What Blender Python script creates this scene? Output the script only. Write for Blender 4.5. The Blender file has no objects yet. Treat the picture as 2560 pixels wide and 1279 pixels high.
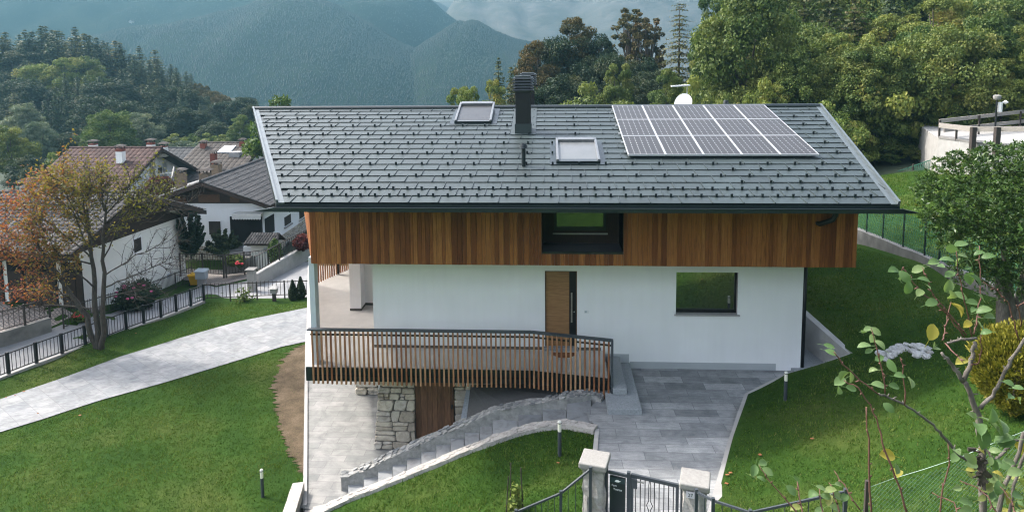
import bpy, math, random
import numpy as np
from mathutils import Vector, Matrix
from mathutils.geometry import delaunay_2d_cdt

SC = bpy.context.scene
COL = SC.collection
rnd = random.Random(11)
rng = np.random.default_rng(5)
PI = math.pi

# ------------------------------------------------------------------ camera
ZC, FPX, IMW, IMH = 8.9, 1707.0, 2560.0, 1279.0
YAW, PIT, ROL = math.radians(3.0), math.radians(6.0), math.radians(0.5)
PPX, PPY = 1280.0, 140 + FPX * math.tan(PIT)
_c, _s, _cp, _sp = math.cos(YAW), math.sin(YAW), math.cos(PIT), math.sin(PIT)
FW = Vector((-_s * _cp, _c * _cp, -_sp))
_r0, _u0 = Vector((_c, _s, 0)), Vector((-_s * _sp, _c * _sp, _cp))
RT = _r0 * math.cos(ROL) - _u0 * math.sin(ROL)
UP = _u0 * math.cos(ROL) + _r0 * math.sin(ROL)
cam = bpy.data.cameras.new('camera')
camo = bpy.data.objects.new('camera', cam)
COL.objects.link(camo)
m = Matrix((RT, UP, -FW)).transposed().to_4x4()
m.translation = Vector((0, 0, ZC))
camo.matrix_world = m
cam.sensor_fit = 'HORIZONTAL'
cam.sensor_width = 36.0
cam.lens = 36.0 * FPX / IMW
cam.shift_y = (PPY - IMH / 2) / IMW
cam.clip_start, cam.clip_end = 0.1, 20000
SC.camera = camo


def _ray(px, py):
    return FW * FPX + RT * (px - PPX) + UP * (PPY - py)


def AY(px, py, Y):
    r = _ray(px, py)
    return Vector((0, 0, ZC)) + r * (Y / r.y)


def AZ(px, py, z):
    r = _ray(px, py)
    return Vector((0, 0, ZC)) + r * ((z - ZC) / r.z)


# ------------------------------------------------------------------ objects
def tag(o, label=None, cat=None, group=None, kind=None):
    if label: o['label'] = label
    if cat: o['category'] = cat
    if group: o['group'] = group
    if kind: o['kind'] = kind
    return o


def thing(name, loc, label, cat, group=None):
    o = bpy.data.objects.new(name, None)
    COL.objects.link(o)
    o.location = loc
    o.empty_display_size = 0.2
    return tag(o, label, cat, group)


def wloc(o):
    v = Vector((0, 0, 0))
    while o is not None:
        v += o.location
        o = o.parent
    return v


def dup(root, loc=None, rotz=None, scale=None, label=None, group=None):
    r = root.copy(); COL.objects.link(r)
    if loc is not None: r.location = loc
    if rotz is not None: r.rotation_euler = (0, 0, rotz)
    if scale is not None: r.scale = scale if hasattr(scale, '__len__') else (scale,) * 3
    if label: r['label'] = label
    if group: r['group'] = group
    for ch in list(root.children):
        c = ch.copy(); COL.objects.link(c); c.parent = r
        for g in list(ch.children):
            d = g.copy(); COL.objects.link(d); d.parent = c
    return r


class MB:
    def __init__(self):
        self.v = []; self.f = []; self.m = []; self.a = []

    def add(self, vs, fs, m=0, a=0.5):
        n = len(self.v)
        self.v.extend([tuple(p) for p in vs])
        for f in fs:
            self.f.append(tuple(i + n for i in f)); self.m.append(m); self.a.append(a)
        return self

    def hexa(self, p, m=0, a=0.5):   # 8 points: bottom 0-3, top 4-7
        return self.add(p, [(0, 3, 2, 1), (4, 5, 6, 7), (0, 1, 5, 4), (1, 2, 6, 5), (2, 3, 7, 6), (3, 0, 4, 7)], m, a)

    def box(self, x0, y0, z0, x1, y1, z1, m=0, a=0.5):
        return self.hexa([(x0, y0, z0), (x1, y0, z0), (x1, y1, z0), (x0, y1, z0), (x0, y0, z1), (x1, y0, z1), (x1, y1, z1), (x0, y1, z1)], m, a)

    def obox(self, c, ex, ey, ez, m=0, a=0.5):
        c, ex, ey, ez = Vector(c), Vector(ex), Vector(ey), Vector(ez)
        return self.hexa([c - ex - ey - ez, c + ex - ey - ez, c + ex + ey - ez, c - ex + ey - ez,
                          c - ex - ey + ez, c + ex - ey + ez, c + ex + ey + ez, c - ex + ey + ez], m, a)

    def beam(self, p0, p1, w, h, m=0, a=0.5, up=(0, 0, 1)):
        p0, p1 = Vector(p0), Vector(p1)
        d = p1 - p0
        u = Vector(up)
        s = d.cross(u)
        if s.length < 1e-6: s = d.cross(Vector((1, 0, 0)))
        s.normalize()
        t = s.cross(d).normalized()
        return self.obox((p0 + p1) / 2, d / 2, s * w / 2, t * h / 2, m, a)

    def prism(self, pts, z0, z1, m=0, a=0.5):
        n = len(pts)
        zz0 = z0 if hasattr(z0, '__len__') else [z0] * n
        zz1 = z1 if hasattr(z1, '__len__') else [z1] * n
        vs = [(p[0], p[1], zz0[i]) for i, p in enumerate(pts)] + [(p[0], p[1], zz1[i]) for i, p in enumerate(pts)]
        fs = [tuple(range(n))[::-1], tuple(range(n, 2 * n))]
        fs += [(i, (i + 1) % n, n + (i + 1) % n, n + i) for i in range(n)]
        return self.add(vs, fs, m, a)

    def extr(self, pts, vec, m=0, a=0.5):   # planar 3d polygon pushed along vec
        n = len(pts); vec = Vector(vec)
        vs = [Vector(p) for p in pts] + [Vector(p) + vec for p in pts]
        fs = [tuple(range(n)), tuple(range(2 * n - 1, n - 1, -1))]
        fs += [(i, n + i, n + (i + 1) % n, (i + 1) % n) for i in range(n)]
        return self.add(vs, fs, m, a)

    def tube(self, pts, rad, n=8, m=0, a=0.5):
        pts = [Vector(p) for p in pts]
        k = len(pts)
        rad = rad if hasattr(rad, '__len__') else [rad] * k
        vs = []
        ref = None
        for i, p in enumerate(pts):
            d = (pts[min(i + 1, k - 1)] - pts[max(i - 1, 0)])
            if d.length < 1e-9: d = Vector((0, 0, 1))
            d.normalize()
            if ref is None:
                ref = Vector((1, 0, 0)) if abs(d.x) < 0.8 else Vector((0, 1, 0))
            s = (ref - d * ref.dot(d)).normalized()
            ref = s
            t = d.cross(s)
            for j in range(n):
                an = 2 * PI * j / n
                vs.append(p + (s * math.cos(an) + t * math.sin(an)) * rad[i])
        fs = []
        for i in range(k - 1):
            for j in range(n):
                fs.append((i * n + j, i * n + (j + 1) % n, (i + 1) * n + (j + 1) % n, (i + 1) * n + j))
        fs.append(tuple(range(n))[::-1]); fs.append(tuple(range((k - 1) * n, k * n)))
        return self.add(vs, fs, m, a)

    def lathe(self, prof, cx, cy, n=16, m=0, a=0.5):
        vs = []
        for r, z in prof:
            for j in range(n):
                an = 2 * PI * j / n
                vs.append((cx + r * math.cos(an), cy + r * math.sin(an), z))
        k = len(prof)
        fs = [(i * n + j, i * n + (j + 1) % n, (i + 1) * n + (j + 1) % n, (i + 1) * n + j) for i in range(k - 1) for j in range(n)]
        fs.append(tuple(range(n))[::-1]); fs.append(tuple(range((k - 1) * n, k * n)))
        return self.add(vs, fs, m, a)

    def build(self, name, mats, parent=None, smooth=False, bevel=0):
        me = bpy.data.meshes.new(name)
        o = bpy.data.objects.new(name, me)
        COL.objects.link(o)
        off = Vector((0, 0, 0))
        if parent is not None:
            o.parent = parent
            off = wloc(parent)
        vs = np.array(self.v, dtype=np.float64) - np.array(off)
        me.from_pydata(vs.tolist(), [], self.f)
        for mt in (mats if isinstance(mats, (list, tuple)) else [mats]): me.materials.append(mt)
        me.polygons.foreach_set('material_index', self.m)
        at = me.attributes.new('tone', 'FLOAT', 'FACE')
        at.data.foreach_set('value', np.array(self.a, dtype=np.float32))
        if smooth: me.polygons.foreach_set('use_smooth', [True] * len(self.f))
        me.update()
        if bevel:
            b = o.modifiers.new('bevel', 'BEVEL'); b.width = bevel; b.segments = 2; b.limit_method = 'ANGLE'; b.angle_limit = 0.6
        return o


def npmesh(name, V, F, mats, tone=None, parent=None, smooth=False, mi=None):
    """V (n,3), F (m,k) arrays of equal sided faces, fast"""
    V = np.asarray(V, dtype=np.float32); F = np.asarray(F, dtype=np.int32)
    me = bpy.data.meshes.new(name)
    k = F.shape[1]
    me.vertices.add(len(V)); me.vertices.foreach_set('co', V.ravel())
    me.loops.add(F.size); me.loops.foreach_set('vertex_index', F.ravel())
    me.polygons.add(len(F))
    me.polygons.foreach_set('loop_start', np.arange(0, F.size, k, dtype=np.int32))
    for mt in (mats if isinstance(mats, (list, tuple)) else [mats]): me.materials.append(mt)
    if mi is not None: me.polygons.foreach_set('material_index', np.asarray(mi, dtype=np.int32))
    if tone is not None:
        at = me.attributes.new('tone', 'FLOAT', 'FACE')
        at.data.foreach_set('value', np.asarray(tone, dtype=np.float32))
    if smooth: me.polygons.foreach_set('use_smooth', np.ones(len(F), dtype=bool))
    me.update(calc_edges=True); me.validate()
    o = bpy.data.objects.new(name, me); COL.objects.link(o)
    if parent is not None: o.parent = parent
    return o


# ------------------------------------------------------------------ materials
MATS = {}


class NT:
    def __init__(self, name):
        self.mat = bpy.data.materials.new(name); self.mat.use_nodes = True
        self.t = self.mat.node_tree; self.t.nodes.clear()
        self.out = self.n('ShaderNodeOutputMaterial')

    def n(self, typ, **kw):
        nd = self.t.nodes.new(typ)
        for k, v in kw.items():
            if k.startswith('i_'):
                key = k[2:]
                key = int(key) if key.isdigit() else key.replace('_', ' ')
                if hasattr(v, 'is_output') or isinstance(v, bpy.types.NodeSocket): self.t.links.new(v, nd.inputs[key])
                else: nd.inputs[key].default_value = v
            else: setattr(nd, k, v)
        return nd

    def l(self, a, b): self.t.links.new(a, b)

    def ramp(self, fac, stops, interp='LINEAR'):
        r = self.n('ShaderNodeValToRGB'); self.l(fac, r.inputs[0])
        r.color_ramp.interpolation = interp
        el = r.color_ramp.elements
        while len(el) < len(stops): el.new(0.5)
        for e, (p, c) in zip(el, stops):
            e.position = p; e.color = (*c, 1) if len(c) == 3 else c
        return r.outputs[0]

    def mix(self, fac, a, b, mode='MIX'):
        x = self.n('ShaderNodeMix', data_type='RGBA', blend_type=mode)
        for s, v in ((0, fac), (6, a), (7, b)):
            if isinstance(v, bpy.types.NodeSocket): self.l(v, x.inputs[s])
            else: x.inputs[s].default_value = v if s == 0 else (*v, 1) if len(v) == 3 else v
        return x.outputs[2]

    def math(self, op, a, b=0.0):
        x = self.n('ShaderNodeMath', operation=op)
        for s, v in ((0, a), (1, b)):
            if isinstance(v, bpy.types.NodeSocket): self.l(v, x.inputs[s])
            else: x.inputs[s].default_value = v
        return x.outputs[0]

    def coord(self, scale=(1, 1, 1), rot=(0, 0, 0), loc=(0, 0, 0), src='Object', add=None):
        tc = self.n('ShaderNodeTexCoord')
        o = tc.outputs[src]
        if add is not None:
            va = self.n('ShaderNodeVectorMath', operation='ADD'); self.l(o, va.inputs[0]); self.l(add, va.inputs[1]); o = va.outputs[0]
        mp = self.n('ShaderNodeMapping', i_Scale=scale, i_Rotation=rot, i_Location=loc)
        self.l(o, mp.inputs[0])
        return mp.outputs[0]

    def noise(self, vec, scale, detail=4, rough=0.55, dist=0.0):
        x = self.n('ShaderNodeTexNoise', i_Scale=scale, i_Detail=detail, i_Roughness=rough, i_Distortion=dist)
        if vec is not None: self.l(vec, x.inputs['Vector'])
        return x.outputs['Fac']

    def attr(self, name='tone'):
        return self.n('ShaderNodeAttribute', attribute_name=name).outputs['Fac']

    def bump(self, h, strength=0.3, dist=0.02):
        b = self.n('ShaderNodeBump', i_Strength=strength, i_Distance=dist); self.l(h, b.inputs['Height'])
        return b.outputs[0]

    def pbr(self, col, rough=0.6, metal=0.0, nrm=None, spec=0.4, **kw):
        p = self.n('ShaderNodeBsdfPrincipled')
        for key, v in (('Base Color', col), ('Roughness', rough), ('Metallic', metal), ('Specular IOR Level', spec)):
            if isinstance(v, bpy.types.NodeSocket): self.l(v, p.inputs[key])
            else: p.inputs[key].default_value = (*v, 1) if hasattr(v, '__len__') and len(v) == 3 else v
        if nrm is not None: self.l(nrm, p.inputs['Normal'])
        for k, v in kw.items(): p.inputs[k.replace('_', ' ')].default_value = v
        self.l(p.outputs[0], self.out.inputs[0])
        return self.mat


def simple(name, c1, c2=None, scale=6, rough=0.6, metal=0.0, bump=0.0, bscale=None, detail=5, stretch=(1, 1, 1), spec=0.4, bdist=0.01, tonevar=0.0):
    """two-tone noise material with optional bump"""
    t = NT(name)
    if c2 is None: c2 = tuple(x * 0.8 for x in c1)
    v = t.coord(scale=stretch)
    f = t.noise(v, scale, detail)
    c = t.ramp(f, [(0.3, c2), (0.7, c1)])
    if tonevar:
        a = t.attr()
        f2 = t.ramp(a, [(0, (1 - tonevar,) * 3), (1, (1 + tonevar,) * 3)])
        c = t.mix(1.0, c, f2, 'MULTIPLY')
    nr = None
    if bump: nr = t.bump(t.noise(v, bscale or scale * 4, 6), bump, bdist)
    MATS[name] = t.pbr(c, rough, metal, nr, spec)
    return MATS[name]


M_metal = simple('roof_metal', (0.0277, 0.0392, 0.0392), (0.0235, 0.0339, 0.0339), 1.3, .50, 0, .05, 9, spec=.45, tonevar=.2)
M_metal2 = simple('roof_trim', (0.0880, 0.1045, 0.1073), (0.0715, 0.0853, 0.0880), 2, .35, .15, spec=.5)
M_dark = simple('dark_metal', (.012, .02, .022), (.008, .014, .016), 4, .38, 0, spec=.5)
M_black = simple('black_metal', (.012, .013, .015), (.008, .009, .01), 4, .45)
M_steel = simple('steel', (.55, .55, .54), (.45, .45, .44), 20, .3, .9)
M_alu = simple('aluminium', (0.4464, 0.4536, 0.4608), (0.3960, 0.4032, 0.4104), 10, .4, .1)
M_skyfr = simple('skylight_frame', (.17, .175, .18), (.14, .145, .15), 10, .35, .3)
def mk_plaster():
    t = NT('white_plaster')
    n1 = t.noise(t.coord(), .8, 5); n2 = t.noise(t.coord(scale=(5, 5, .35)), 1.2, 5, .6); n3 = t.noise(t.coord(), 150, 4, .7)
    c = t.ramp(n1, [(.3, (.80, .80, .80)), (.7, (.86, .86, .86))])
    c = t.mix(.10, c, t.ramp(n2, [(.35, (.80, .79, .77)), (.6, (1, 1, 1))]), 'MULTIPLY')
    c = t.mix(.15, c, t.ramp(n3, [(.3, (.8, .8, .8)), (.7, (1.05, 1.05, 1.05))]), 'MULTIPLY')
    return t.pbr(c, .92, 0, t.bump(n3, .5, .006), .2)
M_plaster = mk_plaster()
M_plaster2 = simple('old_plaster', (0.8131, 0.8008, 0.7515), (0.6899, 0.6776, 0.6283), .8, .9, 0, .15, 60)
M_plinth = simple('plinth_plaster', (.42, .44, .45), (.38, .40, .41), 2, .9, 0, .2, 90)
M_floor = simple('terrace_tile', (0.5220, 0.4930, 0.4640), (0.4495, 0.4277, 0.4060), 3, .7, 0, .1, 50)
M_concrete = simple('concrete', (.23, .22, .205), (.11, .105, .098), 1.6, .9, 0, .3, 30)
M_concretel = simple('light_concrete', (0.3519, 0.3404, 0.3213), (0.2831, 0.2715, 0.2563), 2.5, .85, 0, .25, 40)
M_kerb = simple('kerb_stone', (0.3696, 0.3564, 0.3388), (0.2904, 0.2816, 0.2684), 5, .8, 0, .3, 50)
M_cap = simple('bush_hammered_stone', (0.2601, 0.2492, 0.2312), (0.2095, 0.1987, 0.1806), 22, .9, 0, .7, 70, bdist=.008)
M_granite = simple('granite', (.30, .315, .325), (.20, .215, .225), 26, .7, 0, .2, 60)
M_mortar = simple('mortar', (.15, .135, .115), (.09, .08, .07), 9, .95, 0, .5, 40)
M_lamp = simple('lamp_diffuser', (.75, .72, .60), (.70, .67, .55), 3, .3)
M_post = simple('lamp_post_paint', (.05, .058, .065), (.04, .047, .055), 8, .45)
M_white = simple('white_paint', (.75, .75, .74), (.70, .70, .69), 4, .5)
M_rust = simple('brown_iron', (.055, .042, .035), (.03, .025, .022), 14, .7)
M_brick = simple('brick', (.25, .12, .07), (.17, .085, .055), 14, .9, 0, .4, 40)
M_brickred = simple('red_brick', (.24, .075, .045), (.16, .05, .035), 14, .9, 0, .4, 40)
M_brickyel = simple('yellow_brick', (.21, .15, .095), (.13, .092, .06), 14, .9, 0, .4, 40)
M_darkwood = simple('dark_wood', (.045, .026, .016), (.022, .014, .010), 7, .7, 0, .2, 30, stretch=(6, 6, 1))
M_midwood = simple('mid_wood', (.13, .065, .03), (.07, .036, .02), 7, .7, 0, .2, 30, stretch=(1, 6, 6))
M_greywood = simple('weathered_wood', (.34, .31, .275), (.20, .18, .16), 6, .85, 0, .4, 24, stretch=(1, 8, 8))
M_dgap = simple('shadow_opening', (.012, .010, .009), (.008, .007, .006), 3, .9)  # near-black colour stands in for the shade inside openings
M_yellow = simple('yellow_plastic', (.75, .42, .02), (.66, .36, .02), 3, .45)
M_grey = simple('grey_plastic', (.40, .44, .47), (.36, .40, .43), 3, .5)
M_terra = simple('coir_mat', (.22, .085, .035), (.15, .06, .03), 60, .95)
M_cloth = simple('white_cloth', (.62, .61, .57), (.52, .51, .47), 2, .9)
M_net = simple('green_wire', (.05, .16, .11), (.03, .11, .075), 5, .5)
M_netl = simple('galvanised_wire', (0.1890, 0.2475, 0.2250), (0.1350, 0.1980, 0.1755), 5, .4, .3)
M_flowerp = simple('pink_flower', (.55, .12, .25), (.45, .08, .18), 9, .7)
M_flowerr = simple('red_flower', (.5, .03, .05), (.4, .02, .03), 9, .7)
M_shutter = simple('brown_shutter', (.035, .026, .022), (.02, .015, .013), 4, .6)


def glass_mat(name, col, rough=.03, spec=.9):
    t = NT(name)
    MATS[name] = t.pbr(col, rough, 0, None, spec)
    return MATS[name]


def mk_pane(name, refl=.3, base=(.012, .015, .014)):
    t = NT(name)
    d = t.n('ShaderNodeBsdfDiffuse'); d.inputs[0].default_value = (*base, 1)
    g = t.n('ShaderNodeBsdfGlossy'); g.inputs[0].default_value = (.92, .95, .94, 1); g.inputs[1].default_value = .015
    m = t.n('ShaderNodeMixShader'); m.inputs[0].default_value = refl
    t.l(d.outputs[0], m.inputs[1]); t.l(g.outputs[0], m.inputs[2]); t.l(m.outputs[0], t.out.inputs[0])
    return t.mat
M_glass = mk_pane('window_glass', .46, (.03, .036, .034))
M_blind = simple('roller_blind', (.34, .35, .355), (.31, .32, .325), 2, .7)


def mk_boards():
    t = NT('larch_boards')
    a = t.attr()
    cx = t.n('ShaderNodeCombineXYZ'); t.l(t.math('MULTIPLY', a, 37.0), cx.inputs[0]); t.l(t.math('MULTIPLY', a, 91.0), cx.inputs[2])
    v = t.coord(scale=(12, 12, .5), add=cx.outputs[0])
    g = t.noise(v, 3.0, 8, .65, 1.6)
    base = t.ramp(a, [(0, (.15, .047, .014)), (.3, (.23, .078, .022)), (.6, (.32, .120, .034)), (.85, (.38, .156, .047)), (1, (.43, .19, .062))])
    gr = t.ramp(g, [(.30, (.28, .24, .22)), (.46, (.80, .78, .76)), (.66, (1.18, 1.18, 1.18))])
    c = t.mix(1.0, base, gr, 'MULTIPLY')
    lg = t.noise(t.coord(scale=(1, 1, 1)), .7, 3)
    c = t.mix(.35, c, t.ramp(lg, [(.3, (.7, .68, .66)), (.7, (1.2, 1.2, 1.2))]), 'MULTIPLY')
    b = t.bump(g, .25, .006)
    MATS['boards'] = t.pbr(c, .62, 0, b, .3)
    return MATS['boards']


M_boards = mk_boards()


def mk_slat():
    t = NT('larch_slats')
    a = t.attr()
    cx = t.n('ShaderNodeCombineXYZ'); t.l(t.math('MULTIPLY', a, 37.0), cx.inputs[0])
    g = t.noise(t.coord(scale=(9, 9, .7), add=cx.outputs[0]), 4.0, 6, .6, 1.0)
    base = t.ramp(a, [(0, (.22, .088, .036)), (.5, (.33, .165, .080)), (1, (.43, .25, .14))])
    c = t.mix(1.0, base, t.ramp(g, [(.3, (.55, .5, .48)), (.6, (1.05, 1.05, 1.05))]), 'MULTIPLY')
    return t.pbr(c, .6, 0, t.bump(g, .2, .004), .3)


M_slat = mk_slat()


def mk_oak():
    t = NT('oak_door')
    g = t.noise(t.coord(scale=(.6, 1, 9)), 4.0, 8, .6, .8)
    c = t.ramp(g, [(.3, (.20, .10, .042)), (.55, (.30, .165, .075)), (.75, (.36, .21, .10))])
    return t.pbr(c, .5, 0, t.bump(g, .1, .002), .35)


M_oak = mk_oak()


def mk_pave(name, bw, bh, cols, rot=0, mort=.006, mcol=(.16, .16, .16), offset=.5, speck=.35, rough=.75, streak=0.0, freq=2, squash=1.0):
    t = NT(name)
    v = t.coord(rot=(0, 0, rot))
    wob = t.noise(v, .9, 2)
    b = t.n('ShaderNodeTexBrick', offset=offset, offset_frequency=freq, squash=squash, squash_frequency=3)
    t.l(v, b.inputs['Vector'])
    b.inputs['Color1'].default_value = (0, 0, 0, 1); b.inputs['Color2'].default_value = (1, 1, 1, 1); b.inputs['Mortar'].default_value = (.5, .5, .5, 1)
    b.inputs['Scale'].default_value = 1; b.inputs['Mortar Size'].default_value = mort; b.inputs['Mortar Smooth'].default_value = .1
    b.inputs['Brick Width'].default_value = bw; b.inputs['Row Height'].default_value = bh
    n = len(cols)
    c = t.ramp(b.outputs['Color'], [(i / (n - 1), cols[i]) for i in range(n)])
    cl = t.noise(v, 2.2, 7, .62, .7)
    c = t.mix(.95, c, t.ramp(cl, [(.25, (.62, .63, .64)), (.5, (.98, .98, .98)), (.75, (1.28, 1.27, 1.25))]), 'MULTIPLY')
    sp = t.noise(v, 75, 4, .7)
    c = t.mix(speck, c, t.ramp(sp, [(.35, (.55, .55, .56)), (.65, (1.3, 1.3, 1.3))]), 'MULTIPLY')
    if streak:
        st = t.noise(t.coord(scale=(1, 5, 1), rot=(0, 0, rot + .5)), 1.6, 6, .65, 2.0)
        c = t.mix(streak, c, t.ramp(st, [(.3, (.62, .65, .70)), (.52, (1, 1, 1)), (.72, (1.2, 1.2, 1.2))]), 'MULTIPLY')
    c = t.mix(b.outputs['Fac'], c, mcol)
    h = t.mix(b.outputs['Fac'], sp, (0, 0, 0))
    MATS[name] = t.pbr(c, rough, 0, t.bump(h, .25, .006), .35)
    return MATS[name]


M_pave_up = mk_pave('upper_paving', 1.05, .36, [(.17, .175, .178), (.25, .255, .255), (.34, .34, .335), (.20, .205, .208), (.29, .29, .287)], mcol=(.11, .115, .118), streak=.8, speck=.5)
M_pave_lo = mk_pave('lower_paving', .95, .30, [(0.2040, 0.1997, 0.1913), (0.2295, 0.2253, 0.2125), (0.2550, 0.2465, 0.2338), (0.1870, 0.1870, 0.1785), (0.2422, 0.2338, 0.2210)], rot=0.0, mcol=(0.1360, 0.1318, 0.1275), streak=.3, speck=.2)
M_pave_path = mk_pave('path_paving', .62, .62, [(0.1997, 0.2040, 0.2082), (0.2295, 0.2295, 0.2295), (0.1827, 0.1887, 0.1938), (0.2422, 0.2422, 0.2380), (0.2167, 0.2167, 0.2167)], rot=.62, mcol=(0.1275, 0.1292, 0.1318), streak=.85, speck=.12)
M_cobble = mk_pave('cobbles', .16, .12, [(.26, .22, .19), (.34, .29, .26), (.30, .25, .22)], rot=.5, mcol=(.14, .13, .12), mort=.02)



def mk_asphalt():
    t = NT('asphalt')
    v = t.coord()
    n1, n2 = t.noise(v, .5, 5), t.noise(v, 60, 3)
    c = t.ramp(n1, [(.3, (.19, .19, .195)), (.7, (.27, .265, .26))])
    c = t.mix(.4, c, t.ramp(n2, [(.3, (.6, .6, .6)), (.7, (1.3, 1.3, 1.3))]), 'MULTIPLY')
    return t.pbr(c, .9, 0, t.bump(n2, .3, .006), .2)


M_asphalt = mk_asphalt()


def mk_lawn():
    t = NT('lawn')
    v = t.coord()
    n1, n2, n3 = t.noise(v, .35, 5, .6), t.noise(v, 3.5, 6, .65), t.noise(v, 42, 4, .7)
    c = t.ramp(n1, [(.28, (.018, .046, .009)), (.5, (.032, .068, .012)), (.72, (.066, .088, .022))])
    c = t.mix(.7, c, t.ramp(n2, [(.25, (.55, .6, .5)), (.5, (1, 1, 1)), (.8, (1.35, 1.2, 1.1))]), 'MULTIPLY')
    c = t.mix(.8, c, t.ramp(n3, [(.3, (.45, .5, .45)), (.55, (1, 1, 1)), (.75, (1.6, 1.5, 1.4))]), 'MULTIPLY')
    h = t.math('ADD', t.math('MULTIPLY', n3, .6), t.math('MULTIPLY', n2, .6))
    return t.pbr(c, .85, 0, t.bump(h, .9, .05), .04)


M_lawn = mk_lawn()


def mk_soil():
    t = NT('soil')
    v = t.coord()
    n1, n2 = t.noise(v, 1.6, 6, .65), t.noise(v, 26, 5, .7)
    c = t.ramp(n1, [(.28, (.055, .041, .026)), (.5, (.10, .075, .048)), (.72, (.165, .126, .086))])
    c = t.mix(.75, c, t.ramp(n2, [(.3, (.45, .43, .40)), (.55, (1, 1, 1)), (.75, (1.4, 1.4, 1.4))]), 'MULTIPLY')
    return t.pbr(c, .95, 0, t.bump(t.math('ADD', n1, t.math('MULTIPLY', n2, .5)), .9, .06), .1)


M_soil = mk_soil()


def mk_stone(name, cols, vs=4.0, scale=7):
    t = NT(name)
    a = t.attr()
    cx = t.n('ShaderNodeCombineXYZ'); t.l(t.math('MULTIPLY', a, 53.0), cx.inputs[0])
    v = t.coord(add=cx.outputs[0])
    n1, n2 = t.noise(v, scale, 8, .68, .6), t.noise(v, 34, 5, .7)
    n = len(cols)
    c = t.ramp(a, [(i / (n - 1), cols[i]) for i in range(n)])
    c = t.mix(.8, c, t.ramp(n1, [(.3, (.55, .53, .50)), (.5, (1, 1, 1)), (.75, (1.25, 1.25, 1.25))]), 'MULTIPLY')
    h = t.math('ADD', n1, t.math('MULTIPLY', n2, .3))
    return t.pbr(c, .92, 0, t.bump(h, .8, .03), .2)


M_tread = mk_stone('stair_treads', [(.17, .175, .18), (.235, .24, .245), (.20, .205, .21), (.26, .265, .265)], scale=3)
M_stone = mk_stone('limestone_rubble', [(0.3145, 0.2688, 0.2106), (0.4193, 0.3696, 0.2948), (0.4892, 0.4312, 0.3474), (0.3844, 0.3472, 0.3000), (0.5358, 0.4816, 0.4053)])
M_stonew = mk_stone('pale_stone', [(0.3060, 0.2848, 0.2592), (0.3655, 0.3400, 0.3145), (0.3995, 0.3697, 0.3400), (0.2890, 0.2762, 0.2635)], scale=9)
M_stoneg = mk_stone('grey_stone', [(.12, .125, .13), (.22, .22, .215), (.36, .35, .33), (.17, .175, .18), (.31, .305, .29)], scale=9)
M_rock = mk_stone('rock', [(0.3750, 0.3625, 0.3500), (0.5250, 0.5125, 0.5000), (0.4500, 0.4500, 0.4437)], scale=5)


def mk_tiles(name, c1, c2, c3, sx, sy):
    """pantile roof: wave across, steps down the slope (geometry UV in object space handled by generated mesh)"""
    t = NT(name)
    a = t.attr()
    n = t.noise(t.coord(), 2.5, 5)
    c = t.ramp(a, [(0, c1), (.5, c2), (1, c3)])
    c = t.mix(.6, c, t.ramp(n, [(.3, (.65, .65, .65)), (.7, (1.25, 1.22, 1.2))]), 'MULTIPLY')
    return t.pbr(c, .85, 0, None, .25)


M_tile_red = mk_tiles('red_roof_tiles', (0.0442, 0.0232, 0.0195), (0.0596, 0.0316, 0.0270), (0.0795, 0.0442, 0.0363), 1, 1)
M_tile_grey = mk_tiles('grey_roof_tiles', (0.0595, 0.0546, 0.0518), (0.0875, 0.0805, 0.0756), (0.1260, 0.1155, 0.1064), 1, 1)
M_tile_dark = mk_tiles('dark_roof_tiles', (0.0384, 0.0384, 0.0400), (0.0520, 0.0512, 0.0528), (0.0680, 0.0664, 0.0656), 1, 1)
M_tile_old = mk_tiles('old_roof_tiles', (0.0279, 0.0260, 0.0260), (0.0558, 0.0521, 0.0502), (0.0967, 0.0911, 0.0874), 1, 1)
M_tile_brown = mk_tiles('brown_roof_tiles', (0.0443, 0.0369, 0.0314), (0.0609, 0.0517, 0.0450), (0.0774, 0.0664, 0.0572), 1, 1)


def mk_leaf(name, cols, trans=.24, rough=.55, objvar=.25, spec=.16):
    """leaf: diffuse + translucent, tone per leaf, small shift per tree"""
    t = NT(name)
    a = t.attr()
    n = len(cols)
    c = t.ramp(a, [(i / (n - 1), cols[i]) for i in range(n)])
    oi = t.n('ShaderNodeObjectInfo')
    hs = t.n('ShaderNodeHueSaturation')
    t.l(c, hs.inputs['Color'])
    t.l(t.math('ADD', t.math('MULTIPLY', oi.outputs['Random'], .05 * objvar / .25), .5 - .025 * objvar / .25), hs.inputs['Hue'])
    t.l(t.math('ADD', t.math('MULTIPLY', oi.outputs['Random'], -objvar * 1.2), 1 + objvar * .6), hs.inputs['Value'])
    c = hs.outputs[0]
    p = t.n('ShaderNodeBsdfPrincipled'); t.l(c, p.inputs['Base Color']); p.inputs['Roughness'].default_value = rough; p.inputs['Specular IOR Level'].default_value = spec
    tr = t.n('ShaderNodeBsdfTranslucent'); t.l(t.mix(1.0, c, (1.25, 1.3, .7), 'MULTIPLY'), tr.inputs[0])
    ms = t.n('ShaderNodeMixShader'); ms.inputs[0].default_value = trans
    t.l(p.outputs[0], ms.inputs[1]); t.l(tr.outputs[0], ms.inputs[2])
    t.l(ms.outputs[0], t.out.inputs[0])
    return t.mat


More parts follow.
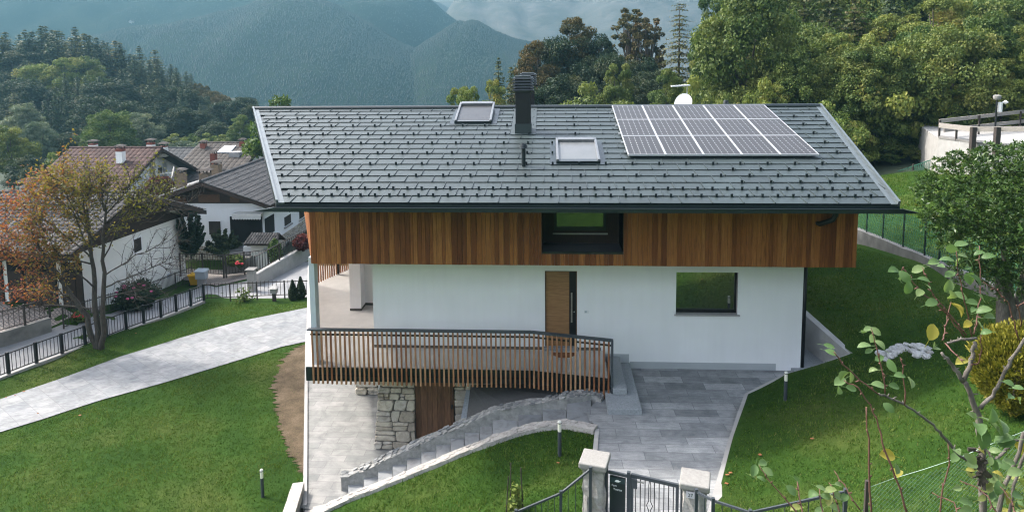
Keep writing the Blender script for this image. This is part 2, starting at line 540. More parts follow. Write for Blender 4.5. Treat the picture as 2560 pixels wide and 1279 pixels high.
G1, G2, G3 = (0.0353, 0.0638, 0.0160), (0.0655, 0.1025, 0.0235), (0.1092, 0.1428, 0.0336)
L_green = mk_leaf('leaf_green', [G1, G2, G3, (0.1440, 0.1680, 0.0420)])
L_olive = mk_leaf('leaf_olive', [(0.0448, 0.0744, 0.0205), (0.0815, 0.1190, 0.0298), (0.1263, 0.1581, 0.0391), (0.1631, 0.1720, 0.0465)], objvar=.18)
L_dark = mk_leaf('leaf_dark', [(.014, .028, .016), (.023, .042, .021), (.036, .055, .025), (.055, .065, .028)], trans=.18)
L_brown = mk_leaf('leaf_brown', [(.035, .038, .016), (.058, .056, .020), (.085, .068, .022), (.11, .075, .026)], objvar=.15)
L_yel = mk_leaf('leaf_yellowing', [(0.0744, 0.1105, 0.0269), (0.1323, 0.1730, 0.0385), (0.1818, 0.2066, 0.0480), (0.2231, 0.1922, 0.0480)], objvar=.18)
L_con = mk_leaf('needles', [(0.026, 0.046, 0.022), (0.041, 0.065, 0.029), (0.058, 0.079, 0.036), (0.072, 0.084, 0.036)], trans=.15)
L_larch = mk_leaf('larch_needles', [(0.048, 0.066, 0.029), (0.070, 0.084, 0.034), (0.096, 0.102, 0.038), (0.108, 0.090, 0.036)], trans=.2)
L_grey = mk_leaf('leaf_silver', [(0.072, 0.102, 0.066), (0.108, 0.138, 0.090), (0.156, 0.180, 0.120)])
L_laurel = mk_leaf('laurel_leaf', [(0.0232, 0.0503, 0.0150), (0.0420, 0.0840, 0.0210), (0.0735, 0.1260, 0.0315), (0.1365, 0.1575, 0.0368)], trans=.2, rough=.35, objvar=.05, spec=.3)
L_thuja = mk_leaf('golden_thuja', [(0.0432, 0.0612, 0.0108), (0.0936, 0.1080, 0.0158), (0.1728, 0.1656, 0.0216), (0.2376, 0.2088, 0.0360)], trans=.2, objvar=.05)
L_rowan = mk_leaf('rowan_leaf', [(0.0969, 0.0978, 0.0255), (0.1373, 0.1275, 0.0306), (0.1857, 0.1360, 0.0357), (0.2422, 0.0978, 0.0425), (0.2907, 0.0808, 0.0510)], trans=.45, objvar=.0)
L_apple = mk_leaf('apple_leaf', [(0.0595, 0.1105, 0.0382), (0.1020, 0.1700, 0.0638), (0.1615, 0.2210, 0.0935), (0.3060, 0.2550, 0.0425)], trans=.35, rough=.38, objvar=.0)
L_red = mk_leaf('maple_red', [(.05, .015, .02), (.09, .022, .026), (.14, .04, .035), (.20, .05, .05)], trans=.3)
L_grass = mk_leaf('grass_blade', [(0.0240, 0.0603, 0.0084), (0.0458, 0.0948, 0.0133), (0.0763, 0.1271, 0.0217), (0.1363, 0.1616, 0.0459), (0.2289, 0.2155, 0.0919)], trans=.35, rough=.7, objvar=.0, spec=.05)
M_bark = simple('bark', (.085, .07, .055), (.035, .028, .022), 9, .95, 0, .7, 22, stretch=(3, 3, .6))
M_barkg = simple('grey_bark', (.17, .15, .13), (.075, .062, .052), 12, .9, 0, .6, 30, stretch=(3, 3, .7))
M_twig = simple('red_twig', (.14, .065, .045), (.09, .04, .03), 20, .7)
# ================================================================== MAIN HOUSE
EY, EZ, RY, RZ = 15.5, 5.5, 23.4, 7.13
TH = math.atan2(RZ - EZ, RY - EY)
US = Vector((0, math.cos(TH), math.sin(TH)))          # up the slope
NS = Vector((0, -math.sin(TH), math.cos(TH)))         # roof normal
SLEN = math.hypot(RZ - EZ, RY - EY)
def zr(y): return EZ + (y - EY) * math.tan(TH) if y <= RY else RZ - (y - RY) * math.tan(TH)
def xl(y): return -6.39 - .4987 * (y - EY)
def xr(y): return 7.9 + .163 * (y - EY)
def RP(x, s, h=0.0): return Vector((x, EY, EZ)) + US * s + NS * h
def AP(px, py, h=0.0):   # pixel onto roof plane raised by h -> (x, s)
    o = Vector((0, 0, ZC)); r = _ray(px, py); p0 = RP(0, 0, h)
    t = (p0 - o).dot(NS) / r.dot(NS); p = o + r * t
    return p.x, (p - p0).dot(US)

house = thing('modern_house', (0, 18.85, 0), 'modern house with dark shingle roof, larch boarded upper floor and white plaster ground floor', 'house')

# --- ground floor walls (front wall built in butting pieces round door and window)
WX0, WX1, WY = -5.05, 7.1, 18.85
DX0, DX1, DZ0, DZ1 = -.09, .82, .62, 2.84
QX0, QX1, QZ0, QZ1 = 3.60, 5.31, 1.62, 2.83
w = MB()
T = .3
w.box(WX0, WY, -.1, DX0, WY + T, 3.42); w.box(DX0, WY, DZ1, DX1, WY + T, 3.42); w.box(DX0, WY, -.1, DX1, WY + T, DZ0 - .06)
w.box(DX1, WY, -.1, QX0, WY + T, 3.42); w.box(QX0, WY, QZ1, QX1, WY + T, 3.42); w.box(QX0, WY, -.1, QX1, WY + T, QZ0 - .04); w.box(QX1, WY, -.1, WX1, WY + T, 3.42)
w.hexa([(WX0, WY + T + .001, -2.4), (WX1, WY + T + .001, -.6), (WX1 + .3, 29, -.6), (WX0, 29, -2.4), (WX0, WY + T + .001, 3.41), (WX1, WY + T + .001, 3.41), (WX1 + .3, 29, 3.41), (WX0, 29, 3.41)])
wall = w.build('wall', M_plaster, house)
# loggia back column and recess
c1, c2 = AZ(876, 776, .52), AZ(903.5, 776, .52)
c3 = AZ(917, 762, .52)
b = MB(); b.box(c1.x, c1.y, .52, c2.x, c3.y, 3.41); b.box(c2.x + .001, c3.y, .52, WX0 - .001, c3.y + .3, 3.41)
b.build('loggia_column', M_plaster, house)
M_skirt = simple('skirting_tile', (.10, .095, .09), (.08, .076, .072), 8, .7)
b = MB(); b.box(c1.x - .012, c1.y - .012, .522, c2.x + .012, c1.y - .001, .60); b.box(c2.x + .001, c1.y, .522, c2.x + .012, c3.y - .012, .60); b.box(c2.x + .001, c3.y - .012, .522, WX0 - .001, c3.y - .001, .6)
b.build('skirting', M_skirt, house); b = MB(); b.box(WX0, WY - .012, .522, DX0 - .02, WY - .001, .60); b.build('skirting', M_skirt, house); b = MB(); b.box(DX1 + .02, WY - .012, .522, 1.5, WY - .001, .60)
b.build('skirting', M_skirt, house)
b = MB(); b.prism([(2.32, WY - .008), (6.42, WY - .008), (6.42, WY - .001), (2.32, WY - .001)], 0, .2); b.prism([(1.55, WY - .006), (2.3, WY - .006), (2.3, WY - .0008), (1.55, WY - .0008)], .18, .42)
b.build('plinth', M_plinth, house)

# --- upper floor box clad with vertical larch boards
CY, CZ0 = 17.5, 3.42
NX0, NX1, NZ0, NZ1, NY = -.155, 1.955, 3.76, 4.885, 18.45      # niche
CX0, CX1 = -6.3, 7.9
def cxl(y): return CX0 - .392 * (y - CY)
u = MB()
u.hexa([(CX0, CY + .03, CZ0 + .01), (NX0, CY + .03, CZ0 + .01), (NX0, 29, CZ0 + .01), (cxl(29), 29, CZ0 + .01), (CX0, CY + .03, zr(CY) - .145), (NX0, CY + .03, zr(CY) - .145), (NX0, 29, zr(29) - .145), (cxl(29), 29, zr(29) - .145)])
u.hexa([(NX1, CY + .03, CZ0 + .01), (CX1, CY + .03, CZ0 + .01), (9.2, 29, CZ0 + .01), (NX1, 29, CZ0 + .01), (NX1, CY + .03, zr(CY) - .145), (CX1, CY + .03, zr(CY) - .145), (9.2, 29, zr(29) - .145), (NX1, 29, zr(29) - .145)])
u.box(NX0, CY + .03, CZ0 + .01, NX1, 29, NZ0 - .04); u.box(NX0, CY + .03, NZ1 + .02, NX1, 29, zr(CY) - .145); u.box(NX0, NY + .25, NZ0 - .04, NX1, 29, NZ1 + .02)
u.build('upper_floor', simple('soffit_board', (.50, .49, .47), (.45, .44, .42), 3, .8), house)
b = MB()
def board_run(x0, x1, z0, z1, lo=.085, hi=.165):
    x = x0
    while x < x1 - .02:
        wd = min(rnd.choice([.09, .105, .115, .12, .14, .155]) * rnd.uniform(.95, 1.05), x1 - x)
        if x1 - x - wd < .05: wd = x1 - x
        d = rnd.uniform(0, .006)
        tone = min(1, max(0, rnd.choice([rnd.gauss(.15, .08), rnd.gauss(.5, .14), rnd.gauss(.62, .14), rnd.gauss(.72, .12), rnd.gauss(.3, .1)])))
        b.box(x + .0028, CY - d, z0 + rnd.uniform(0, .004), x + wd - .0028, CY + .028, z1, 0, tone)
        x += wd
board_run(CX0, NX0 - .02, CZ0, zr(CY) - .15); board_run(NX1 + .02, CX1, CZ0, zr(CY) - .15)
board_run(NX0 - .02, NX1 + .02, CZ0, NZ0 - .03); board_run(NX0 - .02, NX1 + .02, NZ1 + .03, zr(CY) - .15)
y = CY + .03
while y < 28:    # flared left side
    x0, x1 = cxl(y), cxl(y + .12)
    b.hexa([(x0 - .03, y + .002, CZ0), (x0, y + .002, CZ0), (x1, y + .118, CZ0), (x1 - .03, y + .118, CZ0), (x0 - .03, y + .002, zr(y) - .15), (x0, y + .002, zr(y) - .15), (x1, y + .118, zr(y + .12) - .15), (x1 - .03, y + .118, zr(y + .12) - .15)], 0, rnd.random())
    y += .12
b.build('cladding', M_boards, house)
# niche lining, floor, window
b = MB()
b.box(NX0 - .018, CY - .012, NZ0 - .028, NX0, NY, NZ1 + .028); b.box(NX1, CY - .012, NZ0 - .028, NX1 + .018, NY, NZ1 + .028); b.box(NX0, CY - .012, NZ1, NX1, NY, NZ1 + .018)
lin = b.build('niche_lining', M_midwood, house)
b = MB(); b.box(NX0, NY, NZ0, NX1, NY + .05, NZ1); b.build('niche_back', M_darkwood, house)
b = MB(); b.box(NX0 + .001, CY + .02, NZ0 - .028, NX1 - .001, NY - .001, NZ0); b.build('niche_floor', simple('niche_sheet', (.13, .13, .14), (.11, .11, .12), 20, .5), house)
b = MB(); b.box(NX0 + .001, CY - .008, NZ0 - .03, NX1 - .001, CY + .019, NZ0 + .03); b.build('niche_front_edge', M_dark, house)
k0, k1 = AY(1392, 566, NY - .03), AY(1508, 566, NY - .03)
b = MB(); zt = NZ1 - .012
b.box(k0.x - .07, NY - .05, k0.z - .1, k1.x + .07, NY - .001, k0.z); b.box(k0.x - .07, NY - .05, k0.z, k0.x, NY - .001, zt); b.box(k1.x, NY - .05, k0.z, k1.x + .07, NY - .001, zt)
nw = b.build('window', M_dark, house)
b = MB(); b.box(k0.x + .001, NY - .03, k0.z + .001, k1.x - .001, NY - .002, zt); b.build('pane', mk_pane('niche_glass', .22), nw)
s0 = AY(1382, 583, NY - .06); s1 = AY(1519, 585, NY - .06)
b = MB(); b.box(s0.x, NY - .1, s0.z - .02, s1.x, NY - .052, s0.z + .015); b.build('sill', simple('sill_stone', (.42, .40, .37), (.36, .34, .32), 20, .7), nw)

# --- roof
b = MB()
fp = [(xl(EY), EY), (xr(EY), EY), (xr(RY), RY), (xl(RY), RY)]
b.prism(fp, [zr(p[1]) - .14 for p in fp], [zr(p[1]) - .012 for p in fp])
bp = [(xl(RY), RY + .001), (xr(RY), RY + .001), (8.6, 31.3), (-7.5, 31.3)]
b.prism(bp, [zr(p[1]) - .14 for p in bp], [zr(p[1]) - .012 for p in bp])
roof = b.build('roof', M_dark, house)
# shingles
tx0 = AY(1396.8, 503.7, EY).x
ROWS, PITCH = 19, .70
RH = SLEN / ROWS
t = MB()
guards = []
for i in range(ROWS):
    s0, s1 = i * RH, (i + 1) * RH + (.02 if i < ROWS - 1 else 0)
    y0, y1 = EY + s0 * math.cos(TH), EY + s1 * math.cos(TH)
    off = tx0 + (0 if i % 2 == 0 else .5 * PITCH)
    k = math.floor((xl(y1) - off) / PITCH)
    while off + k * PITCH < xr(y1):
        xa, xb = off + k * PITCH, off + (k + 1) * PITCH
        k += 1
        a0, a1 = max(xa + .003, xl(y0) + .2), max(xa + .003, xl(y1) + .2)
        b0, b1 = min(xb - .003, xr(y0) - .2), min(xb - .003, xr(y1) - .2)
        if b0 - a0 < .03 or b1 - a1 < .0: continue
        tn = rnd.gauss(.5, .2)
        hl = .029 + rnd.uniform(-.003, .003); hu = .006
        wr = rnd.uniform(-.002, .002)
        t.hexa([RP(a0, s0, hl - .007), RP(b0, s0, hl - .007), RP(b1, s1, -.002), RP(a1, s1, -.002), RP(a0, s0, hl + wr), RP(b0, s0, hl - wr), RP(b1, s1, hu), RP(a1, s1, hu)], 0, tn)
        if xb < xr(y1) - .15 and xb > xl(y0) + .25:
            q = .008
            t.hexa([RP(xb - q, s0 - .004, .01), RP(xb + q, s0 - .004, .01), RP(xb + q, s1 - .02, .002), RP(xb - q, s1 - .02, .002), RP(xb - q, s0 - .004, .054), RP(xb + q, s0 - .004, .054), RP(xb + q, s1 - .02, .025), RP(xb - q, s1 - .02, .025)], 0, .5)
        if i in (0, 1): guards += [(i, xa + PITCH * .25, s1 - .05), (i, xa + PITCH * .75, s1 - .05)]
        elif i % 2 == 1 and i < 17: guards.append((i, xa + PITCH * .33, s1 - .05))
        elif i in (2, 4) and xa > 4.2: guards.append((i, xa + PITCH * .4, s1 - .05))
t.build('roof_shingles', M_metal, house)
# rake flashings and ridge cap
b = MB()
for fx, sg in ((xl, 1), (xr, -1)):
    b = MB()
    for (d0, d1, h0, h1) in ((0, .055, -.13, .10), (.055, .2, -.005, .03)):
        p = []
        for yy, s in ((EY - .02, -.02), (RY, SLEN)):
            p.append((RP(fx(yy) + sg * d0, s, h0), RP(fx(yy) + sg * d1, s, h0), RP(fx(yy) + sg * d0, s, h1), RP(fx(yy) + sg * d1, s, h1)))
        (A, B, Cc, D), (E, F_, G, H_) = p
        b.hexa([A, B, F_, E, Cc, D, H_, G])
    b.build('rake_flashing', M_metal2, house)
b = MB(); b.tube([(xl(RY), RY, RZ + .005), (xr(RY), RY, RZ + .005)], .085, 12); b.box(xl(RY) + .02, RY - .16, RZ - .03, xr(RY) - .02, RY + .16, RZ + .03); b.build('ridge_cap', M_dark, house)
# gutter with tapering pointed ends
b = MB()
g0, g1 = -6.42, 7.93
tl, trr = AY(630, 517.5, EY - .1), AY(2306, 523.5, EY - .1)
gz0, gz1 = EZ - .175, EZ - .075
for (y0, y1, z0, z1) in ((EY - .135, EY - .115, gz0, gz1), (EY - .113, EY - .02, gz0, gz0 + .015)):
    b.box(g0, y0, z0, g1, y1, z1)
b.tube([(g0, EY - .135, gz1), (g1, EY - .135, gz1)], .012, 6)
for x0, xt in ((g0, tl.x), (g1, trr.x)):
    b.add([(x0, EY - .135, gz0), (x0, EY - .135, gz1), (x0, EY - .02, gz1), (x0, EY - .02, gz0), (xt, EY - .09, gz0), (xt, EY - .06, gz0)],
          [(0, 4, 1), (1, 4, 5, 2), (3, 2, 5), (0, 3, 5, 4)])
x = g0 + .4
while x < g1:
    b.box(x - .012, EY - .142, gz0 - .006, x + .012, EY - .136, gz1); x += .8
gut = b.build('gutter', M_dark, house)
b = MB(); b.box(-6.38, EY - .018, EZ - .17, 7.89, EY - .001, EZ - .02); b.build('fascia', M_dark, house)
# rain pipes
q0, q1, q2 = AY(2091, 522, 17.1), AY(2088, 545, 17.2), AY(2050, 560, 17.4)
b = MB(); b.tube([q0, q0 + (q1 - q0) * .7, q1 + Vector((-.05, .03, -.05)), q2, q2 + Vector((-.03, .2, -.01))], .065, 10); b.build('rain_pipe_elbow', M_dark, house, smooth=True)
b = MB(); b.tube([(7.17, 18.9, .02), (7.17, 18.9, 3.41)], .05, 12); b.build('downpipe', M_black, house, smooth=True)

# snow guards: the two bottom rows are separate parts, the higher ones one mesh
def guard(mb, x, s):
    mb.obox(RP(x, s, .055), (.026, 0, 0), US * .018, NS * .046)
    mb.obox(RP(x + .035, s + .05, .022), (.008, 0, 0), US * .05, NS * .006)
proto = None
cnt = 0
stuffg = MB()
for i, x, s in guards:
    if not (xl(EY + s) + .3 < x < xr(EY + s) - .3): continue
    blocked = any(a < x < c and d < s < e for a, c, d, e in ((1.45, 6.9, 3.0, 9), (-.42, .35, 4.9, 9), (-2.4, -1.1, 6.2, 9), (.15, 1.75, 3.2, 5.0)))
    if blocked: continue
    if i in (0, 1) and cnt < 98:
        if proto is None:
            g = MB(); guard(g, x, s); proto = g.build('snow_guard', M_dark, house); px0 = Vector(RP(x, s)); cnt += 1
        else:
            c = proto.copy(); COL.objects.link(c); c.parent = house; c.location = RP(x, s) - px0; cnt += 1
    else: guard(stuffg, x, s)
sg = stuffg.build('snow_guards', M_dark, house); sg['kind'] = 'stuff'

# skylights
def skylight(pl, pr, pt, tilt, blind, lbl):
    xa, sa = AP(*pl, .1); xb, _ = AP(*pr, .1); _, sb = AP(*pt, .1)
    f = MB(); fw = .07
    e = US if not tilt else (US * math.cos(tilt) + NS * math.sin(tilt))
    n = NS if not tilt else (NS * math.cos(tilt) - US * math.sin(tilt))
    o = RP(0, sa, .03)
    L = sb - sa
    def P(x, s, h): return Vector((x, 0, 0)) + Vector((0, o.y, o.z)) + e * s + n * h
    def bar(x0, x1, s0, s1, h0, h1, mb):
        mb.hexa([P(x0, s0, h0), P(x1, s0, h0), P(x1, s1, h0), P(x0, s1, h0), P(x0, s0, h1), P(x1, s0, h1), P(x1, s1, h1), P(x0, s1, h1)])
    bar(xa, xa + fw, 0, L, 0, .12, f); bar(xb - fw, xb, 0, L, 0, .12, f); bar(xa + fw, xb - fw, 0, .06, 0, .07, f); bar(xa + fw, xb - fw, L - .2, L, 0, .14, f)
    sk = f.build('skylight', M_skyfr, house, bevel=.012)
    sk['label'] = lbl
    g = MB(); bar(xa + fw, xb - fw, .06, L - .2, .05, .06, g); g.build('pane', blind, sk)
    k = MB(); k.hexa([RP(xa - .16, sa - .1, .02), RP(xb + .16, sa - .1, .02), RP(xb + .16, sb + .12, .02), RP(xa - .16, sb + .12, .02), RP(xa - .16, sa - .1, .034), RP(xb + .16, sa - .1, .034), RP(xb + .16, sb + .12, .034), RP(xa - .16, sb + .12, .034)])
    k.hexa([RP(xa, sa - .02, .034), RP(xb, sa - .02, .034), RP(xb, sb, .034), RP(xa, sb, .034), RP(xa, sa - .02, .10), RP(xb, sa - .02, .10), RP(xb, sb, .05), RP(xa, sb, .05)])
    k.build('flashing', M_dark, sk)
skylight((1136, 303), (1229, 303), (1180, 268), .09, simple('skylight_glass', (.06, .06, .06), (.045, .045, .047), 2, .25, spec=.22), 'roof window just below the ridge')
skylight((1391, 402), (1501, 402), (1440, 352), .03, simple('skylight_blind', (.135, .14, .14), (.115, .12, .12), 2, .3, spec=.3), 'roof window beside the solar panels with pale blind')

# chimneys
def chimney(x, y, zb, zt, wd, lbl):
    b = MB(); h = wd / 2
    b.box(x - h, y - h, zb, x + h, y + h, zt - .46)
    ch = b.build('chimney', M_black, house, bevel=.006); ch['label'] = lbl
    c = MB(); z = zt - .46
    c.box(x - h - .03, y - h - .03, z - .03, x + h + .03, y + h + .03, z + .02)
    for k in range(5):
        z0 = zt - .44 + k * .085
        c.hexa([(x - h - .09, y - h - .09, z0), (x + h + .09, y - h - .09, z0), (x + h + .09, y + h + .09, z0), (x - h - .09, y + h + .09, z0), (x - h - .06, y - h - .06, z0 + .05), (x + h + .06, y - h - .06, z0 + .05), (x + h + .06, y + h + .06, z0 + .05), (x - h - .06, y + h + .06, z0 + .05)])
        c.box(x - h, y - h, z0 + .0501, x + h, y + h, z0 + .0849)
    c.build('louvre_cap', M_dark, ch)
    return ch
xa, sa = AP(1308, 336)
p = RP(xa, sa)
chy = p.y + .23
ztop = AY(1308, 189, chy).z
chim = chimney(p.x, chy, p.z - .1, ztop, .46, 'nearer black chimney standing below the ridge')
b = MB(); b.hexa([RP(xa - .38, sa - .12, .02), RP(xa + .38, sa - .12, .02), RP(xa + .38, SLEN - .12, .02), RP(xa - .38, SLEN - .12, .02), RP(xa - .38, sa - .12, .036), RP(xa + .38, sa - .12, .036), RP(xa + .38, SLEN - .12, .036), RP(xa - .38, SLEN - .12, .036)])
b.box(xa - .25, chy - .25, p.z - .08, xa + .25, chy + .25, p.z + .32)
b.build('flashing', M_metal, chim)
p2 = AY(1320, 182, 25.2)
chimney(p2.x, 25.2, zr(25.2) - .1, p2.z + .02, .46, 'farther black chimney behind the ridge')
# vents
def vent(x, y, z0, z1, lbl):
    b = MB(); b.lathe([(.055, z0), (.055, z1 - .12)], x, y, 12); v = b.build('vent_pipe', M_dark, house, smooth=False); v['label'] = lbl
    c = MB()
    for k in range(3): c.lathe([(.11 - .012 * k, z1 - .13 + k * .045), (.10 - .012 * k, z1 - .10 + k * .045)], x, y, 14)
    c.lathe([(.05, z1 - .12), (.05, z1 - .01)], x, y, 10)
    c.build('rain_cap', M_dark, v)
xv, sv = AP(1309, 417); pv = RP(xv, sv); vent(pv.x, pv.y, pv.z - .05, AY(1309, 358, pv.y).z, 'vent pipe left of the lower roof window')
pv = AY(1815, 250, 24.6); vent(pv.x, 24.6, zr(24.6), pv.z, 'vent pipe behind the solar panels')

# front door
b = MB(); fr = .03
b.box(DX0, WY + .02, DZ0, DX0 + fr, WY + .1, DZ1); b.box(DX1 - fr, WY + .02, DZ0, DX1, WY + .1, DZ1); b.box(DX0 + fr, WY + .02, DZ1 - fr, DX1 - fr, WY + .1, DZ1)
door = b.build('front_door', M_midwood, house)
dm = DX0 + .69
b = MB(); b.box(DX0 + fr, WY + .05, DZ0, dm, WY + .09, DZ1 - fr); b.build('door_leaf', M_oak, door)
b = MB(); b.box(dm + .001, WY + .045, DZ0, DX1 - fr, WY + .09, DZ1 - fr); b.build('side_panel', M_black, door)
hx = AY(1429, 770, WY).x; hz0, hz1 = AY(1429, 805, WY).z, AY(1429, 731, WY).z
b = MB(); b.box(hx - .022, WY - .02, hz0, hx + .022, WY, hz1); b.box(hx - .01, WY, hz0 + .1, hx + .01, WY + .044, hz0 + .12); b.box(hx - .01, WY, hz1 - .12, hx + .01, WY + .044, hz1 - .1); b.build('handle', M_steel, door)
b = MB(); lk = AY(1435.5, 779, WY + .04); b.tube([(lk.x, WY + .044, lk.z), (lk.x, WY + .03, lk.z)], .018, 12); b.build('lock', M_steel, door)
b = MB(); b.box(DX0 - .03, WY - .1, .52, DX1 + .03, WY + .1, DZ0 - .001); b.build('threshold', M_granite, house)
# doorbell panel
p0, p1 = AY(1460, 782, WY), AY(1472, 775, WY)
b = MB(); b.box(p0.x, WY - .015, p0.z, p1.x, WY - .001, p1.z); db = b.build('doorbell_panel', M_white, house)
b = MB(); b.box(p0.x + .02, WY - .019, p0.z + .015, p0.x + .075, WY - .0151, p1.z - .015); b.build('button', M_grey, db)
# ground floor window
b = MB(); Y0 = WY + .13
b.box(QX0, Y0, QZ0, QX0 + .015, Y0 + .07, QZ1); b.box(QX1 - .06, Y0, QZ0, QX1, Y0 + .07, QZ1); b.box(QX0 + .015, Y0, QZ1 - .02, QX1 - .06, Y0 + .07, QZ1); b.box(QX0 + .015, Y0, QZ0, QX1 - .06, Y0 + .07, QZ0 + .1)
win = b.build('window', M_black, house)
b = MB(); b.box(QX0 + .016, Y0 + .03, QZ0 + .101, QX1 - .061, Y0 + .05, QZ1 - .021); b.build('pane', M_glass, win)
b = MB(); b.box(QX0 - .05, WY - .05, QZ0 - .04, QX1 + .06, WY + .13, QZ0 - .005); b.build('sill', simple('sill_slab', (.40, .385, .37), (.34, .33, .32), 30, .7), win)
b = MB(); b.box(QX1 - .0009, WY + .001, QZ0, QX1 - .0001, WY + .129, QZ1); b.build('reveal', simple('reveal_trim', (.33, .30, .31), (.30, .27, .28), 5, .7), win)

# terrace slab, fascia
TZ = .52
sl = [(-6.62, 17.58), (-.45, 17.58), (1.55, 17.2), (1.58, WY - .001), (WX0 + .001, WY - .001), (WX0 - .001, 26.5), (cxl(26.5) + .1, 26.5)]
b = MB(); b.prism(sl, .12, TZ); b.build('terrace', M_floor, house)
b = MB()
for a_, c_ in (((-6.62, 17.57), (-.45, 17.57)), ((-.45, 17.57), (1.55, 17.19))):
    b.beam((a_[0], a_[1] - .01, .31), (c_[0], c_[1] - .01, .31), .015, .38)
b.build('terrace_fascia', M_dark, house)
# corner post
cp = AY(779, 640, 17.72)
b = MB(); b.box(cp.x - .075, 17.66, TZ + .001, cp.x + .075, 17.95, CZ0 + .12); b.build('corner_post', simple('post_panel', (.52, .56, .59), (.47, .51, .54), 2, .5), house)
# loggia lattice of upright larch slats
P0, P1, P2 = Vector((-6.42, 18.0, TZ)), AZ(785.5, 711, TZ), AZ(874, 672, TZ)
b = MB()
def slat_line(a_, c_, z0, z1, step, w_, d_):
    d = c_ - a_; n = int(d.length / step); dn = d.normalized()
    sd = Vector((-dn.y, dn.x, 0))
    for k in range(n + 1):
        p = a_ + dn * (k * step)
        b.obox((p.x, p.y, (z0 + z1) / 2), dn * w_ / 2, sd * d_ / 2, (0, 0, (z1 - z0) / 2), 0, rnd.random())
slat_line(P0, P1, TZ - .3, CZ0 + .005, .125, .045, .05); slat_line(P1, P2 + (P2 - P1) * .3, TZ - .1, CZ0 + .005, .125, .05, .05)
b.build('slat_screen', M_slat, house)
b = MB(); q = P1 + (P2 - P1) * .655
b.box(q.x - .06, q.y - .05, TZ + .03, q.x + .06, q.y + .05, CZ0); b.build('screen_post', M_black, house)

# railing (slats hang in front of the slab edge)
A0, A1, A2 = Vector((-6.45, 17.49, 0)), Vector((-.44, 17.49, 0)), Vector((1.62, 17.02, 0))
b = MB()
def rail_seg(a_, c_, n, zb0, zb1):
    dn = (c_ - a_).normalized(); sd = Vector((-dn.y, dn.x, 0))
    for k in range(n):
        f = (k + .5) / n
        p = a_ + (c_ - a_) * f; z0 = zb0 + (zb1 - zb0) * f + rnd.uniform(-.008, .008)
        b.obox((p.x, p.y, (z0 + 1.57) / 2), dn * .0225, sd * .024, (0, 0, (1.57 - z0) / 2), 0, min(1, max(0, rnd.gauss(.5, .27))))
rail_seg(A0, A1, 47, .08, .05); rail_seg(A1, A2, 17, .05, .0)
bal = None
rails = b.build('railing', M_slat, house)
b = MB()
for a_, c_ in ((A0 + Vector((-.06, 0, 0)), A1), (A1, A2)):
    b.beam(a_ + Vector((0, .03, 1.592)), c_ + Vector((0, .03, 1.592)), .13, .04)
b.build('handrail', M_post, rails)
b = MB()
for a_, c_ in ((A0, A1), (A1, A2)):
    for z in (.30, 1.45): b.beam(a_ + Vector((0, .034, z)), c_ + Vector((0, .034, z)), .012, .05)
b.build('rail_bar', M_black, rails)
b = MB(); b.box(A2.x - .0, A2.y - .02, -.02, A2.x + .055, A2.y + .1, 1.6); b.build('end_post', M_post, rails)

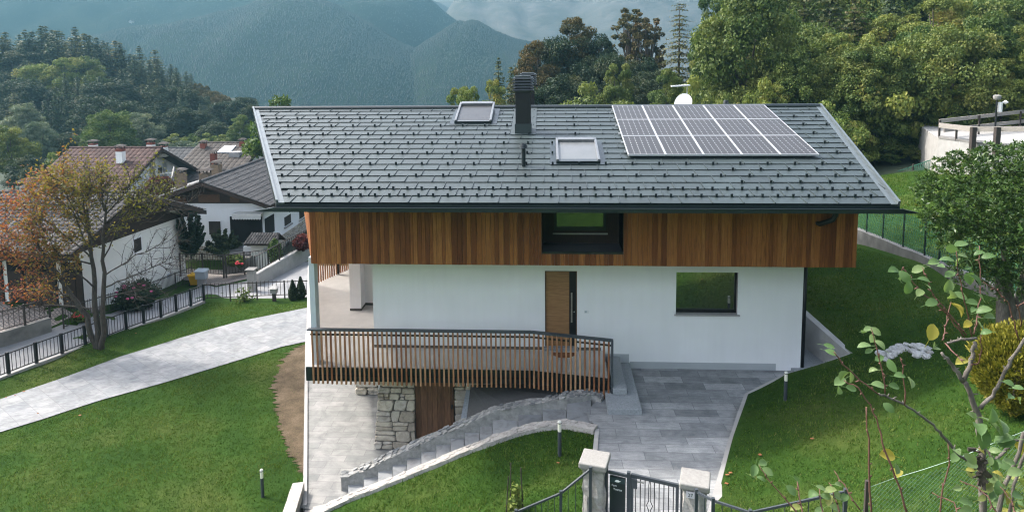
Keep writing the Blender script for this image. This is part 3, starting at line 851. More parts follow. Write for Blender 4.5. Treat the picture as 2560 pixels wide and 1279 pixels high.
# --- basement under the terrace
def stone_face(mb, P, u_, v_, nn, W, H, rows, seed, left=None, depth=.10, tone=(0, 1), gap=.016):
    """rubble wall on the face P + u*W x v*H, stones push out along nn; left(f) trims the left edge"""
    r = random.Random(seed)
    P, u_, v_, nn = Vector(P), Vector(u_), Vector(v_), Vector(nn)
    z = 0.0
    hs = [r.uniform(.6, 1.45) for _ in range(rows)]; sm = sum(hs)
    for hh in hs:
        h = H * hh / sm
        x = 0.0 if left is None else left((z + h / 2) / H)
        sl0 = 0.0
        while x < W - .02:
            wd = min(h * r.uniform(.7, 2.2), W - x)
            if W - x - wd < .09: wd = W - x
            last = x + wd >= W - .001
            sl1 = 0.0 if last else r.uniform(-.22, .22) * h
            split = r.random() < .3 and h > .18
            cut = r.uniform(.35, .65); tl = r.uniform(-.06, .06) * h
            for (za, zb, ta, tb_) in (((z, z + h * cut, 0, tl), (z + h * cut, z + h, tl, 0)) if split else ((z, z + h, 0, 0),)):
                j = lambda k: r.uniform(-k, k)
                g2 = gap / 2 + r.uniform(0, .007)
                fa, fb_ = (za - z) / h - .5, (zb - z) / h - .5
                bl, br_ = (x + sl0 * fa + g2, za + g2 - ta * .5), (x + wd + sl1 * fa - g2, za + g2 + ta * .5)
                tr_, tl_ = (x + wd + sl1 * fb_ - g2, zb - g2 + tb_ * .5), (x + sl0 * fb_ + g2, zb - g2 - tb_ * .5)
                jj = min(.022, .1 * min(wd, zb - za))
                ring = []
                for p_, q_ in ((bl, br_), (br_, tr_), (tr_, tl_), (tl_, bl)):
                    c_ = r.uniform(.06, .22); m_ = r.uniform(.35, .65)
                    for f in (c_, m_, 1 - r.uniform(.06, .22)):
                        ring.append((p_[0] + (q_[0] - p_[0]) * f + j(jj * .5), p_[1] + (q_[1] - p_[1]) * f + j(jj * .5)))
                n = len(ring); cx = sum(a_ for a_, _ in ring) / n; cz = sum(c_ for _, c_ in ring) / n
                dp = depth * r.uniform(.45, 1.0); tx, tz = j(.25), j(.25)
                hgt = lambda a_, c_: dp * (1 + tx * (a_ - cx) / max(wd, .05) + tz * (c_ - cz) / max(zb - za, .05))
                base = [P + u_ * a_ + v_ * c_ - nn * .02 for a_, c_ in ring]
                mid = [P + u_ * (cx + (a_ - cx) * .99) + v_ * (cz + (c_ - cz) * .99) + nn * (hgt(a_, c_) * .7) for a_, c_ in ring]
                top = [P + u_ * (cx + (a_ - cx) * .90) + v_ * (cz + (c_ - cz) * .89) + nn * (hgt(a_, c_) + j(.008)) for a_, c_ in ring]
                ctr = P + u_ * (cx + j(.03)) + v_ * (cz + j(.03)) + nn * (dp + j(.014))
                vs = base + mid + top + [ctr]
                fs = []
                for k in range(n):
                    k2 = (k + 1) % n
                    fs += [(k, k2, n + k2, n + k), (n + k, n + k2, 2 * n + k2, 2 * n + k), (2 * n + k, 2 * n + k2, 3 * n)]
                mb.add(vs, fs, 0, tone[0] + (tone[1] - tone[0]) * r.random())
            x += wd; sl0 = sl1
        z += h
LZ = -2.3
b = MB()
pl, pr = AZ(933, 1123, LZ), AZ(1041, 1118, LZ)
pH = .12 - LZ
ptl = AY(944, 960, pl.y + .15)
stone_face(b, (pl.x, pl.y + .08, LZ), (1, 0, 0), Vector((0, .15, pH)).normalized(), Vector((0, -1, .06)), pr.x - pl.x, pH, 9, 3, left=lambda f: f * .22)
pier = b.build('stone_pier', M_stone, house)
b = MB(); b.hexa([(pl.x + .02, pl.y + .06, LZ), (pr.x - .005, pl.y + .06, LZ), (pr.x - .005, 20.5, LZ), (pl.x + .02, 20.5, LZ), (pl.x + .26, pl.y + .22, .11), (pr.x - .005, pl.y + .22, .11), (pr.x - .005, 20.5, .11), (pl.x + .26, 20.5, .11)])
b.build('pier_core', M_mortar, house)
q0, q1 = AZ(889, 984, LZ), AZ(1045, 984, LZ)
b = MB(); stone_face(b, (q0.x, q0.y, LZ), (1, 0, 0), (0, 0, 1), (0, -1, 0), 2.6, pH, 8, 8)
b.build('recessed_stone_wall', M_stone, house)
b = MB(); b.box(q0.x + .01, q0.y + .03, LZ, q0.x + 2.6, q0.y + .3, .11); b.build('recessed_wall_core', M_mortar, house)
# wall right of the basement door
dxl, dxr = pr.x + .0, AY(1134, 1000, 18.45).x
b = MB(); stone_face(b, (dxr + .02, 18.5, LZ), (1, 0, 0), (0, 0, 1), (0, -1, 0), 4.2, pH, 8, 12, tone=(0, .8))
b.build('basement_stone_wall', M_stone, house)
b = MB(); b.box(dxr + .025, 18.53, LZ, 2.0, 18.8, .11); b.build('basement_wall_core', M_mortar, house)
b = MB(); x = dxl
while x < dxr - .01:
    wd = min(rnd.uniform(.13, .2), dxr - x)
    if dxr - x - wd < .06: wd = dxr - x
    b.box(x + .003, 18.46 + rnd.uniform(0, .008), LZ + .03, x + wd - .003, 18.52, .11, 0, rnd.random()); x += wd
M_olddoor = simple('old_door_boards', (.17, .085, .042), (.075, .038, .02), 5, .75, 0, .4, 26, stretch=(9, 9, .8), tonevar=.3)
bd = b.build('basement_door', M_olddoor, house)
b = MB(); b.box(dxr - .07, 18.44, -1.1, dxr - .02, 18.455, -.98); b.build('latch', M_black, bd)

# doormat
m0, m1 = AZ(1380, 880, TZ + .02), AZ(1440, 893, TZ + .02)
cx, cyy = (m0.x + m1.x) / 2, m0.y
b = MB(); pts = [(cx + .33 * math.cos(a_), m0.y - (m0.y - m1.y) * math.sin(a_)) for a_ in [PI * k / 14 for k in range(15)]]
b.prism(pts, TZ + .001, TZ + .025)
tag(b.build('doormat', M_terra), 'reddish brown half round doormat in front of the oak front door', 'doormat')

# --- solar panels
x0, s0 = AP(1570, 386, .13); x1, _ = AP(2048.5, 385, .13); xt, s1 = AP(1537.5, 263.5, .13)
print('panels', x0, x1, xt, s0, s1, 'slope', SLEN)
GW, GL = (x1 - x0) / 5, (s1 - s0) / 3
def mk_cells():
    t = NT('solar_cells')
    tc = t.n('ShaderNodeTexCoord'); sp = t.n('ShaderNodeSeparateXYZ'); t.l(tc.outputs['Generated'], sp.inputs[0])
    def grid(o, n, w_):
        f = t.math('FRACT', t.math('MULTIPLY', o, n)); return t.math('GREATER_THAN', t.math('ABSOLUTE', t.math('SUBTRACT', f, .5)), .5 - w_)
    gx, gy = grid(sp.outputs[0], 6, .035), grid(sp.outputs[1], 10, .02)
    bx = grid(t.math('ADD', sp.outputs[0], .0417), 18, .03)
    dia = t.math('LESS_THAN', t.math('ADD', t.math('ABSOLUTE', t.math('SUBTRACT', t.math('FRACT', t.math('ADD', t.math('MULTIPLY', sp.outputs[0], 6), .5)), .5)), t.math('ABSOLUTE', t.math('SUBTRACT', t.math('FRACT', t.math('ADD', t.math('MULTIPLY', sp.outputs[1], 10), .5)), .5))), .13)
    c = t.mix(t.math('MULTIPLY', bx, .07), (.034, .032, .032), (.4, .4, .42))
    c = t.mix(t.math('MULTIPLY', gy, .22), c, (.3, .3, .32))
    c = t.mix(t.math('MULTIPLY', gx, .22), c, (.5, .5, .51))
    c = t.mix(dia, c, (.42, .42, .42))
    return t.pbr(c, .40, 0, None, .18)
M_cells = mk_cells()
LAB = ['bottom', 'middle', 'top']
COLN = ['leftmost', 'second from the left', 'centre', 'second from the right', 'rightmost']
first = None
for r_ in range(3):
    for c_ in range(5):
        lo = RP(x0 + c_ * GW, s0 + r_ * GL, .13)
        if first is None:
            lo0 = lo.copy()
            b = MB(); g = .006; f_ = .024
            def bar(xa, xb, sa, sb, h0, h1, mb):
                P = lambda x, s, h: lo + Vector((x, 0, 0)) + US * s + NS * h
                mb.hexa([P(xa, sa, h0), P(xb, sa, h0), P(xb, sb, h0), P(xa, sb, h0), P(xa, sa, h1), P(xb, sa, h1), P(xb, sb, h1), P(xa, sb, h1)])
            bar(g, f_, g, GL - g, -.05, 0, b); bar(GW - f_, GW - g, g, GL - g, -.05, 0, b); bar(f_, GW - f_, g, f_, -.05, 0, b); bar(f_, GW - f_, GL - f_, GL - g, -.05, 0, b)
            first = b.build('solar_panel', M_alu, house)
            b = MB(); bar(f_, GW - f_, f_, GL - f_, -.02, -.004, b); fcell = b.build('cells', M_cells, first)
        else:
            c = first.copy(); COL.objects.link(c); c.parent = house; c.location = lo - lo0
            d = fcell.copy(); COL.objects.link(d); d.parent = c
b = MB()
for r_ in range(3):
    for fs in (.25, .75): b.beam(RP(x0 - .06, s0 + (r_ + fs) * GL, .058), RP(x1 + .05, s0 + (r_ + fs) * GL, .058), .04, .04)
b.build('mounting_rails', M_alu, house)

# dish and aerial behind the ridge
pd = AY(1712, 262, 24.4)
zb = zr(24.4)
d = thing('satellite_dish', (pd.x, 24.4, zb), 'white satellite dish on a mast behind the roof ridge', 'satellite dish')
b = MB(); pm = AY(1718, 213, 24.4); b.tube([(pm.x, 24.4, zb - .05), (pm.x, 24.4, pm.z)], .02, 8); b.build('mast', M_steel, d)
b = MB(); ce = AY(1709, 259, 24.2)
n_ = Vector((-.45, -.75, .42)).normalized(); a1 = n_.cross(Vector((0, 0, 1))).normalized(); a2 = a1.cross(n_)
vs = []; fs = []
for k in range(6):
    for j in range(24):
        rr = .36 * k / 5; an = 2 * PI * j / 24
        vs.append(ce + a1 * rr * .88 * math.cos(an) + a2 * rr * math.sin(an) + n_ * (rr * rr * .45))
for k in range(5):
    for j in range(24): fs.append((k * 24 + j, k * 24 + (j + 1) % 24, (k + 1) * 24 + (j + 1) % 24, (k + 1) * 24 + j))
b.add(vs, fs); b.build('reflector', M_white, d, smooth=True)
b = MB(); b.beam(ce + Vector((0, .02, 0)), (pm.x, 24.4, ce.z), .04, .04); b.build('bracket', M_steel, d)
ae = thing('tv_aerial', (pm.x, 24.4, pm.z), 'thin white television aerial above the satellite dish', 'aerial')
b = MB(); e0, e1 = AY(1678, 216, 24.3), AY(1725, 213, 24.4)
b.beam(e0, e1, .05, .05)
for k in range(7):
    q = e0 + (e1 - e0) * (k / 7 + .02); b.beam(q + Vector((0, -.16, .02)), q + Vector((0, .16, .02)), .012, .012)
b.build('boom', M_white, ae)
# ================================================================== GROUND
def zp(y): return 0.0 if y > 16.6 else (16.6 - y) * .078
# stairs plan from the steps' corners in the picture, each at its own height
SX = [870, 909, 945, 981, 1017, 1053, 1090, 1126, 1162, 1199, 1231, 1295, 1356, 1416, 1478]
SI = [1212, 1196, 1178, 1162, 1146, 1128, 1113, 1097, 1081, 1066, 1050, 1036, 1023, 1009, 1000]
SO = [1243, 1228, 1214, 1200, 1185, 1170, 1156, 1140, 1125, 1110, 1098, 1076, 1062, 1056, 1058]
NST = 14
RIS = -LZ / NST
def sz(i): return LZ + RIS * (i + 1)       # top of tread i
inn, out_ = [], []
for i in range(NST + 1):
    z = sz(min(i, NST - 1)) if i else LZ + RIS
    inn.append(AZ(SX[i], SI[i], z)); out_.append(AZ(SX[i], SO[i], z))
print('stairs in', [tuple(round(c, 2) for c in p) for p in inn]); print('stairs out', [tuple(round(c, 2) for c in p) for p in out_])
OUTW = [AZ(760, 1279, LZ - .05)] + [Vector((p.x, p.y - .12, p.z + .10)) for p in out_]
OUTW[-1] = AZ(1488, 1068, .16)
OUTW.insert(1, AZ(810, 1268, LZ + .08))

CP = []
def cpt(*a): CP.extend(a)
for x, y in ((-7, 15.5), (-7.3, 18), (-8.6, 21), (-9.5, 23.5), (-10.4, 26), (-11, 30), (-14, 15), (-14, 20), (-14, 26), (-17, 20), (-17, 26), (-16.5, 31), (-20, 20), (-19, 24),  (-9.5, 14.5), (-6.8, 16.5)): cpt((x, y, -2.42))
for q in OUTW: cpt((q.x, q.y - .2, q.z - .10))
cpt((-12, 12, -2.3), (-12, 8, -2.0), (-9, 10, -1.9), (-20, 10, -2.3), (-6, 12.5, -1.95), (-4, 12, -1.2), (-4, 14, -1.7), (-2, 12.5, -.45), (-1, 14, -.35), (.24, 14.2, .18), (.9, 14.8, .14), (.6, 12, .36), (-.6, 11.5, .1), (.5, 9.5, .9), (2, 8, 1.6), (4, 8, 2.6), (0, 5, 3.4), (2, 3, 4.8), (5, 5, 5), (0, 0, 5.4), (-5, 5, 1.2), (0, -10, 8), (-10, 0, 1.5), (10, 0, 8), (10, 8, 4.4), (0, -40, 24), (-30, -40, 12), (40, -40, 40))
cpt((10, 15, 2.7), (12, 12, 3.2), (8.7, 16.5, 1.5), (8.4, 17.5, .95), (6.3, 17.1, .36), (5.5, 16.6, .28), (4.4, 14.5, .42), (3.5, 12.3, .5), (5, 11, 1.25), (7, 11, 2.2), (6.5, 14, 1.15), (9, 13, 2.3), (12.3, 28, .95), (11.5, 21, 1.55), (10, 24, 1.1), (9, 20.5, 1.2), (8.4, 22, 1.15), (13.4, 28, 1.65), (13, 22, 2.35), (16, 34, 1.8), (14, 16, 3.3), (18, 20, 4), (20, 30, 3), (10, 34, .6), (0, 36, -1), (8, 30, .7))
cpt((-19.5, 34, -3.3), (-17.8, 31.6, -2.85), (-20.2, 28, -2.1), (-20.2, 30.5, -2.65), (-20, 36, -3.4), (-23, 31, -2.2), (-26, 30, -1.5), (-15, 36, -2.9), (-12, 36, -2.7), (-10, 38, -2.5), (-20, 40, -3.1), (-16, 40, -3.15), (-25, 45, -3.3), (-30, 55, -4), (-40, 60, -4.2), (-30, 75, -4.5), (-60, 60, -5), (-60, 110, -5.5), (-110, 110, -5), (-40, 110, -5), (-75, 170, 0), (-130, 170, 3), (-40, 200, -2), (-20, 120, -4), (-10, 60, -2), (-30, 30, -2.6), (-60, 30, -4), (-60, 0, -5), (-30, 0, -2))
for q_ in ((30, 760, -1.3), (140, 765, -1.35), (205, 772, -1.6), (60, 805, -1.8), (-40, 800, -1.6), (-120, 760, -1.2), (240, 790, -2.2)): cpt(tuple(AZ(*q_)))
cpt((20, 40, 2), (26, 40, 2.6), (24, 36, 3.0), (30, 60, 3), (15, 60, 1), (5, 70, 0), (40, 80, 5), (20, 100, 3), (60, 60, 8), (60, 100, 14), (0, 100, 0), (-10, 150, -3), (40, 150, 12), (100, 100, 40), (80, 30, 22), (60, 0, 30), (0, 300, 0), (-200, 300, 0), (-300, 100, -5), (-200, 0, -8), (100, 200, 40), (200, 0, 60), (-100, -200, 20), (100, -200, 80))
_P = np.array(CP, dtype=float)
_D = np.sqrt(((_P[:, None, :2] - _P[None, :, :2]) ** 2).sum(-1))
_W = np.linalg.solve(_D + np.eye(len(_P)) * 1e-6, _P[:, 2])
def HN(xy):
    xy = np.asarray(xy, dtype=float)
    out = np.empty(len(xy))
    for k in range(0, len(xy), 20000):
        q = xy[k:k + 20000]
        out[k:k + 20000] = np.sqrt(((q[:, None, :] - _P[None, :, :2]) ** 2).sum(-1)) @ _W
    return out
def H(x, y): return float(HN([(x, y)])[0])
def ground(px, py, z0=-2.4):   # pixel onto the terrain
    p = AZ(px, py, z0)
    for _ in range(25):
        z = H(p.x, p.y); q = AZ(px, py, z); p = p + (q - p) * .6
    return p

def inpoly(xy, poly):
    x, y = xy[:, 0], xy[:, 1]; res = np.zeros(len(xy), dtype=bool)
    n = len(poly)
    for i in range(n):
        x0, y0 = poly[i]; x1, y1 = poly[(i + 1) % n]
        c = ((y0 > y) != (y1 > y)) & (x < (x1 - x0) * (y - y0) / ((y1 - y0) if y1 != y0 else 1e-9) + x0)
        res ^= c
    return res

def sheet(name, outer, holes, step, mat, off=0.0, zf=None, jit=.3):
    """triangulated sheet over the terrain with exact outlines"""
    pts = []; edges = []
    def ring(poly):
        base = len(pts); rr = []
        for i in range(len(poly)):
            a_, b_ = Vector(poly[i][:2]), Vector(poly[(i + 1) % len(poly)][:2])
            n = max(1, int((b_ - a_).length / step))
            for k in range(n): rr.append(a_ + (b_ - a_) * (k / n))
        for p in rr: pts.append(Vector((p.x, p.y)))
        for i in range(len(rr)): edges.append((base + i, base + (i + 1) % len(rr)))
    ring(outer)
    for h in holes: ring(h)
    xs = [p[0] for p in outer]; ys = [p[1] for p in outer]
    gx, gy = np.meshgrid(np.arange(min(xs), max(xs), step), np.arange(min(ys), max(ys), step))
    g = np.stack([gx.ravel(), gy.ravel()], 1) + rng.uniform(-jit, jit, (gx.size, 2)) * step * .5
    ok = inpoly(g, outer)
    for h in holes: ok &= ~inpoly(g, h)
    pts += [Vector(p) for p in g[ok]]
    vs, es, fs, *_ = delaunay_2d_cdt(pts, edges, [], 0, 1e-4)
    V = np.array([(v.x, v.y) for v in vs])
    F = np.array([f for f in fs if len(f) == 3])
    c = V[F].mean(1)
    ok = inpoly(c, outer)
    for h in holes: ok &= ~inpoly(c, h)
    F = F[ok]
    z = (HN(V) if zf is None else np.array([zf(x, y) for x, y in V])) + off
    o = npmesh(name, np.column_stack([V, z]), F, mat, smooth=True)
    return o

XY = lambda L: [(p.x, p.y) for p in L]
KL = [AZ(768, 910, LZ), AZ(766, 1195, LZ)]
kd = (KL[0] - KL[1]).normalized()
KLb = KL[1] + kd * 10
PATR = [Vector((7.72, 22.5, 1.3)), AZ(2010, 776, 1.12), AZ(2132, 886, .82), AZ(2040, 918, .52), AZ(1966, 938, .32), AZ(1870, 986, .16), AZ(1832, 1100, .27), AZ(1783, 1279, .52)]
dd = (PATR[-1] - PATR[-2]); PATR.append(PATR[-1] + dd * 1.6)
PATR[1] = AZ(2009, 776, 1.12)
LEFTE = [AZ(1490, 1062, .05), AZ(1481, 1150, .25)]
LEFTE.append(Vector((.95, 9.0, zp(9.0))))
hole = [(KLb.x, 29.5), (KLb.x, KLb.y), (KL[1].x, KL[1].y), (-6.42, 15.75)] + [(q.x, q.y) for q in OUTW[1:]] + XY(LEFTE) + [(PATR[-1].x, 9.0)] + XY(PATR[::-1])[1:] + [(8.3, 29.5)]
near = [(-26, -10), (26, -10), (26, 40), (-26, 40)]
LAW = sheet('lawn', near, [hole], .45, M_lawn); tag(LAW, kind='structure')
LAW.name = 'lawn'
# far ground
gx = np.concatenate([np.linspace(-3000, -300, 19)[:-1], np.linspace(-300, -30, 37)[:-1], np.arange(-30, 30.1, 3), np.linspace(30, 300, 37)[1:], np.linspace(300, 3000, 19)[1:]])
gy = np.concatenate([np.linspace(-600, -60, 19)[:-1], np.arange(-60, 60.1, 4), np.linspace(60, 300, 31)[1:], np.linspace(300, 3500, 30)[1:]])
GX, GY = np.meshgrid(gx, gy)
gxy = np.stack([GX.ravel(), GY.ravel()], 1)
far = np.sqrt((gxy ** 2).sum(1))
z = HN(gxy); k = np.clip((far - np.where(gxy[:, 0] < -.42 * np.maximum(gxy[:, 1], 1), 178, 112)) / 150, 0, 1); k = k * k * (3 - 2 * k) * (gxy[:, 1] > 0); z = z * (1 - k) - 95 * k
z -= np.where((np.abs(gxy[:, 0]) < 25) & (gxy[:, 1] > -9) & (gxy[:, 1] < 39), 0.9, 0) + .12
nx, ny = len(gx), len(gy)
idx = np.arange(nx * ny).reshape(ny, nx)
F = np.stack([idx[:-1, :-1], idx[:-1, 1:], idx[1:, 1:], idx[1:, :-1]], -1).reshape(-1, 4)
cc = gxy[F].mean(1)
F = F[~((np.abs(cc[:, 0]) < 22) & (cc[:, 1] > -6) & (cc[:, 1] < 36))]
M_forestfloor = simple('meadow_ground', (.030, .045, .022), (.016, .026, .014), .12, .95, 0, .5, 2, bdist=.1)
tag(npmesh('ground', np.column_stack([gxy, z]), F, M_forestfloor, smooth=True), kind='structure')

# paved surfaces
up_poly = [(1.3, 18.84), (7.09, 18.84), (7.25, 24), (7.9, 24)] + XY(PATR[1:]) + [(1.0, PATR[-1].y)] + XY(LEFTE[::-1]) + [(1.0, 15.8), (.95, 16.4), (1.3, 17.0)]
tag(sheet('upper_patio', up_poly, [], .5, M_pave_up, .004, lambda x, y: zp(y)), kind='structure')
lp = [(KLb.x, KLb.y), (KL[1].x, KL[1].y), (-6.42, 15.75)] + [(q.x, q.y) for q in OUTW[1:10]] + [(-1.0, 18.2), (-1.0, 28), (KLb.x, 28)]
tag(sheet('lower_patio', lp, [], .8, M_pave_lo, .0, lambda x, y: LZ), kind='structure')
PU = [(-220, 1060), (0, 998), (150, 945), (300, 890), (450, 845), (600, 803), (700, 783), (775, 769), (860, 752)]
PL = [(-220, 1150), (0, 1080), (100, 1050), (250, 1000), (400, 957), (550, 912), (700, 868), (775, 855), (860, 838)]
path_poly = XY([AZ(x, y, -2.42) for x, y in PU]) + XY([AZ(x, y, -2.42) for x, y in PL[::-1]])
tag(sheet('garden_path', path_poly, [], .5, M_pave_path, .03), kind='structure')
# bare soil strip beside the lower patio kerb
so = []
PXS = [(776, 858), (742, 872), (718, 888), (703, 912), (692, 940), (686, 975), (690, 1010), (697, 1045), (702, 1080), (712, 1110), (724, 1140), (738, 1160), (752, 1182), (764, 1192)]
for i in range(len(PXS) - 1):
    for k in range(13):
        f = k / 13; x = PXS[i][0] * (1 - f) + PXS[i + 1][0] * f + rnd.gauss(0, 7); y = PXS[i][1] * (1 - f) + PXS[i + 1][1] * f
        so.append(AZ(x, y, -2.42))
soil_poly = XY(so) + [(KL[1].x - .04, KL[1].y), ((KL[1] + kd * 8.6).x - .04, (KL[1] + kd * 8.6).y)]
tag(sheet('bare_soil', soil_poly, [], .35, M_soil, .03), kind='structure')

def polywall(mb, P, wd, zb, m=0, jitter=0, tone=.5, seg=0, closed_top=True):
    """wall following P (top centre line), zb: bottom heights"""
    P = [Vector(p) for p in P]
    if seg:
        Q = []; ZB = []
        for i in range(len(P) - 1):
            n = max(1, int((P[i + 1] - P[i]).length / seg))
            for k in range(n):
                f = k / n; Q.append(P[i].lerp(P[i + 1], f)); ZB.append(zb[i] * (1 - f) + zb[i + 1] * f)
        Q.append(P[-1]); ZB.append(zb[-1]); P, zb = Q, ZB
    n = len(P); L = []
    for i in range(n):
        d = (P[min(i + 1, n - 1)] - P[max(i - 1, 0)]); d.z = 0; d.normalize()
        s = Vector((-d.y, d.x, 0)) * (wd / 2)
        j = lambda: Vector((rnd.uniform(-1, 1), rnd.uniform(-1, 1), rnd.uniform(-1, 1))) * jitter
        L.append([P[i] + s + j(), P[i] - s + j(), Vector((P[i].x + s.x, P[i].y + s.y, zb[i])), Vector((P[i].x - s.x, P[i].y - s.y, zb[i]))])
    vs = [q for l in L for q in l]; fs = []
    for i in range(n - 1):
        a_, c_ = 4 * i, 4 * i + 4
        fs += [(a_, a_ + 1, c_ + 1, c_), (a_ + 2, c_ + 2, c_ + 3, a_ + 3), (a_, c_, c_ + 2, a_ + 2), (a_ + 1, a_ + 3, c_ + 3, c_ + 1)]
    fs += [(0, 2, 3, 1), (4 * n - 4, 4 * n - 3, 4 * n - 1, 4 * n - 2)]
    mb.add(vs, fs, m, tone)

# kerbs
b = MB(); polywall(b, [Vector((q.x - .03, q.y, LZ + .05)) for q in (KLb, KL[0], KL[1], KL[1] - kd * 1.2)], .10, [LZ - .4] * 4)
tag(b.build('kerb', M_kerb), 'narrow pale kerb between the bare soil strip and the lower patio', 'kerb')
b = MB(); polywall(b, PATR, .19, [-.6] * len(PATR), seg=.6, jitter=.004)
tag(b.build('retaining_wall', M_concretel), 'pale curved kerb wall between the upper patio and the right lawn', 'retaining wall')
b = MB(); polywall(b, [AZ(1493, 1070, .10), AZ(1485, 1150, .29), Vector((1.0, 11.7, .46))], .10, [-.3] * 3)
tag(b.build('kerb', M_kerb), 'short straight kerb between the front lawn and the upper patio, behind the left gate pier', 'kerb')
e0 = AZ(735, 1279, LZ + .28); e1 = AZ(748, 1205, LZ + .28)
b = MB(); polywall(b, [e1 + Vector((-.02, .0, .0)), e0 + Vector((.02, -.9, 0))], .30, [LZ - .5] * 2, seg=.3, jitter=.012)
tag(b.build('low_stone_wall', M_stonew), 'low pale stone wall end at the foot of the garden stairs', 'low wall')

# stairs: treads, inner parapet, outer edging
st = thing('garden_stairs', (inn[0].x, inn[0].y, LZ), 'curved stone staircase between the lower and the upper patio', 'stairs')
for i in range(NST):
    a_, b_, c_, d_ = inn[i], inn[i + 1], out_[i + 1], out_[i]
    z = sz(i)
    ip = lambda p, q, e: p + (p - q).normalized() * e
    A_, B_, C_, D_ = ip(a_, d_, .12), ip(b_, c_, .12), ip(c_, b_, .1), ip(d_, a_, .1)
    mb = MB(); mb.prism([(D_.x + .006, D_.y), (C_.x - .006, C_.y), (B_.x - .006, B_.y), (A_.x + .006, A_.y)], z - .33, z - (.003 if i < NST - 1 else .0), 0, rnd.random())
    mb.build('tread', M_tread, st, bevel=.006)
# parapet
pb = MB(); tp = MB()
PT = []
for i in range(NST + 1):
    z = sz(min(i, NST - 1)) + .20 - (.05 if i > 11 else 0)
    d = (inn[i] - out_[i]); d.z = 0; d.normalize()
    PT.append(Vector((inn[i].x, inn[i].y, z)) + d * .17)
PT.insert(0, PT[0] + (PT[0] - PT[1]) * .35 + Vector((0, 0, .05)))
PT.append(Vector((1.40, 16.98, .13)))
polywall(pb, PT, .30, [p.z - 1.0 if p.z > -1.2 else LZ - .1 for p in PT], seg=.22, jitter=.025)
ps = pb.build('parapet', simple('pale_mortar', (.34, .33, .31), (.20, .195, .185), 9, .95, 0, .9, 26, bdist=.03), st)
for i in range(len(PT) - 1):      # irregular stones bedded in the coping
    n = max(2, int((PT[i + 1] - PT[i]).length / .17))
    for k in range(n):
        for row in (-1, 0, 1):
            p = PT[i].lerp(PT[i + 1], (k + rnd.uniform(.2, .8)) / n)
            d = (PT[i + 1] - PT[i]).normalized(); s = Vector((-d.y, d.x, 0)).normalized()
            c = p + s * (row * .11 + rnd.uniform(-.03, .03)) + Vector((0, 0, .004))
            m_ = rnd.randint(5, 7); r_ = rnd.uniform(.055, .095); a0 = rnd.random() * 6
            ring = [c + d * (r_ * 1.2 * math.cos(a0 + 2 * PI * q / m_) * rnd.uniform(.75, 1.1)) + s * (r_ * .8 * math.sin(a0 + 2 * PI * q / m_) * rnd.uniform(.75, 1.1)) for q in range(m_)]
            tp.extr(ring, (0, 0, rnd.uniform(.012, .03)), 0, rnd.random())
tp.build('coping_stones', M_stoneg, ps)
ob = MB(); polywall(ob, OUTW, .27, [p.z - .6 for p in OUTW], seg=.18, jitter=.016, tone=.5)
oe = ob.build('outer_edging', M_stonew, st)
ts = MB()
for i in range(1, len(OUTW) - 1):
    n = max(2, int((OUTW[i + 1] - OUTW[i]).length / .2))
    for k in range(n):
        for row in (-.5, .5):
            p = OUTW[i].lerp(OUTW[i + 1], (k + rnd.uniform(.2, .8)) / n); d = (OUTW[i + 1] - OUTW[i]).normalized(); s = Vector((-d.y, d.x, 0)).normalized()
            c = p + s * (row * .12 + rnd.uniform(-.03, .03)); m_ = rnd.randint(5, 7); r_ = rnd.uniform(.06, .12); a0 = rnd.random() * 6
            ring = [c + d * (r_ * 1.2 * math.cos(a0 + 2 * PI * q / m_) * rnd.uniform(.75, 1.1)) + s * (r_ * .7 * math.sin(a0 + 2 * PI * q / m_) * rnd.uniform(.75, 1.1)) for q in range(m_)]
            ts.extr(ring, (0, 0, rnd.uniform(.006, .02)), 0, rnd.random())
ts.build('coping_stones', M_stonew, oe)
# ground beneath stairs: fill towards the terrace (dark gravel bed)
M_gravel = simple('dark_gravel', (.10, .095, .09), (.05, .048, .045), 30, .95, 0, .8, 60)
gb = [(p.x, p.y + .1) for p in PT[9:]] + [(1.62, 18.4), (-2.2, 18.4)]
gz = [PT[9 + k].z - .25 for k in range(len(PT) - 9)] + [-.12, -.35]
b = MB(); b.prism(gb, [-1.6] * len(gb), [min(-.12, z_) for z_ in gz]); tag(b.build('gravel_bed', M_gravel), kind='structure')
s0, s1 = AY(1183, 976, 18.35), AY(1167, 1064, 17.65)
b = MB(); b.beam(s0, s1, .40, .05, up=(0, -.6, .8)); tag(b.build('stone_slab', M_granite), 'dark granite slab leaning beside the old wooden basement door', 'stone slab')

# side steps up to the terrace
for (x0, x1, y0, z0, z1, lb) in ((1.665, 2.02, 16.92, .195, .352, 'upper, narrower grey granite block step beside the slatted railing'), (1.47, 2.31, 16.22, .02, .18, 'lower, wider grey granite block step on the upper patio')):
    b = MB(); b.box(x0, y0, z0, x1, WY - .012, z1); b.box(x0 + .06, y0 + .06, z0 - .19, x1 - .06, WY - .012, z0 - .001)
    tag(b.build('block_step', M_granite, bevel=.006), lb, 'step', 'steps up to the terrace')
# small threshold at the right corner
c0, c1 = AZ(1973, 911, .1), AZ(2000, 938, .02)
b = MB(); b.prism([(6.84, 18.84), (7.05, 17.9), (8.1, 18.2), (7.8, 20.8), (7.25, 23), (7.1, 18.84)], -.1, .085); tag(b.build('side_ramp', M_granite), kind='structure')

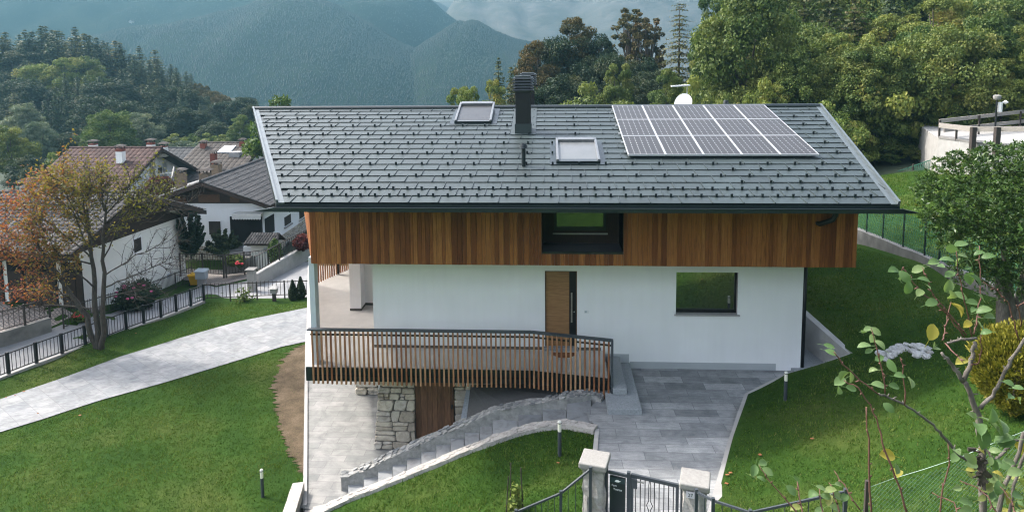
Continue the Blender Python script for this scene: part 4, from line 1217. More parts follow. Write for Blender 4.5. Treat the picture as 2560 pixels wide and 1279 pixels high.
# bollard lights
def bollard(px, pb, pt, lbl):
    g = ground(px, pb, 0)
    h = AY(px, pt, g.y).z - g.z
    t = thing('bollard_light', g, lbl, 'bollard light', 'bollard lights')
    b = MB(); b.lathe([(.042, g.z - .1), (.042, g.z + h * .69)], g.x, g.y, 14); b.build('post', M_post, t, smooth=False)
    b = MB(); b.lathe([(.040, g.z + h * .691), (.040, g.z + h * .95)], g.x, g.y, 14); b.build('diffuser', M_lamp, t)
    b = MB(); b.lathe([(.044, g.z + h * .951), (.044, g.z + h * .965), (.03, g.z + h)], g.x, g.y, 14); b.build('cap', simple('lamp_cap', (.62, .61, .55), None, 3, .4), t)
    b = MB(); b.lathe([(.0445, g.z + h * .93), (.0445, g.z + h * .9505)], g.x, g.y, 14); b.build('ring', M_black, t)
    print('bollard', g, h)
bollard(657, 1241, 1172, 'bollard light on the left lawn near the soil strip')
bollard(1399, 1135, 1051, 'bollard light on the front lawn beside the stair edging')
bollard(1963, 1001, 928, 'bollard light on the right lawn beside the pale kerb wall')

# gate and piers
g1, g2 = AY(1487, 1150, 11.7), AY(1738, 1197, 11.25)
gd = Vector((g2.x - g1.x, g2.y - g1.y, 0)).normalized(); gn = Vector((gd.y, -gd.x, 0))   # gn towards the camera
def pier(p, zt, lbl, wd=.40, cw=.50):
    zb = zp(p.y) - .2 if p.x > 1 else H(p.x, p.y) - .1
    zb = min(zb, .4)
    t = thing('gate_pier', (p.x, p.y, zb), lbl, 'gate pier', 'stone gate piers')
    b = MB(); rings = 9
    vs = []
    for k in range(rings):
        f = k / (rings - 1); z = zb + (zt - .17 - zb) * f; h = wd / 2 * (1.18 - .2 * f)
        for q in range(16):
            an = 2 * PI * q / 16; cx, cy_ = math.cos(an), math.sin(an); s = 1 / max(abs(cx), abs(cy_))
            s = s * .9 if min(abs(cx), abs(cy_)) > .6 else s
            r_ = h * s * rnd.uniform(.86, 1.08)
            v_ = Vector((p.x, p.y, z)) + gd * (cx * r_) + gn * (cy_ * r_) + Vector((0, 0, rnd.uniform(-.02, .02))); vs.append(v_)
    fs = [(k * 16 + q, k * 16 + (q + 1) % 16, (k + 1) * 16 + (q + 1) % 16, (k + 1) * 16 + q) for k in range(rings - 1) for q in range(16)]
    b.add(vs, fs, 0, .8); sh = b.build('shaft', M_stonew, t)
    b = MB(); b.obox((p.x, p.y, zt - .055), gd * cw / 2, gn * cw / 2, (0, 0, .055)); b.obox((p.x, p.y, zt - .135), gd * (cw / 2 - .035), gn * (cw / 2 - .035), (0, 0, .024)); b.build('cap', M_cap, t, bevel=.022)
    return t
pier1 = pier(g1, g1.z + .06, 'left stone gate pier, beside the letterbox panel')
pier2 = pier(g2, g2.z + .04, 'right stone gate pier carrying the house number plate')
def gate_pt(px, py, off=0):
    o = Vector((0, 0, ZC)); r = _ray(px, py); p0 = g1 + gn * off
    t = (p0 - o).dot(gn) / r.dot(gn); return o + r * t
gate = thing('garden_gate', gate_pt(1570, 1300) * 1.0, 'dark metal garden gate with letterbox panel between two stone piers', 'gate')
def vbar(mb, px, pt, w_=.05, d_=.05, zb=None, off=0):
    p = gate_pt(px, pt, off); zb = .3 if zb is None else zb
    mb.obox((p.x, p.y, (p.z + zb) / 2), gd * w_ / 2, gn * d_ / 2, (0, 0, (p.z - zb) / 2))
for q_ in ((1516, 1167), (1572, 1178), (1706, 1211)): b = MB(); vbar(b, *q_, .06, .06); b.build('gate_post', M_post, gate)
b = MB(); b.beam(gate_pt(1521, 1178), gate_pt(1568, 1188), .04, .05); b.build('top_bar', M_post, gate)
b = MB(); q0, q1 = gate_pt(1525, 1186), gate_pt(1564, 1195)
pz = (q0.z + q1.z) / 2
b.obox(((q0.x + q1.x) / 2, (q0.y + q1.y) / 2, (pz + .3) / 2), (q1 - q0) * .5 * Vector((1, 1, 0)).length / 1.4142, gn * .02, (0, 0, (pz - .3) / 2))
lb_ = b.build('letterbox_panel', M_dark, gate)
b = MB(); s0, s1 = gate_pt(1526, 1192, .022), gate_pt(1562, 1201, .022)
b.beam(Vector((s0.x, s0.y, pz - .06)), Vector((s1.x, s1.y, pz - .06)), .02, .09); b.build('letter_slot', simple('slot_metal', (.03, .05, .055), (.025, .042, .047), 5, .35), lb_)
# small pale emblem on the slot
b = MB(); ec = Vector(((s0.x + s1.x) / 2, (s0.y + s1.y) / 2, pz - .06)) + gn * .0125
pts = [(-.05, -.012), (-.03, .012), (-.008, .022), (.02, .016), (.04, .004), (.062, .004), (.042, -.008), (.02, -.02), (-.02, -.022)]
b.extr([ec + gd * x + Vector((0, 0, z)) for x, z in pts], gn * .004); b.build('emblem', M_white, lb_)
def text_mesh(body, size, origin, ux, nn, mat, parent, name='lettering'):
    cu = bpy.data.curves.new(name, 'FONT'); cu.body = body; cu.size = size; cu.extrude = .0015; cu.resolution_u = 3
    tmp = bpy.data.objects.new('tmp', cu); COL.objects.link(tmp)
    dg = bpy.context.evaluated_depsgraph_get(); me = bpy.data.meshes.new_from_object(tmp.evaluated_get(dg))
    bpy.data.objects.remove(tmp)
    o = bpy.data.objects.new(name, me); COL.objects.link(o); me.materials.clear(); me.materials.append(mat)
    uz = Vector((0, 0, 1)); off = Vector(origin) - wloc(parent)
    for v in me.vertices: c = v.co.copy(); v.co = off + ux * c.x + uz * c.y + nn * c.z
    o.parent = parent
    return o
tq = gate_pt(1529, 1213, .024); text_mesh('Fam', .055, tq, gd, gn, M_white, lb_)
tq = gate_pt(1533, 1223, .024); text_mesh('Trento', .055, tq, gd, gn, M_white, lb_)
b = MB()
l0, l1 = gate_pt(1578, 1186), gate_pt(1696, 1213)
b.beam(l0, l1, .045, .06)
b.beam(l0 + Vector((0, 0, .45 - l0.z)), l1 + Vector((0, 0, .45 - l1.z)), .045, .06)
for f in (.02, .98):
    p = l0.lerp(l1, f); b.obox((p.x, p.y, (p.z + .42) / 2), gd * .025, gn * .025, (0, 0, (p.z - .42) / 2))
leaf = b.build('gate_leaf', M_post, gate)
b = MB()
for k in range(1, 10):
    p = l0.lerp(l1, k / 10)
    if k == 4:
        for s in (-.018, .018): b.tube([(p.x + s * .3, p.y, p.z - .03), (p.x + s * gd.x, p.y + s * gd.y, p.z - .12), (p.x + s * gd.x, p.y + s * gd.y, p.z - .42), (p.x + 3 * s * gd.x, p.y + 3 * s * gd.y, p.z - .5), (p.x + s * gd.x, p.y + s * gd.y, p.z - .58), (p.x + s * .3, p.y, .46)], .008, 5)
    else: b.tube([(p.x, p.y, .46), (p.x, p.y, p.z - .02)], .009, 5)
b.build('bars', M_black, leaf)
b = MB(); p = gate_pt(1586, 1200, .03); b.obox((p.x, p.y, p.z - .05), gd * .05, gn * .02, (0, 0, .09)); b.build('lock_case', M_post, leaf)
b = MB(); b.beam(p + gd * .05 + gn * .02, p + gd * .17 + gn * .02, .02, .02); b.build('handle', M_steel, leaf)
# house number
hp = pier2.location + Vector((0, 0, 0)); c = Vector((g2.x, g2.y, 0)) + gn * .235
zz = (Vector((0, 0, ZC)) + _ray(1727, 1236) * ((c - Vector((0, 0, ZC))).dot(gn) / _ray(1727, 1236).dot(gn)))
b = MB(); b.obox(zz, gd * .075, gn * .008, (0, 0, .055)); npl = b.build('number_plate', simple('number_plate', (.55, .53, .55), (.5, .48, .5), 8, .4), pier2)
text_mesh('27', .085, zz - gd * .05 + gn * .01 - Vector((0, 0, .03)), gd, gn, M_post, npl)

# light garden fences of thin bars
def bar_fence(pts, h, mat, name, label, cat='fence', gap=.11, post_w=.05, bar=.012, group=None, posts=None, spear=False, base=None, rails=True, wide_rail=.03):
    """pts: top line; h: height of panel; each post a part"""
    pts = [Vector(p) for p in pts]
    t = thing(name, (pts[0].x, pts[0].y, pts[0].z - h), label, cat, group)
    pan = MB()
    for i in range(len(pts) - 1):
        a_, c_ = pts[i], pts[i + 1]
        L = Vector((c_.x - a_.x, c_.y - a_.y)).length
        n = max(1, int(L / gap))
        if rails:
            pan.beam(a_, c_, wide_rail, .035); pan.beam(a_ - Vector((0, 0, h - .1)), c_ - Vector((0, 0, h - .1)), .025, .03)
        for k in range(1, n):
            p = a_.lerp(c_, k / n); pan.beam(p - Vector((0, 0, h - .1)), p + Vector((0, 0, .07 if spear else 0)), bar, bar)
    pan.build('bar_panel', mat, t)
    for i, p in enumerate(pts):
        if posts and i not in posts: continue
        q = MB(); q.box(p.x - post_w / 2, p.y - post_w / 2, p.z - h - .1, p.x + post_w / 2, p.y + post_w / 2, p.z + .05); q.build('post', mat, t)
    return t
a_ = AY(1476, 1172, 11.45); c_ = AY(1402, 1232, 11.3); e_ = AY(1290, 1279, 11.2); f_ = e_ + (e_ - c_) * 1.5
bar_fence([a_, c_, e_, f_], .95, M_post, 'bar_fence', 'dark bar fence running down to the left from the left gate pier')
a_ = AY(1741, 1228, 10.85); c_ = AY(1783, 1250, 10.5); e_ = AY(1876, 1280, 10.1); f_ = AY(2114, 1228, 9.7)
bar_fence([a_, c_, e_, f_], .95, M_post, 'bar_fence', 'dark bar fence right of the gate, along the front of the right lawn', gap=.15)

# rusty stakes with a young shrub
for k, (x, t0, x1) in enumerate(((1277, 1156, 1276), (1271, 1190, 1264), (1302, 1168, 1308))):
    yy = (12.9, 12.4, 12.6)[k]
    p0 = AY(x, t0, yy); p1 = AY(x1, 1300, yy); p1.z = H(p1.x, p1.y) - .1
    b = MB(); b.tube([p0, p1], .012, 6); tag(b.build('stake', M_rust), ['rusty stake behind the young shrub, tallest of the three', 'rusty stake left of the young shrub on the front lawn', 'rusty stake right of the young shrub on the front lawn'][k], 'stake', 'plant stakes')

# wire mesh fence, right foreground
mt = thing('wire_mesh_fence', AY(2180, 1279, 8.2), 'sagging diamond mesh wire fence along the bottom right corner', 'wire fence')
TOP = [(2160, 1222, 8.3), (2230, 1196, 8.3), (2310, 1172, 8.2), (2400, 1142, 8.1), (2480, 1108, 8.0), (2600, 1062, 7.9), (2750, 1010, 7.8)]
tops = [AY(*q) for q in TOP]
def toph(s):   # along x
    xs = [p.x for p in tops]
    for i in range(len(xs) - 1):
        if xs[i] <= s <= xs[i + 1]:
            return tops[i].lerp(tops[i + 1], (s - xs[i]) / (xs[i + 1] - xs[i]))
    return None
for sgn, mm in ((1, M_netl), (-1, M_net)):
    b = MB(); x = tops[0].x - 1.4
    while x < tops[-1].x + 1.4:
        pp = []
        for k in range(40):
            u_ = x + sgn * k * .035; p = toph(u_)
            if p is None: 
                if pp: break
                continue
            zz_ = p.z - .9 + k * .035 if sgn > 0 else p.z - .9 + k * .035
            if zz_ > p.z: break
            pp.append(Vector((u_, p.y - .04 * math.sin(u_ * 3), zz_)))
        if len(pp) > 1: b.tube([pp[0], pp[-1]], .0015 if sgn > 0 else .0013, 4)
        x += .062
    b.build('mesh_wires', mm, mt)
b = MB(); b.tube(tops, .003, 5); b.build('top_wire', M_netl, mt)
p0 = AY(2168, 1200, 8.3); b = MB(); b.box(p0.x - .02, p0.y - .02, p0.z - 1.2, p0.x + .02, p0.y + .02, p0.z); b.build('post', M_rust, mt)

# ring of rocks on the right lawn
ring = []
k = 0
for (x, y) in ((2202, 886), (2214, 893), (2225, 880), (2236, 874), (2250, 868), (2266, 864), (2284, 866), (2300, 870), (2316, 876), (2326, 884), (2318, 894), (2300, 889), (2284, 880), (2262, 876), (2245, 884), (2232, 893), (2218, 902), (2206, 897)):
    p = ground(x, y, 1.3); r_ = rnd.uniform(.07, .15)
    b = MB(); n1, n2 = 6, 9; vs = []
    for i in range(n1 + 1):
        for j in range(n2):
            th, ph = PI * i / n1, 2 * PI * j / n2
            rr = r_ * rnd.uniform(.75, 1.15)
            vs.append((p.x + rr * 1.25 * math.sin(th) * math.cos(ph), p.y + rr * math.sin(th) * math.sin(ph), p.z + rr * .7 * math.cos(th) + .03))
    b.add(vs, [(i * n2 + j, i * n2 + (j + 1) % n2, (i + 1) * n2 + (j + 1) % n2, (i + 1) * n2 + j) for i in range(n1) for j in range(n2)], 0, rnd.random())
    tag(b.build('rock', M_rock), 'grey rock in the ring of rocks on the right lawn', 'rock', 'rocks ringing a hollow in the right lawn')

# low wall with netting fence at the back of the right lawn
W0, W1, W2 = AY(2150, 573, 28), AY(2385, 668, 21), None
b = MB(); dW = W1 - W0
W2 = W1 + dW * .5
pts = [W0 - dW * .3, W0, W1, W2]
polywall(b, pts, .25, [H(p.x, p.y) - .6 for p in pts], seg=.6, jitter=.015)
bw = tag(b.build('low_concrete_wall', M_concrete), 'low stained concrete wall at the back of the right lawn', 'low wall')
ft = thing('netting_fence', W0, 'dark posts with fine green netting on the low stained concrete wall', 'wire fence')
for q in (2172, 2222, 2278, 2330, 2362):
    f = (q - 2150) / (2385 - 2150); f = f / (f + (1 - f) * W1.y / W0.y) if 0 else f
    p = W0.lerp(W1, (AY(q, 600, 25).x - AY(2150, 600, 25).x) / (AY(2385, 600, 25).x - AY(2150, 600, 25).x) * .97)
    b = MB(); b.box(p.x - .022, p.y - .022, p.z - .02, p.x + .022, p.y + .022, p.z + 1.25); b.build('post', M_dark, ft)
b = MB()
for k in range(90):
    p, q = pts[0].lerp(pts[3], k / 90), pts[0].lerp(pts[3], (k + 3) / 90)
    b.beam(p + Vector((0, 0, .02)), q + Vector((0, 0, 1.2)), .009, .009); b.beam(p + Vector((0, 0, 1.2)), q + Vector((0, 0, .02)), .009, .009)
for k in range(12): b.beam(pts[0] + Vector((0, 0, .05 + k * .1)), pts[3] + Vector((0, 0, .05 + k * .1)), .005, .005)
b.build('netting', M_net, ft)

# concrete platform with timber rail and a weather station
Y0 = 38.0
S0, S1, S2 = AY(2346, 345, Y0), AY(2440, 360, Y0 - 2.5), AY(2620, 330, Y0 - 5)
zg = H(S0.x, S0.y) - 1
b = MB(); b.prism([(S0.x, S0.y), (S1.x, S1.y), (S2.x, S2.y), (S2.x + 6, S2.y + 8), (S0.x + 3, S0.y + 8)], zg, S0.z)
plat = thing('concrete_platform', (S0.x, S0.y, zg), 'weathered concrete block platform on the grassy slope at far right', 'platform')
b.build('retaining_block', M_concretel, plat)
b = MB(); b.prism([(S0.x - .03, S0.y - .05), (S1.x, S1.y - .05), (S2.x, S2.y - .05), (S2.x, S2.y + .3), (S0.x + .3, S0.y + .3)], S0.z + .001, S0.z + .1); b.build('coping', M_concrete, plat)
rl = thing('timber_railing', S0, 'weathered grey timber rails on posts round the concrete platform', 'railing')
def addb(nm, p, q, w_, h_, mt_=M_greywood): bb = MB(); bb.beam(p, q, w_, h_); return bb.build(nm, mt_, rl)
R0, R1, R2 = AY(2348, 313, Y0), AY(2432, 323, Y0 - 2.5), AY(2620, 322, Y0 - 5)
addb('rail', R0, R1, .06, .26); addb('rail', R1, R2, .06, .26)
B0, B1 = AY(2348, 303, Y0 + .2), AY(2620, 272, Y0 + 5); addb('rail', B0, B1, .06, .2); addb('rail', AY(2360, 326, Y0 + .3), AY(2620, 296, Y0 + 5), .06, .2)
for q, yy, tp_ in ((2392, Y0 - 1.2, 318), (2350, Y0 + .1, 300), (2449, Y0 + 1.7, 288), (2552, Y0 + 3.6, 278)):
    p = AY(q, tp_, yy); addb('post', p, (p.x, p.y, S0.z), .08, .08, M_rust)
for q in (2434, 2494):
    p = AY(q, 318, Y0 - 2.6 - (q - 2434) / 60); addb('post', p, (p.x, p.y, p.z - 1.9), .22, .22, M_rust)
b = MB(); c0 = AY(2395, 350, Y0 - 1.35); vs = []
for i in range(5):
    for j in range(7):
        vs.append((c0.x + (j / 6) * .62 + .02 * i, c0.y - (j / 6) * .5 - .08 - .03 * math.sin(j * 1.3 + i), c0.z + .03 - i * .24 - .05 * math.sin(j)))
b.add(vs, [(i * 7 + j, i * 7 + j + 1, (i + 1) * 7 + j + 1, (i + 1) * 7 + j) for i in range(4) for j in range(6)])
b.add([(v[0], v[1] + .02, v[2]) for v in vs], [(i * 7 + j, i * 7 + j + 1, (i + 1) * 7 + j + 1, (i + 1) * 7 + j) for i in range(4) for j in range(6)])
tag(b.build('cloth', M_cloth, smooth=True), 'pale cloth hanging over the front of the concrete platform', 'cloth')
p = AY(2486, 350, Y0 - 2.0)
wsn = thing('weather_station', (p.x, p.y, S0.z), 'weather station with sensors on a thin pole at the concrete platform', 'weather station')
pt = AY(2486, 250, p.y)
b = MB(); b.tube([(p.x, p.y, S0.z - .6), (p.x, p.y, pt.z)], .045, 8); b.build('pole', M_black, wsn)
b = MB(); b.lathe([(.15, pt.z + .02), (.18, pt.z + .1), (.18, pt.z + .22), (.10, pt.z + .26)], p.x, p.y, 12); b.build('rain_gauge', M_cap, wsn)
b = MB(); b.lathe([(.1, pt.z - .62), (.1, pt.z - .12)], p.x + .18, p.y, 10); b.beam((p.x, p.y, pt.z - .15), (p.x + .4, p.y, pt.z - .15), .06, .06); b.build('sensor_shield', M_white, wsn)
b = MB(); b.lathe([(.02, pt.z - .22), (.14, pt.z - .12), (.02, pt.z - .02)], p.x + .42, p.y, 10); b.build('wind_sensor', M_white, wsn)
# green net fence left of the platform
n0, n1, n2 = AY(2205, 442, 42), AY(2283, 415, 41), AY(2350, 392, 39.5)
ft2 = thing('netting_fence', n0, 'sagging green netting fence running up to the concrete platform', 'wire fence')
b = MB()
for a_, c_ in ((n0, n1), (n1, n2)):
    for k in range(14):
        p, q = a_.lerp(c_, k / 14), a_.lerp(c_, (k + 1) / 14)
        b.beam(p - Vector((0, 0, 1.1)), q, .018, .018); b.beam(p, q - Vector((0, 0, 1.1)), .018, .018)
    b.beam(a_, c_, .05, .05)
b.build('netting', M_net, ft2)
for p in (n0, n1, n2): q = MB(); q.box(p.x - .04, p.y - .04, p.z - 1.5, p.x + .04, p.y + .04, p.z + .12); q.build('post', M_rust, ft2)
# ================================================================== NEIGHBOURS
def tiled(mb, o, u, v, L0, L1, W, tw=.30, rh=.36, lift=.05, s0=0.0, s1=0.0):
    """tiles on a slope: o eave corner, u along eave, v up slope; tile rows run W up; eave from L0 to L1 (ends shift by s0,s1 per unit up)"""
    o, u, v = Vector(o), Vector(u).normalized(), Vector(v).normalized(); n = u.cross(v).normalized()
    if n.z < 0: n = -n
    rows = max(2, int(W / rh)); rh = W / rows
    for r_ in range(rows):
        a0, a1 = r_ * rh, (r_ + 1) * rh
        x = L0 + s0 * a0; xe = L1 + s1 * a0
        while x < xe - .02:
            x1 = min(x + tw, xe)
            tn = min(1, max(0, rnd.gauss(.5, .24)))
            prof = ((0, .0), (.22, .75), (.5, 1.0), (.78, .75), (1.0, .0))
            vs = []
            for f, h in prof:
                vs.append(o + u * (x + (x1 - x) * f) + v * (a0 - .02) + n * (lift + .05 * h))
            for f, h in prof:
                vs.append(o + u * (x + (x1 - x) * f) + v * (a1 + .02) + n * (lift - .025 + .05 * h))
            mb.add(vs, [(k, k + 1, k + 6, k + 5) for k in range(4)] , 0, tn)
            x = x1
def gable_house(name, label, along, c, half, length, zr_, tan_f, tan_b, zg, ovh, ovg, tile, wallm, tw=.3, thick=.22, cat='house', rh=.36, soffit=None):
    """along 'x' or 'y': ridge direction; c = (ridge line position, start, end)"""
    t = thing(name, (0, 0, zg), label, cat)
    pos, a0, a1 = c
    P = (lambda l, d, z: Vector((l, pos + d, z))) if along == 'x' else (lambda l, d, z: Vector((pos + d, l, z)))
    w0, w1 = a0 + ovg, a1 - ovg
    hf, hb = half
    # walls: pentagon extruded
    zf, zb_ = zr_ - hf * tan_f - thick, zr_ - hb * tan_b - thick
    pent = [P(w0, -hf, zg), P(w0, hb, zg), P(w0, hb, zb_), P(w0, 0, zr_ - thick), P(w0, -hf, zf)]
    b = MB(); b.extr(pent, P(w1, 0, 0) - P(w0, 0, 0)); b.build('wall', wallm, t)
    # roof slabs + tiles
    roof_ = None
    for sgn, hh, tn in ((-1, hf, tan_f), (1, hb, tan_b)):
        ev = hh + ovh
        q = [P(a0, 0, zr_), P(a1, 0, zr_), P(a1, sgn * ev, zr_ - ev * tn), P(a0, sgn * ev, zr_ - ev * tn)]
        b = MB(); b.hexa([p - Vector((0, 0, thick)) for p in q] + q)
        r_ = b.build('roof', M_darkwood, t)
        b = MB(); vv = q[0] - q[3]
        tiled(b, q[3], (q[2] - q[3]), vv, 0, a1 - a0, vv.length, tw, rh)
        b.build('tiles', tile, r_)
    b = MB(); b.tube([P(a0, 0, zr_ + .05), P(a1, 0, zr_ + .05)], .12, 8); b.build('ridge_tiles', tile, t)
    return t
def wbox(mb, p, q, yoff0, yoff1):   # box spanned in the plane Y=const between two pixels' points
    mb.box(min(p.x, q.x), p.y + yoff0, min(p.z, q.z), max(p.x, q.x), p.y + yoff1, max(p.z, q.z))
def xplane(px, py, X):
    r = _ray(px, py); return Vector((0, 0, ZC)) + r * (X / r.x)
def small_chimney(par, x, y, zb, zt, wd, body, top=None, label=None, split=None):
    b = MB(); h = wd / 2
    b.box(x - h, y - h, zb, x + h, y + h, zt - .3 if not split else split)
    c = b.build('chimney', body, par)
    if label: c['label'] = label
    if split:
        b = MB(); b.box(x - h, y - h, split + .001, x + h, y + h, zt - .3); b.build('brick_band', top or M_brick, c)
    b = MB()
    for sx in (-1, 1):
        for sy in (-1, 1): b.box(x + sx * h - .06 * (sx > 0), y + sy * h - .06 * (sy > 0), zt - .2999, x + sx * h + .06 * (sx < 0), y + sy * h + .06 * (sy < 0), zt - .1)
    b.hexa([(x - h - .12, y - h - .12, zt - .0999), (x + h + .12, y - h - .12, zt - .0999), (x + h + .12, y + h + .12, zt - .0999), (x - h - .12, y + h + .12, zt - .0999), (x - h * .6, y - h, zt + .02), (x + h * .6, y - h, zt + .02), (x + h * .6, y + h, zt + .02), (x - h * .6, y + h, zt + .02)])
    b.build('chimney_cap', M_tile_brown, c)
    return c

# --- house A: long low house on the left
KA = 1.1
kz = lambda z: ZC - (ZC - z) * KA
A = gable_house('white_house', 'white house with dark tiled roof and garage openings behind the bare tree, far left', 'x', (28.5 * KA, -36 * KA, -17.7 * KA), (3.9 * KA, 4.7 * KA), 0, kz(3.06), .30, .365, -4.3, .75 * KA, .85 * KA, M_tile_old, M_plaster2, tw=.28, rh=.33)
ax = -18.55 * KA
b = MB(); b.extr([(ax + .001, 24.62 * KA, kz(1.35)), (ax + .001, 33.19 * KA, kz(.95)), (ax + .001, 28.5 * KA, kz(2.83))], (.03, 0, 0)); b.build('gable_boards', M_darkwood, A)
for k, yy in enumerate((24.3, 26.4, 28.5, 30.8, 33.0)):
    zz_ = 3.06 - .30 - (28.5 - yy) * .30 if yy < 28.5 else 3.06 - .30 - (yy - 28.5) * .365
    yy *= KA; zz_ = kz(zz_)
    b = MB(); b.box(ax + .04, yy - .09, zz_ - .16, ax + .85, yy + .09, zz_ + .03); b.build('purlin', M_darkwood, A)
def side_win(par, X, p0, p1, mt, frame=None, nm='window', depth=.03, sillm=None):
    q0, q1 = xplane(*p0, X), xplane(*p1, X)
    y0, y1, z0, z1 = min(q0.y, q1.y), max(q0.y, q1.y), min(q0.z, q1.z), max(q0.z, q1.z)
    if frame:
        b = MB(); b.box(X + .002, y0 - .08, z0 - .08, X + .012, y1 + .08, z1 + .08); f = b.build(nm, frame, par)
        b = MB(); b.box(X + .0125, y0, z0, X + depth, y1, z1); b.build('shutter', mt, f)
    else:
        b = MB(); b.box(X + .002, y0, z0, X + depth, y1, z1); f = b.build(nm, mt, par)
    if sillm:
        b = MB(); b.box(X + .002, y0 - .1, z0 - .12, X + .12, y1 + .1, z0 - .05); b.build('sill', sillm, f)
side_win(A, ax, (336, 632), (351, 592), M_shutter, M_plaster)
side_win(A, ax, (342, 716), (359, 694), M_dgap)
side_win(A, ax, (418, 695), (427, 680), M_grey, None, 'vent_grille')
q0, q1 = xplane(347, 667, ax), xplane(447, 632, ax)
b = MB(); b.box(ax + .002, 24.7 * KA, q0.z - .02, ax + .012, 33.1 * KA, q0.z + .01); b.build('string_course', M_plaster2, A)
fy = 24.6 * KA
for p0, p1 in (((25, 752), (139, 652)), ((160, 762), (204, 655)), ((-90, 752), (5, 652))):
    a_, c_ = AY(*p0, fy - .004), AY(*p1, fy - .004)
    b = MB(); b.box(a_.x, fy - .03, H(a_.x, fy) - .2, c_.x, fy - .001, c_.z); b.build('garage_opening', M_dgap, A)  # flat panel on the solid wall, interior shade put into its colour
    for k in range(3):
        x = a_.x + (c_.x - a_.x) * (k + .5) / 3
        d_ = MB(); d_.box(x - (c_.x - a_.x) / 7, fy - .05, H(x, fy), x + (c_.x - a_.x) / 7, fy - .031, c_.z - .45); d_.build('garage_door_leaf', M_darkwood, A)
pc = AY(72, 497, 29.8); small_chimney(A, pc.x, 29.8, 1.3, AY(72, 447, 29.8).z, .46, M_concretel, label='tall stone chimney on the left end of the roof')

# --- house B: gable facing the viewer, stone base
by = 39.2
ap = AY(502, 456, by - 1)
bx0, bx1 = AY(400, 560, by).x, AY(660, 560, by).x
zfl = AY(600, 508, by).z
Bt = gable_house('white_house', 'white house with dark wooden gable, awning over the porch and stone base', 'y', (ap.x, by - 1.0, 54), (ap.x - bx0, bx1 - ap.x), 0, ap.z, .345, .345, -3.4, .85, 1.0, M_tile_dark, M_plaster, tw=.28, rh=.42)
b = MB(); b.extr([(bx0 - .2, by - .003, zfl), (bx1, by - .003, zfl), (bx1, by - .003, ap.z - .25 - (bx1 - ap.x) * .345), (ap.x, by - .003, ap.z - .25), (bx0 - .2, by - .003, ap.z - .25 - (ap.x - bx0 + .2) * .345)], (0, -.04, 0)); b.build('gable_boards', M_darkwood, Bt)
for p0, p1 in (((497, 505), (549, 486)), ((447, 505), (466, 492)), ((576, 505), (598, 492))):
    a_, c_ = AY(*p0, by - .05), AY(*p1, by - .05); b = MB(); wbox(b, a_, c_, -.03, 0); b.build('gable_shutter', M_midwood, Bt)
zst = AY(560, 614, by).z
b = MB(); stone_face(b, (bx0, by - .01, -3.5), (1, 0, 0), (0, 0, 1), (0, -1, 0), bx1 - bx0, zst + 3.5, 8, 21, depth=.06, gap=.03)
P_ = (bx1 + .01, by, -3.5); stone_face(b, P_, (0, 1, 0), (0, 0, 1), (1, 0, 0), 14, zst + 3.5, 8, 22, depth=.06, gap=.03); b.build('stone_base', M_stone, Bt)
a_, c_ = AY(578, 606, by - .01), AY(655, 541, by - .01)
b = MB(); wbox(b, a_, c_, -.02, .005); po = b.build('porch', M_dgap, Bt)  # flat panel, the recess's shade painted as near-black colour
a_, c_ = AY(524, 586, by - .01), AY(551, 553, by - .01)
b = MB(); b.box(a_.x - .06, by - .02, a_.z - .08, c_.x + .06, by - .002, c_.z + .06); f = b.build('window', M_plaster, Bt)
b = MB(); wbox(b, a_, c_, -.03, -.0101); b.build('shutter', M_shutter, f)
# awning with scalloped valance
a_, c_ = AY(580, 548, by - .7), AY(652, 541, by - .7)
b = MB(); b.beam((a_.x, by - .35, c_.z + .12), (c_.x, by - .35, c_.z + .12), .7, .03)
n = 11
for k in range(n):
    x0, x1 = a_.x + (c_.x - a_.x) * k / n, a_.x + (c_.x - a_.x) * (k + 1) / n
    arc = [(x0 + (x1 - x0) * (.5 - .5 * math.cos(PI * q / 6)), by - .71, c_.z - .12 - .07 * math.sin(PI * q / 6)) for q in range(7)]
    b.extr([(x0, by - .71, c_.z + .13), (x1, by - .71, c_.z + .13)] + arc[::-1], (0, .015, 0))
b.build('awning', simple('awning_cloth', (.60, .59, .55), (.52, .51, .48), 6, .9), Bt)
side_win(Bt, bx1, (711, 566), (726, 534), M_shutter, M_plaster, sillm=M_concretel); side_win(Bt, bx1, (748, 548), (762, 515), M_shutter, M_plaster, sillm=M_concretel)
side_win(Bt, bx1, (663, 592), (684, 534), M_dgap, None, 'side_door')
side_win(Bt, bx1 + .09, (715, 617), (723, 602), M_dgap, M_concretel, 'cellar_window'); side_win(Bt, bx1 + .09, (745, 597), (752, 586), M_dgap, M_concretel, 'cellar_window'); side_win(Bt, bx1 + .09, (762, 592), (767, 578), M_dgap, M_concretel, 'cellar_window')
pc = AY(515, 470, 41.0); small_chimney(Bt, pc.x, 41.0, pc.z - .8, AY(515, 421, 41).z, .54, M_brickyel, label='squat brick chimney with openings, at the gable end')
# porch steps
for k in range(4):
    s0, s1 = AY(585 - 6 * k, 612 + 9 * k, by - .6 - .5 * k), AY(630, 612 + 9 * k, by - .6 - .5 * k)
    b = MB(); b.box(s0.x, by - .95 - .5 * k, -3.5, s1.x, by - .05 - .02 * k, s0.z); b.build('porch_step', M_concrete, Bt)

